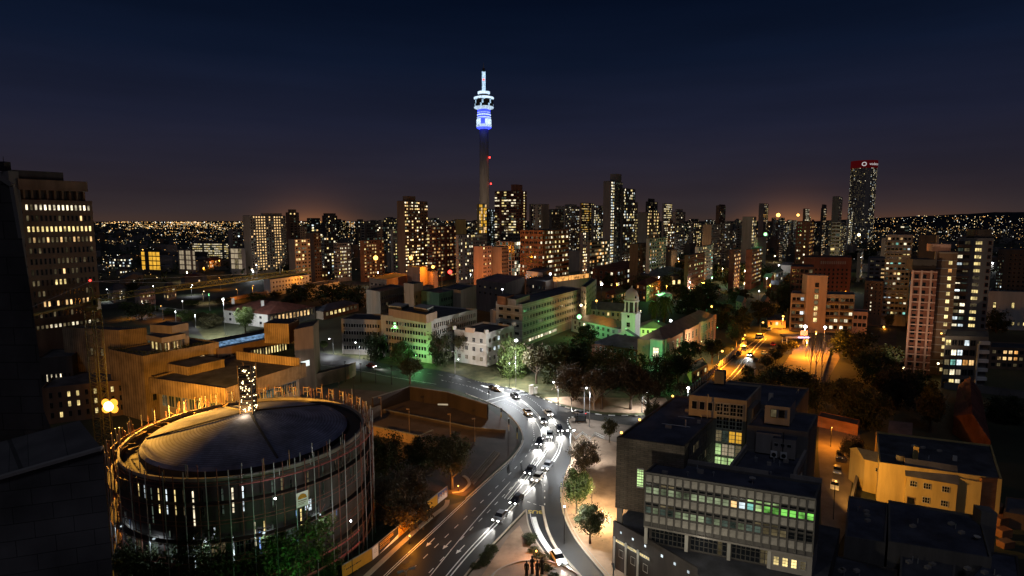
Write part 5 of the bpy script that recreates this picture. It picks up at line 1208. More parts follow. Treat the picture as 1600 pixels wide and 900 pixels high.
# brick blocks behind the green washed block
ft = quad3((572, 452), (594, 456), (632, 447), 21); t = building('brick_block', 'brick block with a blank amber end wall and a dark windowed side', ft, 21, 'beige_wall', par=.5); windows(t, ft[1], ft[2], 5, 19, 11, 4, .5, .5, lambda i, j: 'lit_dim' if (i, j) in ((2, 1), (8, 2)) else 'glass_dark', 'frame_pale', (0, 0))
ft = quad3((631, 442), (646.5, 444), (661, 441), 25.5); t = building('brick_block', 'square amber brick tower stump between the brick block and the dark hall', ft, 25.5, 'beige_wall', par=.4); windows(t, ft[1], ft[2], 6, 20, 2, 4, .2, .5, None)
ft = quad3((658, 454), (686, 458), (744, 446), 21.5); t = building('dark_hall', 'long dark hall with a faint green side wall behind the green washed block', ft, 21.5, 'green_paint', 'roof_felt_blue', par=.3); windows(t, ft[1], ft[2], 8, 19.5, 16, 3, .7, .5, None, 'green_paint', (0, 0))
ft = quad3((660, 452), (671, 454), (678, 451), 17); t = building('annex', 'tiny amber annex at the left end of the dark hall', ft, 19, 'beige_wall', par=.3); windows(t, ft[1], ft[2], 10, 16, 1, 1, .8, .8, lambda i, j: 'lit_white')
ft = quad3((690, 444), (720, 448), (744, 440), 24); t = building('long_roof', 'low block with an amber lit roof edge in front of the traffic signal', ft, 22, 'beige_wall', par=.9)
ft = quad3((577, 434), (604, 437), (641, 428.5), 17); t = building('stone_block', 'pale stained stone block lit amber by the left floodlights', ft, 17, 'peach_wall', par=.5); windows(t, ft[0], ft[1], 6, 15, 4, 2, .3, .3, None)
ft = quad3((636, 416), (656, 418), (668, 416), 24); t = building('stone_block', 'square pale stone block standing under the middle amber floodlight', ft, 24, 'peach_wall', par=.4); windows(t, ft[0], ft[1], 6, 12, 2, 1, .2, .5, None); windows(t, ft[1], ft[2], 6, 12, 2, 1, .2, .5, None)
ft = quad3((668, 424), (676, 425), (684, 423), 20); t = building('stone_block', 'low amber stone block right of the square stone block', ft, 20, 'peach_wall', par=.4); windows(t, ft[0], ft[1], 6, 12, 1, 1, .3, .4, None)
ft = quad3((744, 437), (790, 443), (820, 432), 20); t = building('service_block', 'dark blue grey service block with small wall lamps', ft, 20, 'grey_wall', 'roof_felt_blue', par=.4); windows(t, ft[0], ft[1], 10, 18, 5, 2, .3, .3, lambda i, j: 'lit_dim' if j == 0 and i in (1, 3) else 'glass_dark')
ft = quad3((822, 423), (848, 426), (866, 419), 21); t = building('service_block', 'dark flat block left of the orange lit strip', ft, 21, 'grey_wall', 'roof_felt_blue', par=.4); windows(t, ft[0], ft[1], 8, 19, 5, 3, .4, .4, mixpick(.12, WHITE, 4))
ft = quad3((866, 430), (870, 433), (920, 427), 22.5); t = building('service_block', 'flat block with a glowing orange roof strip behind the banded block', ft, 19.5, 'peach_wall', 'roof_felt', par=.3)
p, q = ft[1], ft[2]; m = MB(); d = (q - p).normalized(); n = Vector((d.y, -d.x, 0)); m.prism([(p + n * .05).xy, (q + n * .05).xy, (q - n * 3).xy, (p - n * 3).xy], 19.51, 22.5, 0, 1); m.build('lit_storey', ['lit_orange', 'roof_felt'], t)
ft = quad3((820, 436), (852, 440), (880, 432), 18); t = building('service_block', 'low dark roofed block in front of the orange lit strip', ft, 18, 'grey_wall', par=.4); windows(t, ft[0], ft[1], 6, 16, 6, 2, .3, .4, mixpick(.15, WHITE, 2))
# white house with red roof
ft = quad3((349, 484), (418, 491.5), (492, 479), 7.5); t = house('house', 'white walled house with a red hipped roof, lit by a bright street lamp', ft, 7.5, 12, 'white_wall', 'roof_tile_red', cat='house')
windows(t, ft[1], ft[2], 2.5, 7.0, 12, 1, .55, .75, lambda i, j: 'lit_warm' if 1 < i < 11 else 'lit_dim', 'frame_pale', (1, 1)); windows(t, ft[0], ft[1], .8, 7.0, 4, 2, .25, .5, None, 'frame_pale', (0, 1))
for px, py in ((364, 470), (410, 474)): c = G(px, py, 11.5); m = MB(); m.box((c.x, c.y, 11.3), (1.6, 1.4, 3.6), .5); m.build('chimney', 'white_wall', t)
ft = quad3((412, 433), (422, 437), (483, 429), 13); t = building('white_block', 'pale three storey block with small dark windows behind the crane jib', ft, 13, 'white_wall', par=.4); windows(t, ft[1], ft[2], 2, 12, 12, 3, .4, .45, lambda i, j: 'lit_dim' if (i, j) in ((7, 2), (10, 2)) else 'glass_dark', 'frame_pale')
ft = quad3((463, 446), (480, 449), (530, 440), 9); t = building('white_block', 'small pale annex right of the three storey block', ft, 9, 'white_wall', par=.4); windows(t, ft[0], ft[1], 2, 8, 4, 2, .3, .4, lambda i, j: 'lit_dim' if i == 3 else 'glass_dark')
ft = quad3((488, 484), (505, 487), (560, 474), 5); t = house('house', 'low lit villa with a blue grey roof right of the white house', ft, 5, 8, 'beige_wall', 'roof_metal'); windows(t, ft[1], ft[2], 1.6, 4.6, 8, 1, .6, .8, lambda i, j: 'lit_yellow' if 0 < i < 5 else 'lit_dim', 'frame_pale')
# domed clock tower and the hospital ranges
c = at(985.5, 520, 268); CTW = Vector((c.x, 268, 0)); t = thing('clock_tower', 'white domed cupola tower over a gabled porch, lit green from below', 'tower', CTW)
m = MB(); m.box(CTW + Vector((0, 0, 8.5)), (6.6, 6.6, 17), GA * -1); m.build('wall', 'white_wall', t)
m = MB(); m.box(CTW + Vector((0, 0, 17.2)), (7.3, 7.3, .5), -GA); m.build('cornice', 'white_wall', t)
m = MB(); m.lathe(CTW, [(2.5, 17.4), (2.5, 22.4)], 16); m.build('drum_core', 'dark_wall', t)
for k in range(8): a = k * pi / 4 + .2; m = MB(); m.tube([CTW + Vector((3.0 * cos(a), 3.0 * sin(a), 17.4)), CTW + Vector((3.0 * cos(a), 3.0 * sin(a), 22.4))], .38, 10); m.build('column', 'white_wall', t)
m = MB(); m.lathe(CTW, [(3.7, 22.4), (3.8, 22.9), (3.5, 23.1)], 24); m.build('entablature', 'white_wall', t)
m = MB(); m.lathe(CTW, [(3.3, 23.1), (3.25, 24.4), (2.9, 26.0), (2.2, 27.3), (1.2, 28.1), (.5, 28.4), (.4, 29.2), (.02, 29.8)], 24); m.build('dome', 'concrete_pale', t, smooth=True)
for k in range(4): a = k * pi / 2 - 1.2; put_window(t, CTW + Vector((3.28 * cos(a), 3.28 * sin(a), 24.6)), a + pi / 2, .9, 1.0, 'glass_dark', 'frame_pale', (0, 0), 'dome_window')
d = Vector((cos(-GA), sin(-GA), 0)); n = Vector((d.y, -d.x, 0))
put_window(t, CTW + n * 3.31 + Vector((0, 0, 12.0)), -GA, 1.7, 2.2, 'glass_dark', 'frame_pale', (1, 1)); put_window(t, CTW + n * 3.31 + Vector((0, 0, 15.8)), -GA, 1.2, 1.2, 'glass_dark', 'frame_pale', (0, 0))
m = MB(); b = CTW + n * 3.35; w = 6.5; m.prism([(b - d * w + n * 3).xy, (b + d * w + n * 3).xy, (b + d * w).xy, (b - d * w).xy], 0, 6.6); 
q = b + n * 3.02; m.poly([(*(q - d * w).xy, 6.62), (*(q + d * w).xy, 6.62), (*q.xy, 9.8)]); q2 = b; m.poly([(*(q2 + d * w).xy, 6.62), (*(q2 - d * w).xy, 6.62), (*q2.xy, 9.8)]); m.build('porch', 'white_wall', t)
m = MB(); q = b + n * 3.3
for s in (-1, 1): m.quad((*(q + d * w * 1.05 * s).xy, 6.5), (*q.xy, 10), (*q2.xy, 10), (*(q2 + d * w * 1.05 * s).xy, 6.5))
m.build('porch_roof', 'roof_metal', t); put_window(t, b + n * 3.04 + Vector((0, 0, 7.6)), -GA, 1.4, 1.2, 'glass_dark', 'frame_pale', (0, 0))
HD = Vector((sin(GA), cos(GA), 0)); HN = Vector((cos(GA), -sin(GA), 0))
def wing(label, p, q, dep, z, zr, wall, roof, kind='hip', nx=10, nz=2, lit=.1, name='hospital_wing', seed=1, along=0):
    d = (q - p).normalized(); n = Vector((-d.y, d.x, 0)) * dep; f = [p, q, q + n, p + n]; t = house(name, label, f, z, zr, wall, roof, kind, cat='building', along=along)
    windows(t, p, q, 1, z - .4, nx, nz, .45, .6, mixpick(lit, WHITE, seed), 'frame_pale', (1, 1)); return t, f
wing('low hospital wing with a dark roof running left from the clock tower', G(893, 497, 7), G(966, 514, 7), 12, 7, 10, 'white_wall', 'roof_metal', nx=9, nz=2, seed=2)
wing('low hospital wing with a dark roof running right from the clock tower', G(1000, 512, 7), G(1040, 514, 7), 14, 7, 10, 'white_wall', 'roof_metal', nx=5, nz=2, seed=3)
wing('dark roofed hospital wing in front of the clock tower', G(925, 536, 7), G(1008, 548, 7), 17, 7, 10.5, 'red_brick', 'roof_felt_blue', nx=10, nz=2, lit=.2, seed=4)
wing('cream hospital wing with a pitched roof behind the clock tower', G(915, 482, 8), G(972, 487, 8), 10, 8, 12, 'concrete_pale', 'roof_metal', 'gable', nx=7, seed=6)
p, q = G(1038, 534, 12), G(1118, 493, 12); p.z = q.z = 0; d = (q - p).normalized(); n = Vector((-d.y, d.x, 0)) * 11; f = [p, q, q + n, p + n]
t = thing('hospital_wing', 'long pink plastered hospital wing facing the orange street, its near end green', 'building', cen(f)); m = MB(); m.prism([v.xy for v in f], 0, 12); m.build('wall', 'pink_wall', t); hip(t, f, 12.003, 15.5, 'roof_metal', .5, .12)
windows(t, p, q, 1, 11.2, 13, 2, .42, .72, lambda i, j: 'lit_greenish' if (i, j) in ((2, 0), (3, 0), (2, 1), (3, 1)) else ('lit_dim' if i in (5, 9) else 'glass_dark'), 'frame_pale', (1, 2))
for k in (0, 4, 8, 12):
    c = p.lerp(q, (k + .5) / 13); nn = Vector((d.y, -d.x, 0)); m = MB(); m.box(c + nn * .3 + Vector((0, 0, 6.4)), (4.2, .7, 12.8), math.atan2(d.y, d.x)); b_ = m.build('projecting_bay', 'pink_wall', t)
    put_window(t, c + nn * .66 + Vector((0, 0, 9.4)), math.atan2(d.y, d.x), 1.4, 3.2, 'glass_dark', 'frame_pale', (1, 2))
e0, e1 = f[3], f[0]; dd = (e1 - e0).normalized(); nn = Vector((dd.y, -dd.x, 0)); m = MB(); m.prism([(e0 + dd * 6 + nn * 2.2).xy, (e1 + nn * 2.2).xy, (e1 + nn * .01).xy, (e0 + dd * 6 + nn * .01).xy], 0, 12.8); m.build('end_bay', 'white_wall', t)
put_window(t, e0 + dd * 8.5 + nn * 2.22 + Vector((0, 0, 8)), math.atan2(dd.y, dd.x), 2.6, 4, 'lit_white', 'frame_pale', (1, 2)); put_window(t, e0 + dd * 8.5 + nn * 2.22 + Vector((0, 0, 2.6)), math.atan2(dd.y, dd.x), 1.6, 2.8, 'glass_dark', 'frame_pale', (0, 1), 'door')
t = building('gatehouse', 'small lit gatehouse with a bright canopy beside the orange street', [G(1081, 582, 4), G(1106, 569, 4), G(1098, 558, 4), G(1074, 570, 4)], 4, 'yellow_wall', par=.3, cat='gatehouse')
m = MB(); c = G(1083, 585); m.box((c.x, c.y, 2.8), (5, 3, .25), .6); m.build('canopy', 'white_wall', t); windows(t, G(1081, 582, 4), G(1106, 569, 4), 1, 3.4, 4, 1, .5, .7, lambda i, j: 'lit_yellow' if i % 2 else 'glass_dark')
# street boundary fence on the left of the orange street
P = smooth(gp([(1078, 614), (1105, 592), (1130, 570), (1152, 550), (1166, 538)]), 4); t = thing('railing_fence', 'dark railing fence with pale posts along the orange street', 'fence', P[0]); m = MB(); strip(m, P, .25, 0, 1.1); m.build('low_wall', 'brown_wall', t)
for q in resample(P, 3.0)[:60]: m = MB(); m.box((q.x, q.y, 1.3), (.45, .45, 2.6), .5); m.build('post', 'concrete_pale', t)
m = MB(); strip(m, P, .06, 1.2, 2.1); m.build('railing', 'black_metal', t)

# small roof fittings
r = random.Random(61)
for root, rc, n in ((OB, [(O(-5.5, 8), O(3, 30), 23.15), (O(1, 1.2), O(18, 4.5), 19.7), (O(12, 8), O(18, 14), 19.7), (O(1, 36), O(14, 48), 23.05)], 6),) :
    for a, b, z in rc:
        for k in range(n):
            p = Vector((a.x + (b.x - a.x) * r.random(), a.y + (b.y - a.y) * r.random(), z)); m = MB(); q = r.random()
            if q < .4: m.tube([p, p + Vector((0, 0, r.uniform(.5, 1.2)))], .09, 6); m.tube([p + Vector((0, 0, .5)), p + Vector((.01, 0, .7))], .18, 8); m.build('vent_pipe', 'galvanised', root)
            elif q < .7: m.box(p + Vector((0, 0, .25)), (r.uniform(.5, 1.1), r.uniform(.4, .8), .5), ANG); m.build('roof_vent', 'concrete', root)
            else: d_ = (E1 if r.random() < .5 else E2) * r.uniform(2, 5); m.tube([p + Vector((0, 0, .15)), p + d_ + Vector((0, 0, .15))], .05, 5); m.build('cable_duct', 'galvanised', root)
for o in [x for x in COL.objects if x.get('category') == 'house' and 'yellow two storey' in x.get('label', '')] + [x for x in COL.objects if x.name.startswith('outbuilding')]:
    rf = [c for c in o.children if c.name.split('.')[0] == 'roof'][0]; V = [v.co for v in rf.data.vertices]; zt = max(v.z for v in V); x0, x1 = min(v.x for v in V), max(v.x for v in V); y0, y1 = min(v.y for v in V), max(v.y for v in V); w0 = wloc(o)
    for k in range(5):
        p = w0 + Vector((x0 + (x1 - x0) * r.uniform(.3, .7), y0 + (y1 - y0) * r.uniform(.35, .7), zt)); m = MB()
        if k % 2: m.tube([p, p + Vector((0, 0, .9))], .08, 6); m.build('vent_pipe', 'galvanised', o)
        else: m.box(p + Vector((0, 0, .2)), (.9, .6, .4), .3); m.build('roof_vent', 'concrete', o)
# ================================================================== LEFT OFFICE TOWER
P0 = at(33, 312, 190); d = Vector((sin(GA), cos(GA), 0)); P1 = P0 + d * 19.8; n = Vector((-d.y, d.x, 0)); ft = [P0, P1, P1 + n * 22, P0 + n * 22]; zt = P0.z
t = thing('office_tower', 'tall dark brown office tower with two bright rows of windows, left of the crane', 'tower', cen(ft))
m = MB(); m.prism([p.xy for p in ft], 0, zt, 0); m.build('wall', 'brown_wall', t)
def lf(i, j):
    r = random.Random(i * 31 + j * 7)
    if j == 0: return 'lit_white' if i != 1 else 'lit_dim'
    if j == 2: return 'lit_yellow' if r.random() < .9 else 'lit_warm'
    if j == 3: return 'lit_dim' if r.random() < .7 else 'lit_warm'
    if j == 7: return 'lit_yellow' if i in (5, 6, 7) else 'lit_dim' if r.random() < .3 else 'glass_dark'
    if j == 9: return 'lit_warm' if i in (2, 3, 5, 7, 8, 11, 12) else 'glass_dark'
    return 'lit_warm' if r.random() < .04 else 'lit_dim' if r.random() < .22 else 'glass_dark'
windows(t, P0, P1, zt - 39.5, zt - .6, 15, 11, .55, .55, lf, 'window_frame', (0, 0), .03, 99)
windows(t, P0, P1, zt - 43.5, zt - 40, 15, 1, .62, .36, lambda i, j: 'lit_white' if i in (3, 4, 5, 8, 9, 12) else 'lit_dim', 'window_frame', (0, 0), .03, 115)
for j in range(12): m = MB(); z = zt - .35 - j * 3.536; q = -n * .30; m.prism([(P0 + q).xy, (P1 + q).xy, P1.xy, P0.xy], z - .45, z + .45); m.build('floor_band', 'brown_wall', t)
m = MB(); I = inset(ft, 1.5); m.prism([tuple(p) for p in I], zt + .02, zt + 3.2); m.build('recessed_storey', 'dark_wall', t)
for k in range(9): m = MB(); q = Vector((*I[0], 0)).lerp(Vector((*I[1], 0)), k / 8); m.box((q.x, q.y - .5, zt + 1.6), (.6, .9, 3.2)); m.build('pier', 'brown_wall', t)
m = MB(); C2 = inset(ft, -.5); C2[1] = C2[1] - Vector((d.x, d.y)) * 1.6; m.prism([tuple(p) for p in C2], zt + 3.21, zt + 6.6); m.build('crown', 'brown_wall', t)
m = MB(); m.prism([tuple(p) for p in (Vector(I[0]) - Vector((d.x, d.y)) * 3, Vector(I[0]).lerp(Vector(I[1]), .66), Vector(I[3]).lerp(Vector(I[2]), .66), Vector(I[3]))], zt + 6.61, zt + 9.4); m.build('plant_room', 'dark_wall', t)
m = MB(); q0 = P0 - d * 2.6; m.prism([q0.xy, (P0 - d * .02).xy, (P0 - d * .02 + n * 22).xy, (q0 + n * 22).xy], 0, zt + 8.9); m.build('service_core', 'concrete_dark', t)
m = MB(); c = at(6, 257, 191); m.box((c.x, c.y, zt + 10.5), (2.4, 2.4, 3.0)); m.tube([c, c + Vector((0, 0, 2.5))], .08, 5); m.build('aerial', 'black_metal', t)
pa = G(55, 502, 24); ft = [pa, pa + d * 15, pa + d * 15 + n * 16, pa + n * 16]; t = building('car_deck', 'green lit lower block with rows of square openings at the foot of the dark tower', ft, 24, 'concrete', par=.4); windows(t, ft[0], ft[1], 10, 23, 9, 4, .62, .62, lambda i, j: 'lit_warm' if (i, j) in ((4, 0), (7, 3), (8, 3)) else 'glass_dark', 'concrete', (0, 0))
lamp(t, pa + d * 2 - n * .2 + Vector((1, -2.5, -9)), 900, GRN, .4, 'green_flood')

# ================================================================== APARTMENT BLOCKS AT THE RIGHT
# three storey flats with a tall stair tower
def wall_at(L, Rr, Yl, Yr, dep, zl=None):
    a, b = at(*L, Yl), at(*Rr, Yr); d = (b - a); d.z = 0; d.normalize(); n = Vector((a.x + b.x, a.y + b.y, 0)).normalized() * dep; z = (a.z + b.z) / 2; return [Vector((a.x, a.y, 0)), Vector((b.x, b.y, 0)), Vector((b.x, b.y, 0)) + n, Vector((a.x, a.y, 0)) + n], z
ft, z = wall_at((1236, 458), (1336, 461), 312, 306, 14); t = thing('apartment_block', 'brown four storey flats with balcony bands either side of a tall pale stair tower', 'building', cen(ft)); shell(ft, 0, z, t, 'beige_wall', 'roof_felt_blue', .4)
a, b = ft[0], ft[1]
for f0, f1, nx, sd in ((.02, .22, 2, 1), (.56, .76, 2, 2), (.78, .985, 2, 3)):
    p, q = a.lerp(b, f0), a.lerp(b, f1); windows(t, p, q, z - 19.5, z - 1.2, 3, 5, .88, .56, (lambda s: (lambda i, j: 'lit_cool' if (s, j) in ((1, 0), (1, 2)) and i == 2 else 'lit_white' if (s + j + i) % 7 == 0 else 'lit_dim' if (i + j + s) % 3 == 0 else 'glass_dark'))(sd), 'window_frame', (1, 0), .01)
    for j in range(5): m = MB(); d = (q - p).normalized(); n = Vector((d.y, -d.x, 0)); zz = z - 4.6 - 3.66 * j; m.prism([(p + n * 1.0).xy, (q + n * 1.0).xy, (q + n * .16).xy, (p + n * .16).xy], zz - .15, zz + .85); m.build('balcony', 'brown_wall', t)
c = [a.lerp(b, .22), a.lerp(b, .54)]; d = (b - a).normalized(); n = Vector((d.y, -d.x, 0)); zt2 = at(1274, 430, 309).z; m = MB(); fq = [c[0] + n * 2.4, c[1] + n * 2.4, c[1] - n * 6, c[0] - n * 6]; m.prism([p.xy for p in fq], 0, zt2); m.build('stair_tower', 'peach_wall', t)
for j in range(7): put_window(t, fq[0].lerp(fq[1], .5) + n * .01 + Vector((0, 0, zt2 - 5 - j * 3.1)), math.atan2(d.y, d.x), 2.0, 2.4, ('glass_dark', 'lit_dim', 'lit_yellow', 'lit_dim', 'lit_yellow', 'lit_warm', 'lit_yellow')[j], 'window_frame', (1, 2))
ft, z = wall_at((1333, 486), (1356, 488), 305, 303, 10); t = building('annex', 'low pale annex stepping down right of the balcony flats', ft, z, 'pink_wall', par=.4); windows(t, ft[0], ft[1], z - 9, z - 1, 3, 2, .8, .5, None)
ft, z = wall_at((1236, 415), (1272, 418), 345, 340, 20); t = building('brick_block', 'dark framed brick block behind the pale stair tower', ft, z, 'redbrown_wall', par=.5); windows(t, ft[0], ft[1], 6, z - 1, 5, 8, .85, .7, lambda i, j: 'lit_dim' if (i, j) == (4, 0) else 'glass_dark', 'brown_wall', (0, 0))
ft, z = wall_at((1256, 401), (1331, 403), 400, 396, 22); t = building('brick_block', 'wide dark brick block with faint painted letters under its roof line', ft, z, 'redbrown_wall', par=.5); windows(t, ft[0], ft[1], 10, z - 7, 10, 6, .4, .5, None)
m = MB(); d = (ft[1] - ft[0]).normalized(); n = Vector((d.y, -d.x, 0)) * .05; textlines_r = random.Random(3); x = .36
while x < .86:
    p = ft[0].lerp(ft[1], x) + n; q = ft[0].lerp(ft[1], x + .028) + n; m.quad((*p.xy, z - 4.6), (*q.xy, z - 4.6), (*q.xy, z - 2.6), (*p.xy, z - 2.6)); x += .045
m.build('lettering', 'concrete', t)
ft, z = wall_at((1352, 437), (1381, 441), 330, 326, 22); t = building('apartment_block', 'narrow dark brown block left of the orange lit alley', ft, z, 'brown_wall', par=.4); windows(t, ft[0], ft[1], 6, z - 1, 4, 9, .3, .45, lambda i, j: 'lit_white' if i == 1 and j in (1, 3, 5, 6, 7) else 'glass_dark')
ft, z = wall_at((1357, 402), (1405, 404), 420, 416, 20); t = building('apartment_block', 'grey flats with a column of warm windows above the orange alley', ft, z, 'grey_wall', par=.4); windows(t, ft[0], ft[1], 6, z - 1, 5, 9, .7, .45, lambda i, j: 'lit_warm' if i == 2 and j in (2, 3, 4, 5) else 'lit_orange' if (i, j) in ((3, 5), (4, 5)) else 'lit_dim' if (i * 3 + j) % 4 == 0 else 'glass_dark')
ft, z = wall_at((1376, 458), (1402, 460), 372, 370, 8); t = building('arcade_building', 'amber lit two storey facade at the far end of the orange alley', ft, z, 'yellow_wall', par=.4); windows(t, ft[0], ft[1], 1, z - 1, 4, 3, .6, .6, lambda i, j: 'lit_amber' if j < 2 and (i + j) % 2 == 0 else 'glass_dark')
lamp(t, at(1392, 478, 362), 7000, SOD, .4); lamp(t, at(1386, 520, 330), 4500, SOD, .4)
ft, z = wall_at((1386, 366), (1426, 368), 330, 326, 16); t = building('apartment_block', 'stacked balcony flats left of the pink framed slab', ft, z, 'concrete', par=.4); windows(t, ft[0], ft[1], 6, z - .8, 6, 16, .72, .5, mixpick(.22, ('lit_yellow', 'lit_white', 'lit_cool', 'lit_warm', 'lit_teal'), 21, dim=.2), 'window_frame', (0, 0), .03, 96)
for j in range(14): m = MB(); d = (ft[1] - ft[0]).normalized(); n = Vector((d.y, -d.x, 0)); zz = z - 3.6 - j * 3.2; m.prism([(ft[0] + n * 1.2).xy, (ft[1] + n * 1.2).xy, (ft[1] + n * .2).xy, (ft[0] + n * .2).xy], zz - .5, zz + .25); m.build('balcony', 'concrete', t)
ft, z = wall_at((1425, 421), (1465, 424), 222, 219, 15); t = building('apartment_block', 'slab of flats with a pink white grid frame over dark square windows', ft, z, 'redbrown_wall', par=.4)
a, b = ft[0], ft[1]; d = (b - a).normalized(); n = Vector((d.y, -d.x, 0)); an = math.atan2(d.y, d.x); L = (b - a).length; nz = 14; ch = (z - .4) / nz
for x in (0.0, .36, .73): m = MB(); p = a + d * L * (x + .035) + n * .2; m.box((p.x, p.y, z / 2), (.62, .38, z), an); m.build('frame_pier', 'pink_wall', t)
for j in range(nz): m = MB(); p = a + d * L * .5 + n * .16; m.box((p.x, p.y, z - .5 - j * ch), (L, .30, .42), an); m.build('frame_band', 'pink_wall', t)
windows(t, a, b, .5, z - 1, 3, 13, .66, .78, None, 'redbrown_wall', (0, 0), .06)
p0 = [a - n * 2 + d * .5, b - n * 2, b - n * 12, a - n * 12 + d * .5]; m = MB(); m.prism([p.xy for p in p0], z - .3, z + 4.0); m.build('penthouse', 'dark_wall', t)
ft, z = wall_at((1436, 367), (1467, 368), 300, 297, 18); t = building('apartment_block', 'plain dark slab rising behind the pink framed flats', ft, z, 'dark_wall', par=.4); m = MB(); m.box((ft[1].x - .7, ft[1].y - .2, z / 2), (1.2, .6, z)); m.build('pilaster', 'concrete', t)
# tallest flats at the right
ft, z = wall_at((1465, 393), (1497, 394), 224, 222, 14); t = building('apartment_tower', 'banded brick stair block with a column of lit landings, joined to the tallest flats', ft, z, 'brown_wall', par=.4)
a, b = ft[0], ft[1]; d = (b - a).normalized(); n = Vector((d.y, -d.x, 0)); an = math.atan2(d.y, d.x)
for j in range(16): m = MB(); p = a.lerp(b, .5) + n * .1; m.box((p.x, p.y, z - .4 - j * 2.95), ((b - a).length, .24, .3), an); m.build('floor_band', 'concrete', t)
for j in range(15): put_window(t, a.lerp(b, .68) + n * .01 + Vector((0, 0, z - 4.1 - j * 2.95)), an, 1.3, 1.6, 'lit_orange' if j == 1 else 'lit_yellow' if j not in (9, 13) else 'lit_dim', 'frame_pale', (1, 1))
m = MB(); m.box((a.lerp(b, .5).x, a.y + 4, z + 1.4), ((b - a).length * .9, 6, 2.8), an); m.build('penthouse', 'pink_wall', t)
ft, z = wall_at((1497, 373), (1553, 371), 240, 236, 18); t = building('apartment_tower', 'tallest right hand flats with lit balconies and a column of yellow windows', ft, z, 'grey_wall', par=.4)
a, b = ft[0], ft[1]; d = (b - a).normalized(); n = Vector((d.y, -d.x, 0)); an = math.atan2(d.y, d.x); r = random.Random(12)
windows(t, a, a.lerp(b, .38), 4, z - .5, 2, 17, .9, .5, lambda i, j: r.choice(('lit_cool', 'lit_white', 'lit_dim', 'glass_dark', 'lit_dimcool')) if j < 13 else 'glass_dark', 'window_frame', (1, 0), .02)
for j in range(16): m = MB(); p, q = a, a.lerp(b, .38); zz = z - 3.0 - j * 3.15; m.prism([(p + n * 1.2).xy, (q + n * 1.2).xy, (q + n * .2).xy, (p + n * .2).xy], zz - .6, zz + .2); m.build('balcony', 'brown_wall', t)
windows(t, a.lerp(b, .42), a.lerp(b, .78), 4, z - .5, 1, 17, .62, .5, lambda i, j: 'lit_yellow' if j not in (5, 6, 9) else 'lit_dim', 'frame_pale', (2, 0)); windows(t, a.lerp(b, .82), b, 4, z - .5, 1, 17, .6, .6, lambda i, j: 'glass_dark', 'redbrown_wall', (0, 0))
m = MB(); p = a.lerp(b, .72) - n * 5; m.box((p.x, p.y, z + 1.6), ((b - a).length * .5, 8, 3.6), an); m.build('penthouse', 'dark_wall', t)
for k in range(10): put_window(t, b + n * 0 + Vector((.02, 2.5, z - 18 - k * 3)), R(80), 1.2, 1.2, 'lit_white' if k % 3 == 0 else 'glass_dark', 'window_frame', (0, 0))
ft, z = wall_at((1477, 523), (1545, 528), 205, 203, 16); t = building('apartment_block', 'lower block with bright glazed balconies in front of the tallest flats', ft, z, 'concrete_dark', 'roof_metal', par=.3)
a, b = ft[0], ft[1]; d = (b - a).normalized(); n = Vector((d.y, -d.x, 0)); an = math.atan2(d.y, d.x); kk = {(0, 0): 'lit_yellow', (3, 0): 'lit_cool', (1, 1): 'lit_white', (2, 1): 'lit_cool', (1, 2): 'lit_teal', (2, 2): 'lit_cool', (3, 2): 'lit_orange', (4, 2): 'lit_warm', (1, 3): 'lit_white', (2, 3): 'lit_beige', (2, 4): 'lit_white', (1, 4): 'lit_yellow', (4, 4): 'lit_orange', (0, 2): 'lit_dim', (0, 3): 'lit_dim'}
windows(t, a, a.lerp(b, .74), .6, z - .6, 5, 5, .9, .62, lambda i, j: kk.get((i, j), 'glass_dark'), 'window_frame', (1, 0), .02)
for j in range(5): m = MB(); p, q = a.lerp(b, .78), b; zz = z - 2.0 - j * 3.2; m.prism([(p + n * 1.1).xy, (q + n * 1.1).xy, (q + n * .1).xy, (p + n * .1).xy], zz - .7, zz + .5); m.build('balcony', 'white_wall', t)
m = MB(); p = a.lerp(b, .76) + n * .5; m.box((p.x, p.y, z / 2 - 1), (.35, .9, z - 3), an); m.build('pier', 'white_wall', t)
ft, z = wall_at((1546, 542), (1640, 546), 232, 228, 14); t = building('apartment_block', 'low flats with warm windows at the right edge beyond the fence', ft, z, 'brown_wall', par=.4); windows(t, ft[0], ft[1], .6, z - .5, 10, 3, .72, .55, lambda i, j: 'lit_warm' if (i, j) in ((2, 0), (3, 0), (1, 1), (2, 1), (3, 1)) else 'lit_orange' if (i, j) in ((4, 0), (4, 1)) else 'lit_dim' if (i + j) % 3 == 0 else 'glass_dark')
ft, z = wall_at((1560, 392), (1640, 388), 330, 320, 24); t = building('apartment_block', 'broad dark block with a speckled lit side at the right edge', ft, z, 'dark_wall', par=.4); windows(t, ft[0], ft[0].lerp(ft[1], .14), 12, z - 2, 3, 16, .5, .5, mixpick(.5, ('lit_dimcool', 'lit_dim', 'lit_cool'), 5), 'window_frame', (0, 0)); windows(t, ft[0].lerp(ft[1], .2), ft[1], 12, z - 2, 8, 12, .6, .5, lambda i, j: 'glass_dark', 'brown_wall', (0, 0), .02, 96)
ft, z = wall_at((1545, 454), (1640, 458), 318, 312, 20); t = building('low_block', 'low pale flat roofed block with lit ground windows at the right edge', ft, z, 'concrete_pale', par=.4, cat='building'); windows(t, ft[0], ft[1], 8, z - 2, 6, 1, .3, .3, lambda i, j: 'lit_yellow' if i in (0, 2, 5) else None); windows(t, ft[0], ft[1], 1, 6, 10, 1, .4, .4, lambda i, j: 'lit_yellow' if i in (3, 4, 6) else 'lit_dim')

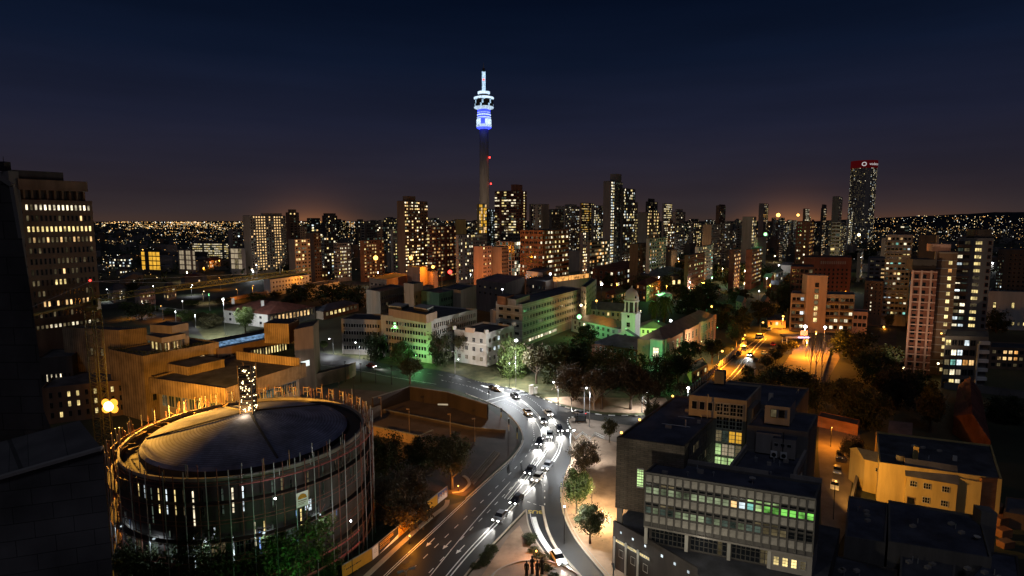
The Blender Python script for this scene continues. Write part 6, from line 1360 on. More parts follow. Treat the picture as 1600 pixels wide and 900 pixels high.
# ================================================================== SKYLINE: each far building by its own look
def sky_t(label, xl, xm, xr, yt, Y, wall, faces, **k):
    nm = k.pop('name', 'apartment_block'); ft, z = foot_tower(xl, xm, xr, yt, Y); return gridbuild(nm, label, ft, z, wall, faces, **k), ft, z
W_ = (.5, WARM); D_ = (.12, MIX); Md = (.3, MIX); Bright = (.8, ('lit_white', 'lit_yellow', 'lit_white'))
sky_t('wide tower block with two broad bands of bright yellow windows, far left of centre', 379, 390, 446, 337, 640, 'beige_wall', [None, (.12, ('lit_warm',), (2, 3, 4, 5, 9, 10, 11))], core=(.0, .5, .5, 1, 3), fh=3.0)
sky_t('narrow grey tower standing left of the wide yellow lit block', 356, 362, 378, 358, 660, 'grey_wall', [None, D_])
sky_t('dark slab with a few lights just right of the wide yellow lit block', 446, 452, 467, 332, 760, 'brown_wall', [None, D_], core=(.2, .8, .2, .8, 4))
sky_t('lower block with a blank beige end wall in front of the wide yellow lit block', 450, 460, 484, 374, 520, 'beige_wall', [None, (.5, ('lit_yellow', 'lit_dim', 'lit_warm'))])
sky_t('dark brown block with a short stair head beside the beige ended block', 478, 490, 501, 364, 560, 'brown_wall', [None, (.1, WARM)])
sky_t('dim block with scattered lights left of the bright low offices', 500, 506, 524, 371, 600, 'grey_wall', [D_, Md])
sky_t('low office block with rows of tiny bright windows, left of the amber floodlight', 521, 526, 548, 380, 560, 'concrete', [D_, Bright], fh=3.4, cw=2.0)
sky_t('dark block with a lit flat crown on the skyline left of the amber floodlight', 503, 507, 527, 337, 950, 'dark_wall', [None, (.3, WARM)], core=(.1, .9, .1, .9, 4))
sky_t('brick flats glowing orange behind the left amber floodlight', 562, 568, 600, 376, 560, 'orange_brick', [None, (.5, ('lit_warm', 'lit_orange', 'lit_yellow'))], fh=3.4)
sky_t('pale shaft with a vertical run of greenish lights left of the brown sided tower', 610, 613, 621, 360, 600, 'concrete', [None, (.7, ('lit_greenish', 'lit_yellow'))])
t, ft, z = sky_t('tall tower with floor after floor of yellow lights and a plain brown side', 620, 632, 668, 314, 560, 'brown_wall', [None, (.72, ('lit_yellow', 'lit_white', 'lit_warm'))], fh=2.9, cw=2.4, wfr=.72, hfr=.42, core=(.0, .6, .25, .6, 5), name='apartment_tower')
sky_t('brick frame block with a chequer of warm windows right of the tall yellow lit tower', 667, 674, 712, 354, 560, 'redbrown_wall', [(.3, WARM), (.62, ('lit_warm', 'lit_warm', 'lit_dim', 'lit_orange', 'lit_dim'))], fh=3.3, cw=3.4, wfr=.7)
sky_t('blank ochre wall slab on the skyline left of the telecom mast', 710, 713, 728, 343, 700, 'yellow_wall', [None, None])
sky_t('pale eight storey block with bright white windows below the telecom mast', 712, 716, 764, 367, 540, 'concrete', [None, (.45, ('lit_white', 'lit_yellow', 'lit_dim', 'lit_white'))], fh=3.2)
t, ft, z = sky_t('thin slab glowing amber at the foot of the telecom mast', 746, 748, 761, 319, 820, 'yellow_wall', [None, (.9, ('lit_amber', 'lit_warm'))], fh=4.5, cw=5, wfr=.7, hfr=.8)
sky_t('dark panel block with a white sign grid beside the thin amber slab', 761, 763, 780, 327, 780, 'dark_wall', [None, (.35, ('lit_cool', 'lit_dimcool'), (3, 4))], cw=2.2, wfr=.7)
t, ft, z = sky_t('brown tower with a brightly lit left front, right of the telecom mast', 773, 806, 823, 298, 760, 'redbrown_wall', [(.62, ('lit_white', 'lit_yellow', 'lit_white', 'lit_dim')), (.10, WARM, (5,))], fh=3.4, cw=3.6, wfr=.66, name='apartment_tower', core=(.78, 1.0, .0, .6, 8))
sky_t('dark roofs with white work lights below the brown lit tower', 778, 798, 822, 366, 620, 'dark_wall', [(.3, WHITE), (.15, WHITE)])
sky_t('pink end wall flats with a dark mural, left of the peach stepped blocks', 740, 754, 768, 385, 470, 'pink_wall', [None, (.25, WARM)])
sky_t('peach stepped block lit strongly orange, left of the brick office', 764, 784, 794, 386, 480, 'peach_wall', [None, (.1, ('lit_greenish',))])
sky_t('taller peach block with a bright white lit corner beside the brick office', 776, 804, 813, 378, 520, 'peach_wall', [(.05, WARM), (.6, ('lit_white', 'lit_beige'))], hfr=.8)
t, ft, z = sky_t('orange brick office with long strips of lit windows in the centre', 813, 848, 904, 360, 470, 'orange_brick', [(.04, WARM), (.45, ('lit_beige', 'lit_yellow', 'lit_white', 'lit_dim'))], fh=3.8, cw=2.2, wfr=.86, hfr=.46, name='office_building')
sky_t('blank pale slab standing behind the orange brick office', 833, 846, 858, 319, 740, 'beige_wall', [(.04, WHITE), None])
sky_t('very dark ribbed slab right of the blank pale slab', 858, 862, 881, 327, 720, 'dark_wall', [None, (.02, WARM)])
sky_t('grey slab at the left of the blank pale slab', 827, 830, 838, 319, 800, 'grey_wall', [None, (.15, WHITE)])
sky_t('grey skyline tower dotted with white lights left of the gold crowned tower', 868, 883, 908, 322, 830, 'concrete', [None, (.4, WHITE)], core=(.5, 1, .3, .8, 3))
sky_t('tower with a glowing gold crown on the skyline', 906, 909, 928, 317, 900, 'brown_wall', [None, (.75, ('lit_amber', 'lit_yellow', 'lit_warm'))], fh=3.5)
sky_t('slab speckled with white lights right of the gold crowned tower', 924, 928, 944, 321, 850, 'grey_wall', [None, (.5, WHITE)])
sky_t('slim white lit shaft below the gold crowned tower', 910, 911, 920, 363, 600, 'concrete', [None, Bright])
t, ft, z = sky_t('tallest grey tower right of centre with one bright ladder of stair windows', 943, 955, 973, 283, 640, 'grey_wall', [None, (.03, WHITE, (0, 1, 2))], fh=3.0, cw=3.0, name='apartment_tower', core=(.0, .9, .55, .95, 9))
t, ft, z = sky_t('dark wing with scattered lights joined to the tallest grey tower', 973, 974, 993, 294, 655, 'dark_wall', [None, (.22, WHITE)], fh=3.0, cw=2.4)
sky_t('slim edge block with a bright yellow light strip right of the tallest grey tower', 991, 992, 997, 316, 690, 'grey_wall', [None, (.6, ('lit_yellow',))])
sky_t('grey tower with a square grid of warm windows under a pale roof line', 997, 1012, 1031, 332, 640, 'concrete_dark', [None, (.68, ('lit_warm', 'lit_yellow'))], fh=3.6, cw=3.0)
sky_t('dark flat topped tower with a few windows near its top, on the skyline', 1009, 1012, 1029, 315, 900, 'dark_wall', [None, (.3, WARM)], core=(.0, .35, .2, .8, 5))
sky_t('slim tower lit bright yellow all over under a white beacon', 1036, 1038, 1050, 318, 880, 'concrete', [None, (.85, ('lit_yellow', 'lit_white'))])
sky_t('pale slab with a dark stepped roof right of the slim yellow tower', 1050, 1056, 1086, 331, 820, 'concrete', [None, (.06, WHITE)], core=(.0, .5, .3, .9, 4))
t, ft, z = sky_t('white fronted slab with dark centre stripe and coloured windows', 1012, 1015, 1064, 373, 520, 'concrete_pale', [None, (.42, ('lit_white', 'lit_warm', 'lit_orange', 'lit_cool', 'lit_dim'))], fh=3.4, cw=3.2, wfr=.62)
sky_t('long beige block with strings of warm windows right of the brick office', 919, 922, 979, 378, 560, 'beige_wall', [None, (.55, ('lit_warm', 'lit_white', 'lit_orange', 'lit_dim'))], fh=3.6)
sky_t('brown end block between the long beige block and the white fronted slab', 984, 997, 1011, 381, 520, 'brown_wall', [None, (.35, MIX)])
sky_t('bare pale slab with a run of windows up its right edge', 1160, 1176, 1182, 339, 640, 'concrete', [None, (.6, WARM)], name='apartment_tower')
sky_t('broad blank wall glowing green under the green lamp', 1180, 1184, 1221, 371, 560, 'concrete', [None, None])
sky_t('colourful lit flats with a red end wall below the green lamp', 1166, 1176, 1211, 390, 500, 'red_brick', [None, (.62, ('lit_warm', 'lit_cool', 'lit_orange', 'lit_yellow', 'lit_dim'))], fh=3.4, wfr=.75)
sky_t('dark beige pair of slabs left of the bare pale slab', 1098, 1112, 1130, 351, 700, 'beige_wall', [None, (.05, WARM)])
sky_t('white two storey range with greenish windows above the dark verandah block', 1088, 1092, 1140, 386, 480, 'white_wall', [None, (.35, ('lit_teal', 'lit_dimcool', 'lit_yellow'))], roof='roof_felt')
sky_t('dark verandah block with yellowish windows below the white range', 1070, 1076, 1146, 399, 440, 'redbrown_wall', [None, (.22, ('lit_yellow', 'lit_greenish'))])
sky_t('brick stair block with an orange lit ladder right of the verandah block', 1140, 1148, 1158, 390, 470, 'red_brick', [None, (.7, ('lit_orange', 'lit_warm'))])
sky_t('slim dark tower far back left of the bare pale slab', 1119, 1124, 1135, 321, 1000, 'brown_wall', [None, (.05, WARM)], core=(.4, 1, .2, .9, 2))
sky_t('grey tower with a lit right edge left of the orange glow', 1186, 1194, 1201, 318, 950, 'grey_wall', [None, (.4, WARM)])
sky_t('tower with tiers of light below the orange roof lamps', 1255, 1259, 1268, 326, 900, 'brown_wall', [None, (.7, ('lit_white',))])
sky_t('orange lit office with glowing floor strips right of the green wall', 1245, 1266, 1282, 346, 620, 'redbrown_wall', [(.25, MIX), (.75, ('lit_amber', 'lit_orange', 'lit_warm'))], fh=4)
sky_t('pointed dark tower with bands of white lights', 1283, 1287, 1300, 325, 800, 'dark_wall', [None, (.5, ('lit_white', 'lit_warm'))], core=(.1, .9, .1, .9, 5))
sky_t('blank grey slab with a black right side, left of the round tower', 1301, 1312, 1322, 307, 640, 'grey_wall', [None, (.12, WARM)])
sky_t('cream block with a ladder of lit landings and square openings', 1300, 1314, 1326, 347, 520, 'concrete_pale', [(.1, WARM, (3,)), (.12, ('lit_yellow',), (0,))], fh=3.2)
sky_t('white lit podium cluster at the foot of the round tower', 1322, 1327, 1345, 343, 950, 'concrete', [None, (.75, WHITE)])
sky_t('slab with two bright vertical light strips before the round tower', 1328, 1331, 1352, 330, 1050, 'concrete', [None, (.35, WHITE, (1, 2, 6, 7))], cw=4)
sky_t('dark flat block on the right below the far hill', 1395, 1400, 1421, 352, 560, 'dark_wall', [None, (.05, WHITE)])
sky_t('tan slab left of the balcony flats on the right', 1378, 1384, 1396, 372, 520, 'beige_wall', [None, (.1, WARM)])
sky_t('small block with white lit windows left of the tan slab', 1340, 1346, 1366, 395, 560, 'concrete', [None, (.4, WHITE)])
# low lit buildings at the far left
for lb, xl, xr, yt, yb, Y, wall, kinds, pr, cw, fh in (
    ('small glass box glowing solid amber at the far left', 220, 249, 393, 419, 640, 'dark_wall', ('lit_amber',), 1, 6, 5),
    ('small glass box glowing pale beige right of the amber one', 278, 304, 391, 420, 640, 'beige_wall', ('lit_beige',), 1, 5, 5),
    ('box with one pale lit panel and a dim greenish side', 360, 383, 388, 412, 640, 'concrete', ('lit_dim', 'lit_beige'), .9, 6, 6),
    ('long low terrace with rows of white lights at the far left', 300, 356, 380, 396, 900, 'concrete_dark', ('lit_white', 'lit_yellow'), .9, 3.5, 3.5),
    ('bright low offices with cool white rows at the far left', 168, 204, 404, 417, 700, 'grey_wall', ('lit_cool', 'lit_white'), .8, 2.5, 3)):
    ft, z = wall_at((xl, yt), (xr, yt), Y, Y * .985, 15); gridbuild('low_block', lb, ft, z, wall, [(pr, kinds)], fh=fh, cw=cw, wfr=.86, hfr=.8 if cw > 4 else .5)
# round tower with the red sign band
PY = 1500; c0 = at(1355, 345, PY); PX = c0.x; zt = at(1355, 262, PY).z; zb = at(1355, 250, PY).z; PR_ = 18 * PY / F * 1.0; PCt = Vector((PX, PY + PR_, 0))
t = thing('round_tower', 'tall round residential tower with a red lettered band around its top', 'tower', PCt)
m = MB(); n = 56; mats = ['concrete', 'glass_dark', 'lit_white', 'lit_yellow', 'lit_cool', 'lit_dim']; rr_ = random.Random(3); nf = 54; us = n * 2; i0 = 0
for k in range(nf * 2 + 1):
    for q in range(us): a = 2 * pi * q / us - pi; m.v.append((PCt.x + PR_ * cos(a), PCt.y + PR_ * sin(a), zt * k / (nf * 2)))
for k in range(nf * 2):
    for q in range(us):
        mt = 0
        if k % 2 and q % 2:
            a = 2 * pi * q / us - pi; blank = -1.95 < a < -1.62 and k > 40
            if not blank: x = rr_.random(); mt = rr_.choice((2, 2, 3, 4)) if x < (.26 if a > -1.6 else .08) else 5 if x < .40 else 1
        m.f.append((k * us + q, k * us + (q + 1) % us, (k + 1) * us + (q + 1) % us, (k + 1) * us + q)); m.m.append(mt)
m.build('wall', mats, t)
m = MB(); m.lathe(PCt, [(PR_ + .8, zt), (PR_ + .8, zb), (PR_ - 3, zb)], 56, 0); m.build('sign_band', 'sign_red', t)
# lettering follows the curve of the band
zc = (zt + zb) / 2
m = MB()
for k in range(24): 
    a0, a1 = 2 * pi * k / 24, 2 * pi * (k + 1) / 24
    def pp(r, a): th = -pi / 2 - .53 + (r * cos(a)) / PR_; return (PCt.x + (PR_ + 1.0) * cos(th), PCt.y + (PR_ + 1.0) * sin(th), zc + r * sin(a))
    m.quad(pp(3.4, a0), pp(3.4, a1), pp(5.2, a1), pp(5.2, a0))
m.build('emblem', 'sign_white', t)
me = text_mesh('vodacom', 9.0, .0, .06); 
for v in me.vertices: th = -pi / 2 + .42 + v.co.x / PR_; v.co = (PCt.x + (PR_ + 1.1) * cos(th), PCt.y + (PR_ + 1.1) * sin(th), zc + v.co.y)
for v in me.vertices: v.co -= PCt
me.materials.append(MATS['sign_white']); link('lettering', me, t)
# telecom tower
TY = 960; c = at(757, 345, TY); TB = Vector((c.x, TY, 0)); zz = lambda py: at(757, py, TY).z; u = TY / F
t = thing('telecom_tower', 'tall slim telecom tower with a glowing blue and white head', 'tower', TB)
m = MB(); m.lathe(TB, [(8.6 * u, 0), (7.5 * u, zz(330)), (6.7 * u, zz(202))], 24); m.build('shaft', 'concrete_dark', t, smooth=True)
def ringp(name, mat, prof, nn=32): m = MB(); m.lathe(TB, [(r * u, zz(py)) for r, py in prof], nn, cap=name != 'light_ring'); return m.build(name, mat, t)
ringp('base_collar', 'tower_blue', [(7.6, 202), (11, 200), (11, 199)])
ringp('lower_ring', 'tower_white', [(11.2, 198.8), (11.6, 197), (11.6, 195.4), (11.2, 194.6)])
m = MB(); m.lathe(TB, [(11.0 * u, zz(194.5)), (11.4 * u, zz(192)), (11.4 * u, zz(188)), (10.8 * u, zz(186.4))], 32, 0, lambda k, q: 1 if q in (23, 24) or q % 11 == 0 else 0); m.build('screen_band', ['tower_white', 'tower_blue'], t)
for y0, y1, r0 in ((185.6, 182.5, 10.8), (181, 178.6, 10.6), (177.6, 175.2, 10.0), (174.6, 172.6, 8.4)): ringp('light_ring', 'tower_white', [(r0 - .6, y0 - .5), (r0, y0 - .9), (r0, y1 + .8), (r0 - .6, y1 + .5)])
ringp('core', 'tower_blue', [(9.6, 194.4), (9.6, 172), (7, 171)])
ringp('underside_ring', 'tower_white', [(9, 170.9), (14.6, 169.4), (15.0, 167.8), (14.4, 167.2)])
m = MB(); m.lathe(TB, [(14.2 * u, zz(167)), (14.4 * u, zz(163)), (14.4 * u, zz(157)), (13.8 * u, zz(155.6))], 36, 0, lambda k, q: 1 if (q * 7 + k * 3) % 5 == 0 else 0); m.build('observation_deck', ['dark_wall', 'tower_cyan'], t)
ringp('roof_ring', 'tower_white', [(13.6, 155.4), (15.2, 154.4), (15.2, 152.6), (10, 151)])
ringp('upper_deck', 'dark_wall', [(8, 151), (7.4, 147.6)]); ringp('upper_ring', 'tower_white', [(7, 147.4), (9.2, 146.4), (9.2, 143.6), (5, 142.8)])
m = MB(); lattice(m, TB + Vector((0, 0, zz(143))), TB + Vector((0, 0, zz(112))), 4.6, 4.6, 9, .32); m.build('mast', 'tower_cyan', t)
m = MB(); m.lathe(TB, [(1.9 * u, zz(143)), (1.6 * u, zz(112.5))], 8); m.build('mast_core', 'tower_white', t)
m = MB(); m.lathe(TB, [(2.2 * u, zz(112)), (2.0 * u, zz(107))], 8); m.build('mast_cap', 'dark_wall', t); m = MB(); m.tube([TB + Vector((0, 0, zz(107))), TB + Vector((0, 0, zz(98)))], [.9, .3], 6); m.build('spire', 'galvanised', t)
m = MB(); m.sphere(TB + Vector((0, -2.2 * u, zz(125))), 1.5, 8); m.build('warning_light', 'lamp_red', t)
for px, py, s in ((765, 246, 1.3), (752, 246, .8), (767, 287, 1.1)): q = at(px, py, TY - 4); m = MB(); m.sphere(q, s * 1.2, 8); m.build('warning_light', 'lamp_red', t)
lamp(t, TB + Vector((0, -16 * u, zz(205))), 900, (.2, .35, 1), 2)
for q in (-45, 45): lamp(t, TB + Vector((q, -50, 60)), 22000, (1, .72, .48), 1); lamp(t, TB + Vector((q, -50, 120)), 26000, (1, .72, .48), 1)  # lights added in the air before the shaft to warm its concrete
# filler skyline: plain dark blocks nobody could tell apart
r = random.Random(31)
for k in range(175):
    px = r.uniform(450, 1330); Y = r.uniform(700, 1900); yt = r.choice((r.uniform(343, 352), r.uniform(338, 350), r.uniform(346, 372))); w = r.uniform(9, 26); s = r.uniform(.25, .6)
    if 745 < px < 770: continue
    if Y < 1000 and yt < 348: yt += 8
    ft, z = foot_tower(px, px + w * s * .6, px + w, yt, Y, dmax=50); z = max(z, 12); k2 = r.random()
    gridbuild('city_block', 'dark far city block with scattered window lights on the crowded skyline', ft, z, r.choice(('dark_wall', 'grey_wall', 'brown_wall', 'concrete_dark', 'concrete', 'beige_wall')), [(.08, MIX), (r.choice((.08, .16, .24, .36)), r.choice((MIX, WARM, WHITE)))], group='far skyline blocks', seed=k, core=(.2, .7, .2, .7, r.uniform(1.5, 4)) if k2 < .5 else None)
# ================================================================== LOW HOUSES BETWEEN THE HOSPITAL AND THE TOWERS
def rowhouse(label, L, Mi, Rr, z, zr, wall, roof='roof_metal', kind='hip', lit=(.1, WHITE), nx=6, nz=2, seed=1, name='house'):
    ft = quad3(L, Mi, Rr, z); t = house(name, label, ft, z, zr, wall, roof, kind)
    windows(t, ft[1], ft[2], .8, z - .3, nx, nz, .5, .6, mixpick(lit[0], lit[1], seed), 'frame_pale', (1, 0)); windows(t, ft[0], ft[1], .8, z - .3, max(2, nx // 2), nz, .4, .6, mixpick(lit[0], lit[1], seed + 9), 'frame_pale', (1, 0)); return t
rowhouse('dark hipped roof building with lit rooms left of the red roofed ranges', (926, 419), (962, 424), (1004, 413), 15, 19, 'redbrown_wall', 'roof_tile_red', lit=(.3, WHITE), nx=8, nz=3, seed=3)
rowhouse('red roofed range with open verandahs behind the clock tower', (994, 443), (1010, 446), (1032, 437), 12, 15, 'orange_brick', 'roof_tile_red', lit=(.15, ('lit_orange', 'lit_warm')), nx=6, nz=3, seed=5)
rowhouse('low orange lit range left of the clock tower dome', (946, 457), (962, 460), (982, 454), 8, 10.5, 'orange_brick', 'roof_tile_red', lit=(.5, ('lit_orange', 'lit_warm')), nx=5, nz=2, seed=6)
rowhouse('dark long roof stretching behind the red roofed range', (1000, 428), (1030, 433), (1070, 421), 11, 15, 'grey_wall', 'roof_felt_blue', lit=(.08, WHITE), nx=8, nz=2, seed=7)
rowhouse('peach block with two glowing yellow windows among the trees', (1046, 430), (1052, 432), (1067, 429), 12, 13, 'beige_wall', 'roof_felt', lit=(0, WARM), nx=2, nz=1, seed=8)
tt = COL.objects[[o.name for o in COL.objects if o.get('label', '').startswith('peach block with two glowing')][0]]
p_, q_ = G(1049, 441, 9), G(1064, 440, 9)
for f in (.2, .75): c = p_.lerp(q_, f); put_window(tt, Vector((c.x, c.y - 1.4, 9)), 0, 2.2, 3.6, 'lit_yellow', 'frame_pale', (1, 1))
rowhouse('pale shed roof caught by light behind the palms', (1026, 460), (1030, 463), (1050, 460), 5, 6.5, 'white_wall', 'concrete_pale', 'gable', nx=3, nz=1, seed=9)
rowhouse('small villa with two white gables left of the orange street', (1150, 470), (1160, 473), (1166, 469), 6, 9, 'pink_wall', 'roof_metal', 'gable', lit=(.1, WHITE), nx=2, seed=10)
rowhouse('second small gabled villa nearer the brown balcony flats', (1188, 470), (1194, 472), (1203, 468), 6, 9, 'pink_wall', 'roof_metal', 'gable', nx=2, seed=11)
rowhouse('bluish roofed house among the dark trees under the verandah block', (1096, 452), (1104, 456), (1126, 449), 6, 9, 'grey_wall', 'roof_felt_blue', lit=(.12, WHITE), nx=4, seed=12)
rowhouse('white little house above the brown balcony flats, beside the lit landings', (1208, 425), (1212, 427), (1224, 423), 10, 13, 'white_wall', 'roof_metal', lit=(.3, WHITE), nx=3, seed=13)
rowhouse('low house with a green lit wall behind the palms', (1060, 476), (1066, 478), (1084, 473), 5, 7.5, 'concrete_pale', 'roof_metal', lit=(.25, ('lit_greenish', 'lit_yellow')), nx=4, nz=1, seed=14)
rowhouse('low amber garage at the head of the orange street', (1197, 492), (1200, 500), (1228, 500), 4.5, 5.2, 'peach_wall', 'roof_felt', nx=3, nz=1, seed=15)
for k, (x, y, w, lb) in enumerate(((410, 412, 46, 'red roofed school hall with an orange lit front left of the middle'), (330, 406, 34, 'low tiled house with an orange lit wall below the white terrace'), (480, 408, 50, 'pale green lit low hall right of the red roofed school'), (522, 412, 40, 'low hall with a pale gable near the left amber floodlight'), (440, 412, 20, 'small white gabled house between the two low halls'), (222, 456, 40, 'pink lit low house behind the crane tie rods'), (262, 449, 26, 'small cream house beside the double white street lamp'), (180, 452, 34, 'low house with white lit windows left of the crane jib root'))):
    rowhouse(lb, (x - w * .3, y), (x - w * .1, y + 2), (x + w * .5, y - 1), 9, 13, ('orange_brick', 'peach_wall', 'green_paint', 'concrete', 'white_wall', 'pink_wall', 'beige_wall', 'concrete')[k], ('roof_tile_red', 'roof_tile_red', 'roof_metal', 'roof_metal', 'roof_metal', 'roof_metal', 'roof_felt', 'roof_felt')[k], ('hip', 'hip', 'hip', 'gable', 'gable', 'hip', 'hip', 'hip')[k], lit=(.3, ('lit_warm', 'lit_yellow', 'lit_white')), nx=7, nz=2, seed=20 + k)
rnd = random.Random(77)
for k in range(46):     # plain roofs lost in the dark between the trees
    x = rnd.uniform(160, 1560); y = rnd.uniform(398, 440) if x < 560 or x > 1340 else rnd.uniform(408, 445)
    if 560 < x < 1000 and y > 425: continue
    w = rnd.uniform(18, 40); p = G(x, y, 8); s = mpp(p); a = rnd.choice((GA, GA + .1, GA - .1)); A_, B_ = Vector((sin(a), cos(a), 0)), Vector((-cos(a), sin(a), 0))
    ft = [p + B_ * w * s * .4, p, p + A_ * w * s * .7, p + B_ * w * s * .4 + A_ * w * s * .7]; zz_ = rnd.uniform(5, 9)
    t = house('house', 'dark low house half lost among trees and street lamps', ft, zz_, zz_ + 3, rnd.choice(('grey_wall', 'beige_wall', 'concrete', 'brown_wall')), rnd.choice(('roof_metal', 'roof_tile_red', 'roof_felt')), rnd.choice(('hip', 'gable')), group='low houses in the dark')
    for q in range(3):
        if rnd.random() < .6:
            c = ft[1].lerp(ft[2], .2 + .3 * q); put_window(t, Vector((c.x, c.y, zz_ * .55)) + Vector((cos(a), -sin(a), 0)) * .01, pi / 2 - a, 1.6, 1.8, rnd.choice(MIX), 'frame_pale', (0, 0))

# ================================================================== TREES
T = tree
T('bright lime green round tree lit by the lamp beside the slip road', 901, 803, 56, 78, 'round', 'leaf_green', big=True)
T('dark spreading bush tree below the lime green tree, by the wire fence', 922, 850, 60, 66, 'round', 'leaf_dark', big=True)
T('little round tree alone on the lit island beside the office corner', 952, 692, 28, 42, 'round', 'leaf_olive')
T('amber tinged bushy tree behind the lime green tree', 912, 735, 52, 58, 'dense', 'leaf_brown', big=True)
T('bright floodlit tree over the street lamp in front of the cream clinic', 803, 588, 62, 74, 'dense', 'leaf_green', big=True)
T('half lit bare branched tree right of the bright floodlit tree', 838, 600, 50, 62, 'bareleaf', 'leaf_olive')
T('pale lit thin tree in front of the cream clinic', 722, 566, 34, 48, 'bareleaf', 'leaf_olive')
T('dark tree on the near kerb of the far road, left of the curve', 641, 600, 46, 44, 'round', 'leaf_dark', big=True)
T('green glowing dark tree at the left corner of the green washed block', 588, 562, 42, 52, 'dense', 'leaf_dark')
T('black leafed tree in front of the green washed block', 630, 566, 46, 40, 'dense', 'leaf_dark')
T('dark tree between the green washed block and the cream clinic', 688, 572, 40, 66, 'dense', 'leaf_dark')
T('small lit street tree by the twin road lamps', 506, 549, 15, 18, 'round', 'leaf_green')
T('bright green tree in front of the white house with the red roof', 384, 522, 36, 46, 'round', 'leaf_green', big=True)
T('low hedge bush at the left of the white house', 330, 512, 40, 24, 'bush', 'leaf_olive', name='bush', cat='bush')
T('lit yellow green bush beside the left street lamps', 290, 502, 36, 20, 'bush', 'leaf_green', name='bush', cat='bush')
T('rounded dark tree right of the three storey pale block', 520, 478, 66, 42, 'dense', 'leaf_dark')
T('dark tree mass left of the brick end wall', 556, 480, 50, 40, 'dense', 'leaf_dark')
T('olive tree on the grass beside the road ramp, below the plaza', 706, 765, 74, 92, 'round', 'leaf_olive', big=True)
T('brown leafed tree behind the amber hoardings', 634, 822, 100, 106, 'dense', 'leaf_brown', big=True)
T('dark tree between the brown leafed tree and the scaffolding', 604, 742, 76, 78, 'dense', 'leaf_dark', big=True)
T('dark hedge tree behind the olive tree on the plaza', 660, 728, 64, 58, 'dense', 'leaf_dark', big=True)
T('big leafy green tree at the bottom in front of the scaffolding', 452, 925, 165, 130, 'round', 'leaf_green', big=True)
T('dark big tree at the bottom left of the lit green tree', 345, 940, 150, 150, 'round', 'leaf_dark', big=True)
T('black tree in the bottom corner under the scaffolding', 240, 950, 130, 120, 'round', 'leaf_dark', big=True)
T('bush with pale leaves at the right foot of the green bottom tree', 515, 905, 46, 60, 'dense', 'leaf_green', big=True)
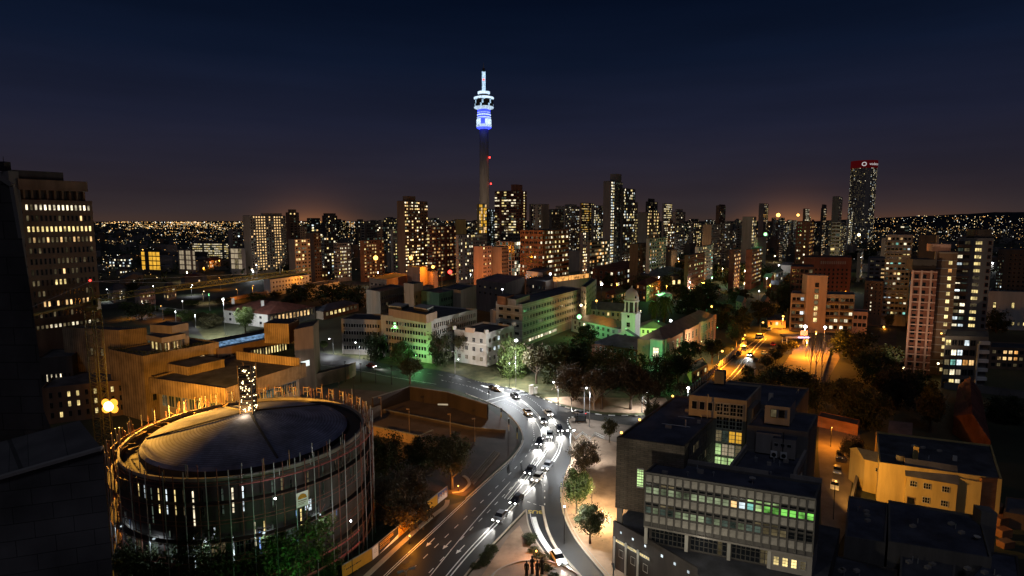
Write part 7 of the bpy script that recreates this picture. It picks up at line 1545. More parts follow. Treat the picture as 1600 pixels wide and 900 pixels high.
for lb, x, y, w, h, kd, mt in (
    ('tall dark tree, leftmost of the belt, right of the half lit bare tree', 866, 600, 62, 78, 'dense', 'leaf_dark'), ('dark tree of the belt in front of the low hospital wing', 905, 588, 66, 76, 'dense', 'leaf_dark'),
    ('brownish dark tree in the belt over the road lamp', 895, 622, 60, 66, 'dense', 'leaf_brown'), ('dark tree below the domed tower in the belt', 948, 604, 70, 74, 'dense', 'leaf_dark'),
    ('brown thin leafed tree behind the twin lamp island', 940, 640, 62, 70, 'bareleaf', 'leaf_brown'), ('pale leafless tree lit by the island lamp', 928, 640, 40, 44, 'bare', 'leaf_brown'),
    ('brown tree in the belt left of the garden path', 985, 640, 66, 76, 'bareleaf', 'leaf_brown'), ('dark tree in front of the dark roofed hospital wing', 985, 600, 64, 64, 'dense', 'leaf_dark'),
    ('dark tree at the green end of the pink wing', 1030, 618, 56, 74, 'dense', 'leaf_dark'), ('spreading brown tree by the right hand road lamp', 1012, 648, 60, 60, 'bareleaf', 'leaf_brown'),
    ('dark crown pressed against the pink hospital wing', 1076, 574, 44, 46, 'round', 'leaf_dark'), ('dark tree over the gatehouse roof', 1058, 604, 54, 62, 'round', 'leaf_dark'),
    ('bare lit tree beside the white lamp near the office roof', 1064, 632, 24, 40, 'bareleaf', 'leaf_olive'), ('yellow green shrub tree left of the office roof corner', 1018, 668, 34, 44, 'round', 'leaf_olive'),
    ('dark tree in the middle of the street belt', 1112, 568, 40, 42, 'round', 'leaf_dark'), ('amber lit tree behind the first street lamp of the orange street', 1150, 545, 34, 44, 'round', 'leaf_olive'),
    ('dark tree at the far left of the orange street', 1150, 520, 52, 52, 'dense', 'leaf_dark'), ('glowing green tree at the end of the pink hospital wing', 1126, 516, 26, 34, 'dense', 'leaf_green'),
    ('dark tree at the head of the orange street', 1185, 505, 44, 44, 'dense', 'leaf_dark'), ('dark garden tree behind the palms', 1075, 490, 54, 52, 'dense', 'leaf_dark'), ('dark tree right of the palms', 1100, 484, 46, 46, 'dense', 'leaf_dark'),
    ('greyish tree behind the pink hospital wing', 1104, 466, 40, 36, 'dense', 'leaf_dark'), ('dark tree beside the brown balcony flats', 1222, 500, 44, 70, 'dense', 'leaf_dark'), ('lit pale tree under the white range', 1126, 438, 34, 26, 'dense', 'leaf_olive'),
    ('dark park tree under the green lamp wall', 1178, 440, 60, 36, 'dense', 'leaf_dark'), ('dark park tree left of the lit pale tree', 1066, 452, 50, 40, 'dense', 'leaf_dark'), ('dark tree in front of the verandah block', 1010, 430, 56, 24, 'dense', 'leaf_dark'),
    ('dark hedge tree left of the clock tower', 948, 500, 48, 38, 'dense', 'leaf_dark'), ('low dark tree at the foot of the domed tower', 918, 540, 40, 40, 'dense', 'leaf_dark'),
    ('dark round tree behind the traffic signal', 708, 432, 50, 36, 'dense', 'leaf_dark'), ('dark street tree right of the traffic signal', 730, 434, 40, 36, 'dense', 'leaf_dark'), ('tree glowing orange beside the tall yellow lit tower', 669, 428, 18, 30, 'tall', 'leaf_green'),
    ('dark crowned tree nearest the office roof, left of the flat topped tree', 1180, 648, 74, 78, 'dense', 'leaf_dark'), ('flat topped dark tree in front of the orange car park', 1226, 640, 92, 70, 'flat', 'leaf_dark'), ('dark tree below the leafless poplars', 1258, 640, 62, 62, 'dense', 'leaf_dark'),
    ('amber lit tree at the right of the car park', 1312, 660, 66, 76, 'round', 'leaf_olive'), ('dark tree in front of the annex flats', 1330, 560, 70, 56, 'dense', 'leaf_dark'), ('dark tree between the annex flats and the pink framed slab', 1372, 604, 80, 76, 'dense', 'leaf_dark'),
    ('brown dim tree under the pink framed slab', 1402, 640, 72, 80, 'dense', 'leaf_brown'), ('tall olive tree left of the long red roof', 1452, 676, 62, 82, 'tall', 'leaf_olive'), ('dark tree behind the yellow house', 1352, 668, 70, 68, 'dense', 'leaf_dark'), ('dark tree at the foot of the balcony tower', 1432, 616, 56, 46, 'dense', 'leaf_dark'),
    ('small amber tree in the lane beside the yellow house', 1334, 742, 46, 62, 'round', 'leaf_brown'), ('dark tree right of the long red roof', 1572, 660, 60, 50, 'dense', 'leaf_dark'), ('tree in the orange alley', 1388, 518, 16, 30, 'round', 'leaf_olive'), ('dim tree at the right edge before the broad dark block', 1556, 520, 40, 46, 'dense', 'leaf_dark'),
    ('dark tree behind the crane, left of the blank concrete block', 222, 500, 44, 34, 'dense', 'leaf_dark'), ('spiky dark tree beside the crane mast head', 214, 462, 30, 32, 'dense', 'leaf_dark'), ('dark tree at the far side of the left street', 470, 470, 50, 34, 'dense', 'leaf_dark')):
    T(lb, x, y, w, h, kd, mt, big=(y > 600))
for k, x in enumerate((1266, 1274, 1283)): T('tall leafless poplar at the right of the orange car park', x, 590 + k * 2, 16, 76, 'bare', 'leaf_brown', group='leafless poplars by the car park')
palm('left and smaller of the two green lit palms behind the clock tower', 1021, 508, 22, 46); palm('right and larger of the two green lit palms behind the clock tower', 1037, 506, 32, 52)
r = random.Random(55)
for k in range(16):
    t_ = k / 15; x, y = (745 + 60 * t_, 882 - 55 * t_) if k < 8 else (822 + 42 * (t_ - .5) * 2, 838 + 62 * (t_ - .5) * 2)
    T('low dark shrub in the planted island between the road and the slip road', x + r.uniform(-3, 6), y + r.uniform(0, 8), r.uniform(16, 26), r.uniform(9, 15), 'bush', 'leaf_dark', name='shrub', cat='shrub', group='shrubs of the traffic island')
for k in range(34):
    x = r.choice((r.uniform(150, 470), r.uniform(900, 1240), r.uniform(1340, 1600))); y = r.uniform(396, 425)
    T('dark far tree crown among the low roofs', x, y, r.uniform(20, 38), r.uniform(10, 17), 'dense', 'leaf_dark', group='far trees among low roofs')

for k, (x, y, w, h) in enumerate(((265, 492, 30, 12), (318, 500, 34, 14), (236, 486, 26, 12), (350, 476, 30, 14), (400, 470, 34, 14), (430, 466, 26, 12), (300, 478, 26, 12), (455, 474, 30, 14), (200, 484, 28, 14))): T('low garden bush in the streets behind the crane jib', x, y, w, h, 'bush', 'leaf_olive' if k % 2 else 'leaf_green', name='bush', cat='bush', group='bushes behind the crane jib')
low_wall('pale garden wall along the street left of the white house', [(235, 478), (290, 484), (340, 500)], 1.6, .4, 'concrete_pale', 'garden_wall'); low_wall('orange lit boundary wall above the white house roof', [(355, 466), (395, 458), (440, 452)], 2.4, .4, 'peach_wall', 'garden_wall')
# ================================================================== STREET LAMPS
L_ = street_lamp
WP = 6500
L_('lit single arm lamp nearest the striped kerb, on the paved island', G(921, 668), 606, 'white', WP, 1.0, pi)
L_('plain unlit post close beside the island lamp', G(912.5, 659), 607, 'off', 0, .6, pi)
L_('lit lamp at the right end of the striped kerb', G(1003, 645), 613, 'white', WP, 1.2, .2)
L_('lit lamp at the left of the verge, over the pale kiosk', G(872, 626), 597, 'white', 7000, 1.6, pi)
L_('tall twin headed lamp right of the curved road', G(891, 726), 672, 'white', WP * 1.1, .8, .1, 2)
L_('tall lamp in front of the bright floodlit tree', G(806, 606), 533, 'white', 9000, 1.2, 1.5, 1, .6, spot=False)
L_('unlit lamp in front of the cream clinic', G(711, 584), 550, 'off', 0, .8, pi)
L_('lit road lamp, left one of two on the far road', G(521, 554), 529, 'white', 6000, 1.6, pi)
L_('lit road lamp, right one of two on the far road', G(562, 561), 535, 'white', 7000, 1.6, pi)
L_('very bright lamp in front of the green washed block', G(618.5, 560), 505, 'green', 9000, .2, -1.6, 1, .5)
L_('bright lamp at the corner of the white house', G(352, 526), 467, 'white', 60000, .2, -1.6, 1, .5, spot=False)
L_('white lamp beside the bare lit tree left of the office roof', G(1074, 640), 606, 'white', 3800, .2, -1.6, 1, .45)
L_('orange lamp of the street nearest the gatehouse', G(1122, 578), 549, 'sodium', 45000, 1.6, .3, 1, .5)
L_('orange lamp of the street beside the amber tree', G(1158, 548), 524, 'sodium', 55000, 1.6, .3, 1, .5)
L_('orange lamp of the street above the parked van', G(1187, 526), 504, 'sodium', 55000, 1.6, .3, 1, .5)
L_('orange lamp at the head of the street by the amber garage', G(1222, 516), 494, 'sodium', 40000, .4, -1.6, 1, .6)
L_('brilliant white lamp in front of the pale stair tower', G(1256, 545), 510, 'white', 900, .2, -1.6, 1, .8, spot=False)
L_('white lamp right of the brilliant one at the balcony flats', G(1287, 545), 511, 'white', 900, .2, -1.6, 1, .6, spot=False)
L_('small orange lamp between the two white lamps of the balcony flats', G(1273, 552), 518, 'sodium', 26000, .2, -1.6, 1, .45, spot=False)
L_('orange lamp low over the car park entrance', G(1259, 558), 532, 'sodium', 30000, .2, -1.6, 1, .6, spot=False)
L_('short brass topped lamp post at the bottom edge of the road', G(636, 958), 892, 'off', 0, .9, .5, 2)
L_('lamp post with a lit head by the double carriageway at the far left', G(243, 487), 447, 'white', 1500, .3, pi)
L_('curved lamp post at the left street corner', G(228, 494), 474, 'white', 1200, 1.6, pi)
L_('low lamp in the street by the yellow bushes', G(275, 505), 486, 'white', 1300, .2, -1.6)
L_('lamp over the crossing in front of the hedge', G(306, 512), 492, 'white', 1500, .2, -1.6)
L_('greenish lamp above the left hedge', G(328, 486), 459, 'green', 900, .2, -1.6)
L_('small lamp between the hedge and the crane jib', G(286, 486), 470, 'white', 600, .2, -1.6)
for k, (x, y, ty, kd) in enumerate(((205, 498, 476, 'sodium'), (255, 500, 478, 'sodium'), (318, 474, 455, 'yellow'), (372, 470, 452, 'sodium'), (395, 462, 446, 'sodium'), (440, 458, 441, 'yellow'), (300, 462, 445, 'white'), (345, 452, 434, 'sodium'), (478, 462, 446, 'white'), (170, 470, 452, 'white'))): L_('small street lamp in the streets behind the crane jib', G(x, y), ty, kd, 5200, .8, pi * (k % 2), 1, .3, 'street lamps behind the crane jib')
for k, (x, y, ty) in enumerate(((540, 597, 566), (564, 597, 569), (587, 599, 571), (612, 601, 573), (553, 620, 591), (530, 622, 597))): L_('unlit short plaza lamp post with a square head', G(x, y), ty, 'off', 0, .05, 0, 1, .3, 'unlit plaza lamps', 'black_metal')
for k, (x, y, ty) in enumerate(((640, 680, 640), (704, 682, 648), (742, 690, 655), (596, 655, 622))): L_('thin unlit post standing on the dark plaza', G(x, y), ty, 'off', 0, .3, pi, 1, .3, 'thin plaza posts', 'brown_wall')
FL = flood_lamp
FL('dazzling green lamp left of the domed clock tower', at(905, 495, 290), 'green', 3800, 1.1, h=14)
FL('bright white lamp right of the domed clock tower', at(1048, 501, 262), 'white', 4200, .55, h=9)
FL('blazing amber floodlight, leftmost of three beyond the brick block', at(587, 403, 480), 'sodium', 26000, 1.9, h=24)
FL('amber floodlight, middle of three below the tall yellow lit tower', at(642, 403, 480), 'sodium', 26000, 1.6, h=24)
FL('smaller amber floodlight, rightmost of three beside the low stone block', at(676.5, 417, 440), 'sodium', 14000, 1.2, h=18)
FL('bright green lamp on the wall of the far green lit slab', at(1196, 366, 545), 'green', 9000, 1.5, h=40)
FL('orange roof lamp on the skyline, brightest of the pair', at(1216, 336, 1000), 'sodium', 0, 3.2, h=30)
FL('orange roof lamp on the skyline, smaller of the pair', at(1247, 336, 1000), 'sodium', 0, 2.2, h=30)
FL('yellow lamp at the foot of the round tower', at(1342, 367, 700), 'yellow', 6000, 1.6, h=20)
FL('white roof lamp above the small apartment annex', at(785, 452, 300), 'white', 900, .35, h=4)
FL('white lamp on the corner of the service blocks', at(860, 428, 400), 'white', 1500, .7, h=5)
FL('white lamp in the yard right of the long banded block', at(940, 444, 380), 'white', 1500, .8, h=10)
FL('pale lamp on the end pavilion wall left of the clock tower', at(908, 477, 318), 'yellow', 1300, .7, h=6)
FL('orange lamp in the yard left of the dome', at(932, 470, 300), 'sodium', 4200, .5, h=8)
FL('small orange lamp behind the palms', at(1112, 479, 300), 'sodium', 1200, .5, h=6)
FL('white lamp on a wall beside the twin gabled villas', at(1186, 455, 360), 'white', 600, .35, h=6)
FL('orange lamp on a pole in the alley beside the pink slab', at(1381, 511, 320), 'sodium', 700, .5, h=8)
FL('orange lamp at the foot of the tall stair block on the right', at(1466, 568, 212), 'yellow', 400, .35, h=4)
FL('amber wall lamp of the pink slab halfway up the street', at(1471, 521, 214), 'sodium', 300, .3, h=3)
AL = FL('amber lane lamp between the office and the yellow house', at(1306, 752, 112), 'sodium', 26000, .16, h=8)
for o in AL.children:
    if o.type == 'LIGHT':
        dd_ = bpy.data.lights.new('lamp_light', 'SPOT'); dd_.energy = 17000; dd_.color = (1, .5, .1); dd_.spot_size = R(104); dd_.spot_blend = .4; dd_.shadow_soft_size = .3; o.data = dd_; o.rotation_euler = Vector((26, 10, -3)).to_track_quat('-Z', 'Y').to_euler()
FL('amber lamp at the lane gate behind the office block', at(1300, 668, 150), 'sodium', 5000, .12, h=6)
# green and white garden floods (their lamps are low in the planting)
for lb, p, kind, pw in (('green garden floodlight at the foot of the green washed block', at(650, 556, 236), 'green', 2600), ('green garden floodlight under the clock tower', at(978, 514, 256), 'green', 1700), 
    ('green garden floodlight at the end of the pink wing', at(1024, 568, 214), 'green', 3500), ('green garden floodlight under the glowing street tree', at(1121, 512, 268), 'green', 1000), ('green garden floodlight at the bottom tree', at(474, 905, 79), 'green', 800),
    ('white garden floodlight in front of the lime green tree', at(882, 792, 103), 'white', 8000), ('added white light in front of the bright floodlit tree', at(796, 568, 206), 'white', 30000), ('white garden floodlight at the pale clinic porch', at(716, 562, 232), 'white', 1300), ('pink wall floodlight along the hospital wing', at(1096, 534, 250), 'yellow', 5000), ('white floodlight before the domed cupola', at(1001, 486, 244), 'yellow', 1300),  # the white light before the bright floodlit tree is added to brighten it
    ('orange garden floodlight beside the round hall paving', at(925, 765, 116), 'yellow', 5000), ('orange garden floodlight beside the dark bush', at(942, 800, 110), 'yellow', 4500), ('orange lamp by the traffic island path', at(838, 862, 97), 'sodium', 900), ('warm lamp at the foot of the hoardings', at(640, 838, 103), 'sodium', 1100), ('warm lamp by the nose of the plaza kerb', at(716, 760, 124), 'sodium', 900), ('cool lamp inside the scaffolding', at(430, 780, 81.0), 'white', 260), ('cool lamp inside the scaffold foot', at(548, 815, 89.5), 'white', 240)):
    t = thing('garden_light', lb, 'lamp', Vector((p.x, p.y, 0))); m = MB(); m.tube([Vector((p.x, p.y, 0)), Vector((p.x, p.y, max(.6, p.z)))], .06, 6); m.build('spike', 'black_metal', t)
    m = MB(); q = Vector((p.x, p.y, max(.7, p.z + .1))); m.sphere(q, .16, 8); m.build('lamp_bulb', LK[kind][0], t); lamp(t, q + Vector((0, -.2, .7)), pw, LK[kind][1], .25)
PS = at(1412, 575, 190); t = FL('added lamp below the pink framed slab, lighting its frame', PS, 'yellow', 1, .3, h=9, off=(1.0, 1.2, .5))  # spot added in the street to brighten the pink frame
for o in t.children:
    if o.type == 'LIGHT':
        dd_ = bpy.data.lights.new('lamp_light', 'SPOT'); dd_.energy = 24000; dd_.color = (1, .78, .55); dd_.spot_size = R(80); dd_.spot_blend = .5; dd_.shadow_soft_size = .3; o.data = dd_; o.rotation_euler = Vector((22, 31, 22)).to_track_quat('-Z', 'Y').to_euler()
t = FL('green floodlight shining up into the palms', at(1029, 502, 268), 'green', 1, .2, h=12, off=(0, 1.9, .3))
for o in t.children:
    if o.type == 'LIGHT':
        dd_ = bpy.data.lights.new('lamp_light', 'SPOT'); dd_.energy = 16000; dd_.color = (.45, 1, .12); dd_.spot_size = R(110); dd_.spot_blend = .4; dd_.shadow_soft_size = .3; o.data = dd_; o.rotation_euler = Vector((0, 1, .05)).to_track_quat('-Z', 'Y').to_euler()
# traffic lights
def signal(label, px, py, ty, lit=None, pole='black_metal'):
    b = G(px, py); h = max(2.6, at(800, ty, b.y).z); t = thing('traffic_light', label, 'traffic light', b); m = MB(); m.tube([b, b + Vector((0, 0, h * .55))], .11, 8); m.build('pole', pole, t)
    m = MB(); m.tube([b + Vector((0, 0, h * .55)), b + Vector((0, 0, h - 1))], .09, 8); m.box(b + Vector((0, 0, h - .5)), (.36, .3, 1.1)); hd = m.build('signal_head', 'black_metal', t)
    for k in range(3): m = MB(); m.sphere(b + Vector((0, -.16, h - .15 - .34 * k)), .13, 8); m.build('lens', 'lamp_red' if lit == k == 0 else 'lamp_green' if lit == k == 2 else 'glass_dark', hd)
    return t
signal('traffic light with a yellow pole on the inner bend of the road', 808, 686, 668, pole='yellow_paint'); signal('traffic light with a white pole left of the yellow pole one', 795, 674, 655, pole='white_wall'); signal('traffic light with a dull yellow pole at the plaza corner', 783, 652, 638, pole='yellow_paint')
signal('black traffic light at the striped kerb', 872, 640, 630); signal('traffic light with a white pole on the striped kerb', 893, 642, 622, pole='concrete_pale'); signal('dark traffic light on the nose of the paved island', 902, 662, 646); signal('dark traffic light on the road crossing line', 764, 622, 612)
q = at(703, 425, 430); t = thing('traffic_light', 'glowing red traffic signal beyond the stone blocks', 'traffic light', Vector((q.x, q.y, 0))); m = MB(); m.tube([Vector((q.x, q.y, 0)), q], .15, 6); m.build('pole', 'black_metal', t); m = MB(); m.sphere(q, 1.5, 10); m.build('lens', 'lamp_red', t); lamp(t, q + Vector((0, -2, 0)), 600, (1, .05, .03), .4)
for lb, px, py in (('large pale kiosk box beside the road at the start of the striped kerb', 830, 616), ('small pale kiosk box right of the larger one', 837, 615)):
    b = G(px, py); t = thing('kiosk', lb, 'utility box', b); w = 1.3 if px < 835 else .9; m = MB(); m.box(b + Vector((0, 0, w * 1.2)), (w, w * .7, w * 2.4), .4); m.build('body', 'white_wall', t); m = MB(); m.box(b + Vector((0, 0, w * 2.45)), (w * 1.15, w * .85, .14), .4); m.build('roof', 'concrete_pale', t)
t = thing('bus_shelter', 'dark steel bus shelter frame on the paved island', 'bus shelter', G(907, 662)); b = G(907, 662)
for dx in (-1.5, 1.5): m = MB(); m.bar(b + Vector((dx, 0, 0)), b + Vector((dx, 0, 2.6)), .12); m.build('post', 'black_metal', t)
m = MB(); m.box(b + Vector((0, 0, 2.65)), (3.6, 1.6, .12)); m.build('roof', 'black_metal', t); m = MB(); m.box(b + Vector((0, .5, 1.3)), (3, .06, 1.6)); m.build('glass_panel', 'glass_blue', t); m = MB(); m.box(b + Vector((0, .2, .5)), (2.4, .4, .08)); m.build('seat', 'timber', t)
t = thing('barrier_fence', 'zigzag white barrier fence glinting beside the road junction', 'fence', G(905, 690))
P = [G(x, y) for x, y in ((893, 680), (900, 688), (910, 680), (922, 690), (930, 681), (944, 688))]
for a, b in zip(P, P[1:]):
    m = MB()
    for z in (.5, 1.0): m.bar(a + Vector((0, 0, z)), b + Vector((0, 0, z)), .07, .16)
    m.build('rail', 'white_wall', t); m = MB(); m.bar(a, a + Vector((0, 0, 1.1)), .1); m.build('post', 'white_wall', t)
lamp(None, at(918, 676, 152), 700, (.8, .9, 1), .3, 'junction_light')
# dark figure group on the round paved court at the bottom edge
b = G(835, 903); t = thing('sculpture', 'dark sculpture of four tall standing figures on the round paved court at the bottom edge', 'sculpture', b)
for k, (dx, dy, h) in enumerate(((-1.3, .2, 3.0), (-.35, .7, 3.6), (.5, .1, 3.2), (1.3, .6, 3.5))):
    m = MB(); m.tube([b + Vector((dx - .16, dy, 0)), b + Vector((dx - .12, dy, h * .25)), b + Vector((dx - .05, dy, h * .5))], [.16, .14, .2], 8); m.tube([b + Vector((dx + .16, dy, 0)), b + Vector((dx + .12, dy, h * .25)), b + Vector((dx + .05, dy, h * .5))], [.16, .14, .2], 8)
    m.tube([b + Vector((dx, dy, h * .46)), b + Vector((dx, dy, h * .62)), b + Vector((dx, dy, h * .8)), b + Vector((dx, dy, h * .86))], [.24, .22, .30, .1], 10)
    for s in (-1, 1): m.tube([b + Vector((dx + .28 * s, dy, h * .8)), b + Vector((dx + .36 * s, dy + .05, h * .62)), b + Vector((dx + .3 * s, dy - .1, h * .45))], [.1, .085, .06], 6)
    m.sphere(b + Vector((dx, dy, h * .93)), h * .065, 10, 0, (.85, .95, 1.15)); m.build('figure', 'bronze_dark', t)
m = MB(); c = G(838, 925); m.lathe(c, [(8.2, .0), (8.2, .32), (7.9, .32)], 48); structure(m, 'paved_court', 'paving'); m = MB(); m.lathe(c, [(8.3, .0), (8.3, .6), (8.0, .6), (8.0, .33)], 48, cap=False); m.build('low_wall', 'concrete', None, label='curved low kerb wall round the paved court at the bottom edge', category='wall')

# ================================================================== CARS
def head(pix0, pix1): a, b = G(*pix0), G(*pix1); return math.atan2((b - a).y, (b - a).x)
RZ_ = Vector((0, 0, .03))
for lb, px, py, tx, ty, paint, lit, van in (
    
    
    ('dark car with headlights on entering from the far road', 772, 608, 792, 616, 'car_dark', True, False),
    ('red car with headlights on, on the far straight by the road lamps', 580, 574, 610, 580, 'car_red', True, False),
    ('white car with headlights on in the bus lane of the slip road', 872, 876, 886, 898, 'car_white', True, False), ('silver car turning out of the side road with headlights on', 905, 648, 880, 640, 'car_silver', True, False),
    ('white car driving down the orange street with headlights on', 1172, 556, 1160, 568, 'car_white', True, False),
    ('dark car parked first on the left of the orange street', 1148, 560, 1160, 549, 'car_dark', False, False), ('silver car parked behind the first dark one on the orange street', 1155, 553, 1166, 542, 'car_silver', False, False), ('white van parked by the amber lit tree on the orange street', 1163, 547, 1174, 536, 'car_white', False, True),
    ('white van standing in the orange street under the lamp', 1187, 528, 1200, 526, 'car_white', False, True), ('white van at the head of the orange street', 1202, 516, 1208, 508, 'car_white', False, True), ('white car parked at the right of the orange street', 1194, 553, 1205, 545, 'car_white', False, False), ('silver car parked beside the white one at the car park edge', 1206, 549, 1217, 541, 'car_silver', False, False),
    ('dark car parked nearest the flat topped tree', 1182, 565, 1192, 556, 'car_dark', False, False), ('red car parked by the car park wall', 1208, 540, 1218, 533, 'car_red', False, False), ('dark car under the violet lit canopy', 1233, 543, 1243, 543, 'car_dark', False, False), ('silver car at the canopy left end', 1226, 535, 1236, 534, 'car_silver', False, False),
    ('dark car parked in the amber lane, upper one', 1312, 715, 1310, 740, 'car_dark', False, False), ('silver car parked in the amber lane, middle one', 1308, 738, 1306, 760, 'car_silver', False, False), ('white car parked in the amber lane, lowest one', 1304, 762, 1302, 790, 'car_white', False, False)):
    car(lb, G(px, py) + RZ_, head((px, py), (tx, ty)), paint, lit, van, 'cars with headlights on' if lit else 'parked cars')
LANES = ((TA, 'middle lane of the curved road', (.10, .22, .50, .64, .90)), ([(790, 623), (812, 636), (833, 654), (845, 674), (844, 695), (832, 721), (812, 748), (788, 779)], 'inner lane of the curved road', (.25, .62)), ([(850, 640), (865, 656), (877, 678), (876, 697), (869, 714), (848, 742), (815, 778), (740, 856), (690, 915)], 'outer lane of the curved road', (.06, .22, .50, .58, .72, .80)))
for pix, nm, fs in LANES:
    P = resample(smooth(gp(pix), 8), 1.0)
    for q, f in enumerate(fs):
        k = int(f * (len(P) - 6)); d = P[k + 4] - P[k]; pc = ('car_white', 'car_dark', 'car_silver')[q % 3]
        car(('white', 'dark', 'silver')[q % 3] + ' car with headlights on in the ' + nm, P[k] + Vector((d.y, -d.x, 0)).normalized() * .2 + RZ_, math.atan2(d.y, d.x), pc, True, False, 'cars with headlights on')
light_cars()
t = thing('petrol_canopy', 'violet lit canopy with a pale sign in front of the brown balcony flats', 'canopy', G(1243, 540)); c = G(1243, 540)
for dx, dy in ((-5, -1.5), (5, -1.5), (-5, 3), (5, 3)): m = MB(); m.bar(c + Vector((dx, dy, 0)), c + Vector((dx, dy, 4)), .3); m.build('column', 'white_wall', t)
m = MB(); m.box(c + Vector((0, .8, 4.4)), (12, 6, .8)); m.build('roof', 'concrete_dark', t); m = MB(); m.box(c + Vector((2.5, -2.25, 4.4)), (5, .06, .3)); m.build('light_strip', 'violet_lamp', t); m = MB(); m.box(c + Vector((2.5, -2.3, 6.6)), (3.4, .2, 2.4)); m.build('sign_board', 'pink_wall', t)
for k, (px, py) in enumerate(((1227, 525.5), (1235, 526.5), (1235, 520))): q = at(px, py, 312); m = MB(); m.sphere(q, .75, 8); m.build('lamp_bulb', 'violet_lamp', t)
lamp(t, c + Vector((0, -4, 3.2)), 160, (.75, .5, 1), .4)
low_wall('pale boom wall along the right side of the orange car park', [(1284, 590), (1297, 548), (1300, 540)], 1.2, .4, 'concrete', 'boundary_wall')

# ================================================================== THE FAR CITY: a mass nobody could count
def lights_mass(name, n, seed, Yr, xr, mats, sz, zr=(3, 12)):
    r = random.Random(seed); m = MB(); k = 0
    def put(x, Y, z):
        s = Y / F * (.22 + .6 * r.random() ** 2.5) * sz; i = len(m.v); m.v += [(x - s, Y, z), (x + s, Y, z), (x, Y, z - s), (x, Y, z + s), (x, Y - s, z)]
        mt = min(len(mats) - 1, int(r.random() ** 1.3 * len(mats)))
        for f in ((0, 2, 4), (2, 1, 4), (1, 3, 4), (3, 0, 4)): m.f.append(tuple(i + a for a in f)); m.m.append(mt)
    while k < n:
        Y = Yr[0] * (Yr[1] / Yr[0]) ** (r.random() ** .8); px = r.uniform(*xr); q = at(px, 350, Y)
        if r.random() < .3: put(q.x, Y, r.uniform(*zr)); k += 1; continue
        a = r.choice((GA, GA + pi / 2, r.random() * 3)); L = r.randrange(5, 20); st = r.uniform(22, 45) * (Y / 2500) ** .5; z = r.uniform(*zr)    # a street of lamps
        for w in range(L):
            if r.random() < .85: put(q.x + cos(a) * st * w + r.uniform(-6, 6), max(Yr[0], Y + sin(a) * st * w), z + r.uniform(-1, 1)); k += 1
    m.build(name, mats, None, kind='stuff')
EM('far_orange', (1, .50, .14), 1.6, obj=False, patch=.02); EM('far_warm', (1, .72, .34), 1.8, obj=False, patch=.02); EM('far_white', (.95, .95, .85), 1.6, obj=False, patch=.02)
LM = ['far_orange', 'far_warm', 'far_warm', 'far_orange', 'far_white']
lights_mass('distant_city_lights', 3600, 1, (1000, 8800), (140, 640), LM, .95); lights_mass('distant_city_lights', 1400, 2, (900, 5200), (440, 1340), LM, 1.0, (4, 30)); lights_mass('distant_city_lights', 420, 3, (900, 3000), (1330, 1640), LM, .9); lights_mass('distant_city_lights', 420, 4, (480, 1100), (150, 620), LM, 1.0, (3, 7))
lights_mass('distant_city_lights', 420, 9, (6800, 8900), (130, 640), ['far_orange', 'far_orange', 'far_warm', 'far_white'], 1.25, (0, 25)); lights_mass('distant_city_lights', 900, 11, (560, 1700), (440, 1600), LM, .8, (6, 34))
r = random.Random(8); m = MB()      # lights on the far hillside
for k in range(420):
    px = r.uniform(1340, 1640); py = 336.5 + (r.random() ** 1.2) * 30 + (3 if px < 1430 else 0); Y = 3600 - (py - 336) * 60
    Y = max(1500, Y); q = at(px, py, Y); s = Y / F * (.22 + .6 * r.random() ** 2.5); i = len(m.v); m.v += [(q.x - s, Y, q.z), (q.x + s, Y, q.z), (q.x, Y, q.z - s), (q.x, Y, q.z + s), (q.x, Y - s, q.z)]; mt = r.randrange(len(LM))
    for f in ((0, 2, 4), (2, 1, 4), (1, 3, 4), (3, 0, 4)): m.f.append(tuple(i + a for a in f)); m.m.append(mt)
m.build('distant_city_lights', LM, None, kind='stuff')
r = random.Random(18); m = MB()
for k in range(1500):
    Y = r.uniform(650, 3200); px = r.uniform(130, 1640); q = at(px, 350, Y); w = r.uniform(8, 22); h = r.uniform(4, 13) if not 450 < px < 1340 else r.uniform(5, 26); m.box((q.x, Y, h / 2), (w, r.uniform(8, 18), h), GA + .1 * r.random(), r.randrange(4))
m.build('distant_buildings', ['grey_wall', 'dark_wall', 'brown_wall', 'concrete_dark'], None, kind='stuff')
r = random.Random(28); m = MB()
for k in range(900):
    Y = r.uniform(520, 2600); px = r.uniform(130, 1640); q = at(px, 350, Y); w = r.uniform(4, 9)
    if 440 < px < 1340 and Y < 900: continue
    for j in range(12): leaf(m, (q.x + r.gauss(0, w * .5), Y + r.gauss(0, w * .5), 5 + r.gauss(0, 2.0)), r.uniform(.9, 2.2), r)
m.build('distant_trees', 'leaf_dark', None, kind='stuff')
# sodium and white street light spread through the mid town: unseen lamps added on columns of their own
r = random.Random(91)
for k in range(44):
    px = r.uniform(170, 1580); py = r.uniform(392, 440)
    if 560 < px < 960 and py > 425: continue
    b = G(px, py); kd = r.choice(('sodium', 'sodium', 'white', 'yellow', 'white'))
    street_lamp('small added street lamp among the low houses', b, at(800, 400, b.y) and (342 + (HC - 9) * F / b.y), kd, r.uniform(2500, 6500), .2, -1.6, 1, .0011 * b.y, 'added far street lamps', spot=False)

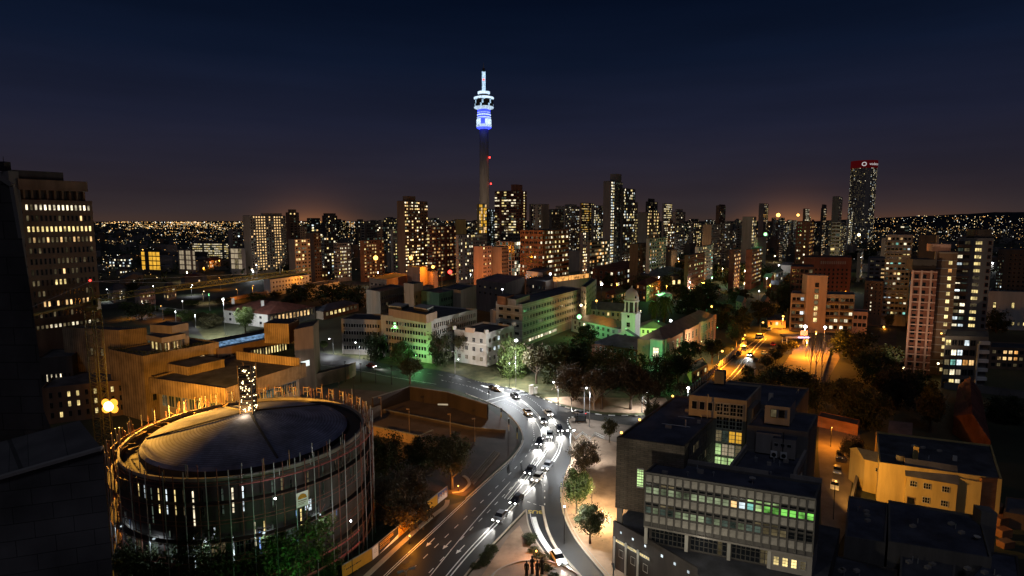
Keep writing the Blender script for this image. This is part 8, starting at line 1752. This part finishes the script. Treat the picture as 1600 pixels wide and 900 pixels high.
# lamps added between the far blocks to light the walls above them
for k, (px, Y, kd, pw) in enumerate(((400, 600, 'yellow', 26000), (470, 480, 'sodium', 16000), (530, 520, 'sodium', 22000), (590, 520, 'sodium', 30000), (612, 500, 'sodium', 16000), (690, 520, 'sodium', 26000), (735, 500, 'yellow', 26000), (752, 450, 'sodium', 22000), (776, 455, 'sodium', 42000), (800, 440, 'sodium', 26000), (826, 428, 'sodium', 60000), (880, 440, 'sodium', 16000), (950, 520, 'yellow', 30000), (985, 560, 'yellow', 26000), (1030, 480, 'yellow', 24000), (1080, 440, 'yellow', 14000), (1130, 560, 'yellow', 30000), (1165, 540, 'yellow', 34000), (1200, 470, 'white', 16000), (1240, 500, 'sodium', 20000), (1290, 500, 'yellow', 20000), (1330, 480, 'yellow', 16000), (1400, 480, 'yellow', 16000), (868, 700, 'yellow', 50000), (840, 650, 'yellow', 40000), (1060, 700, 'yellow', 50000))):
    b = at(px, 400, Y); b.z = 0
    street_lamp('added far lamp lighting the walls between the tower blocks', b, 342 + (HC - 13) * F / Y, kd if k % 3 else 'white', pw * .24, .2, -1.6, 1, .0008 * Y, 'added lamps between far towers', spot=False)
for lb, u, v in (('added unseen lamp in the road lighting the office front, left one', 2, -17), ('added unseen lamp in the road lighting the office front, right one', 18, -17)):
    street_lamp(lb, O(u, v), 0, 'white', 5200, 1.0, 1.5, 1, .3) if False else None
    b = O(u, v); t = thing('street_lamp', lb, 'street lamp', b, 'street lamps'); m = MB(); m.tube([b, b + Vector((0, 0, 13))], [.15, .08], 8); m.build('pole', 'galvanised', t); m = MB(); m.tube([b + Vector((0, -.4, 13)), b + Vector((0, .6, 13.1))], [.16, .22], 8); m.build('lamp_head', 'galvanised', t); lamp(t, b + Vector((0, .9, 12.6)), 2100, (1, .93, .74), .3)  # lamp added outside the view to brighten the office front

r = random.Random(17)
for k in range(22):
    px, py = r.uniform(925, 1235), r.uniform(408, 478); b = G(px, py)
    street_lamp('small street lamp among the dark trees right of the clock tower', b, 342 + (HC - 8) * F / b.y, r.choice(('sodium', 'white', 'yellow', 'sodium', 'green')), r.uniform(2500, 6000), .2, -1.6, 1, .0010 * b.y, 'street lamps among the park trees', spot=False)
for k, (x, y) in enumerate(((1198, 572), (1212, 562), (1222, 552), (1236, 548), (1168, 588))): T('low rounded tree between the orange street and the car park', x, y + 6, 24, 24, 'round', 'leaf_olive', group='low trees along the car park')

r = random.Random(44)
for k in range(46):
    x, y = r.uniform(935, 1240), r.uniform(416, 492)
    if abs(x - 1030) < 22 and y > 460: continue
    T('dark leafy tree in the gardens between the clock tower and the brown flats', x, y, r.uniform(26, 44), r.uniform(16, 30), 'dense', r.choice(('leaf_dark', 'leaf_dark', 'leaf_olive', 'leaf_green')), group='garden trees right of the clock tower')
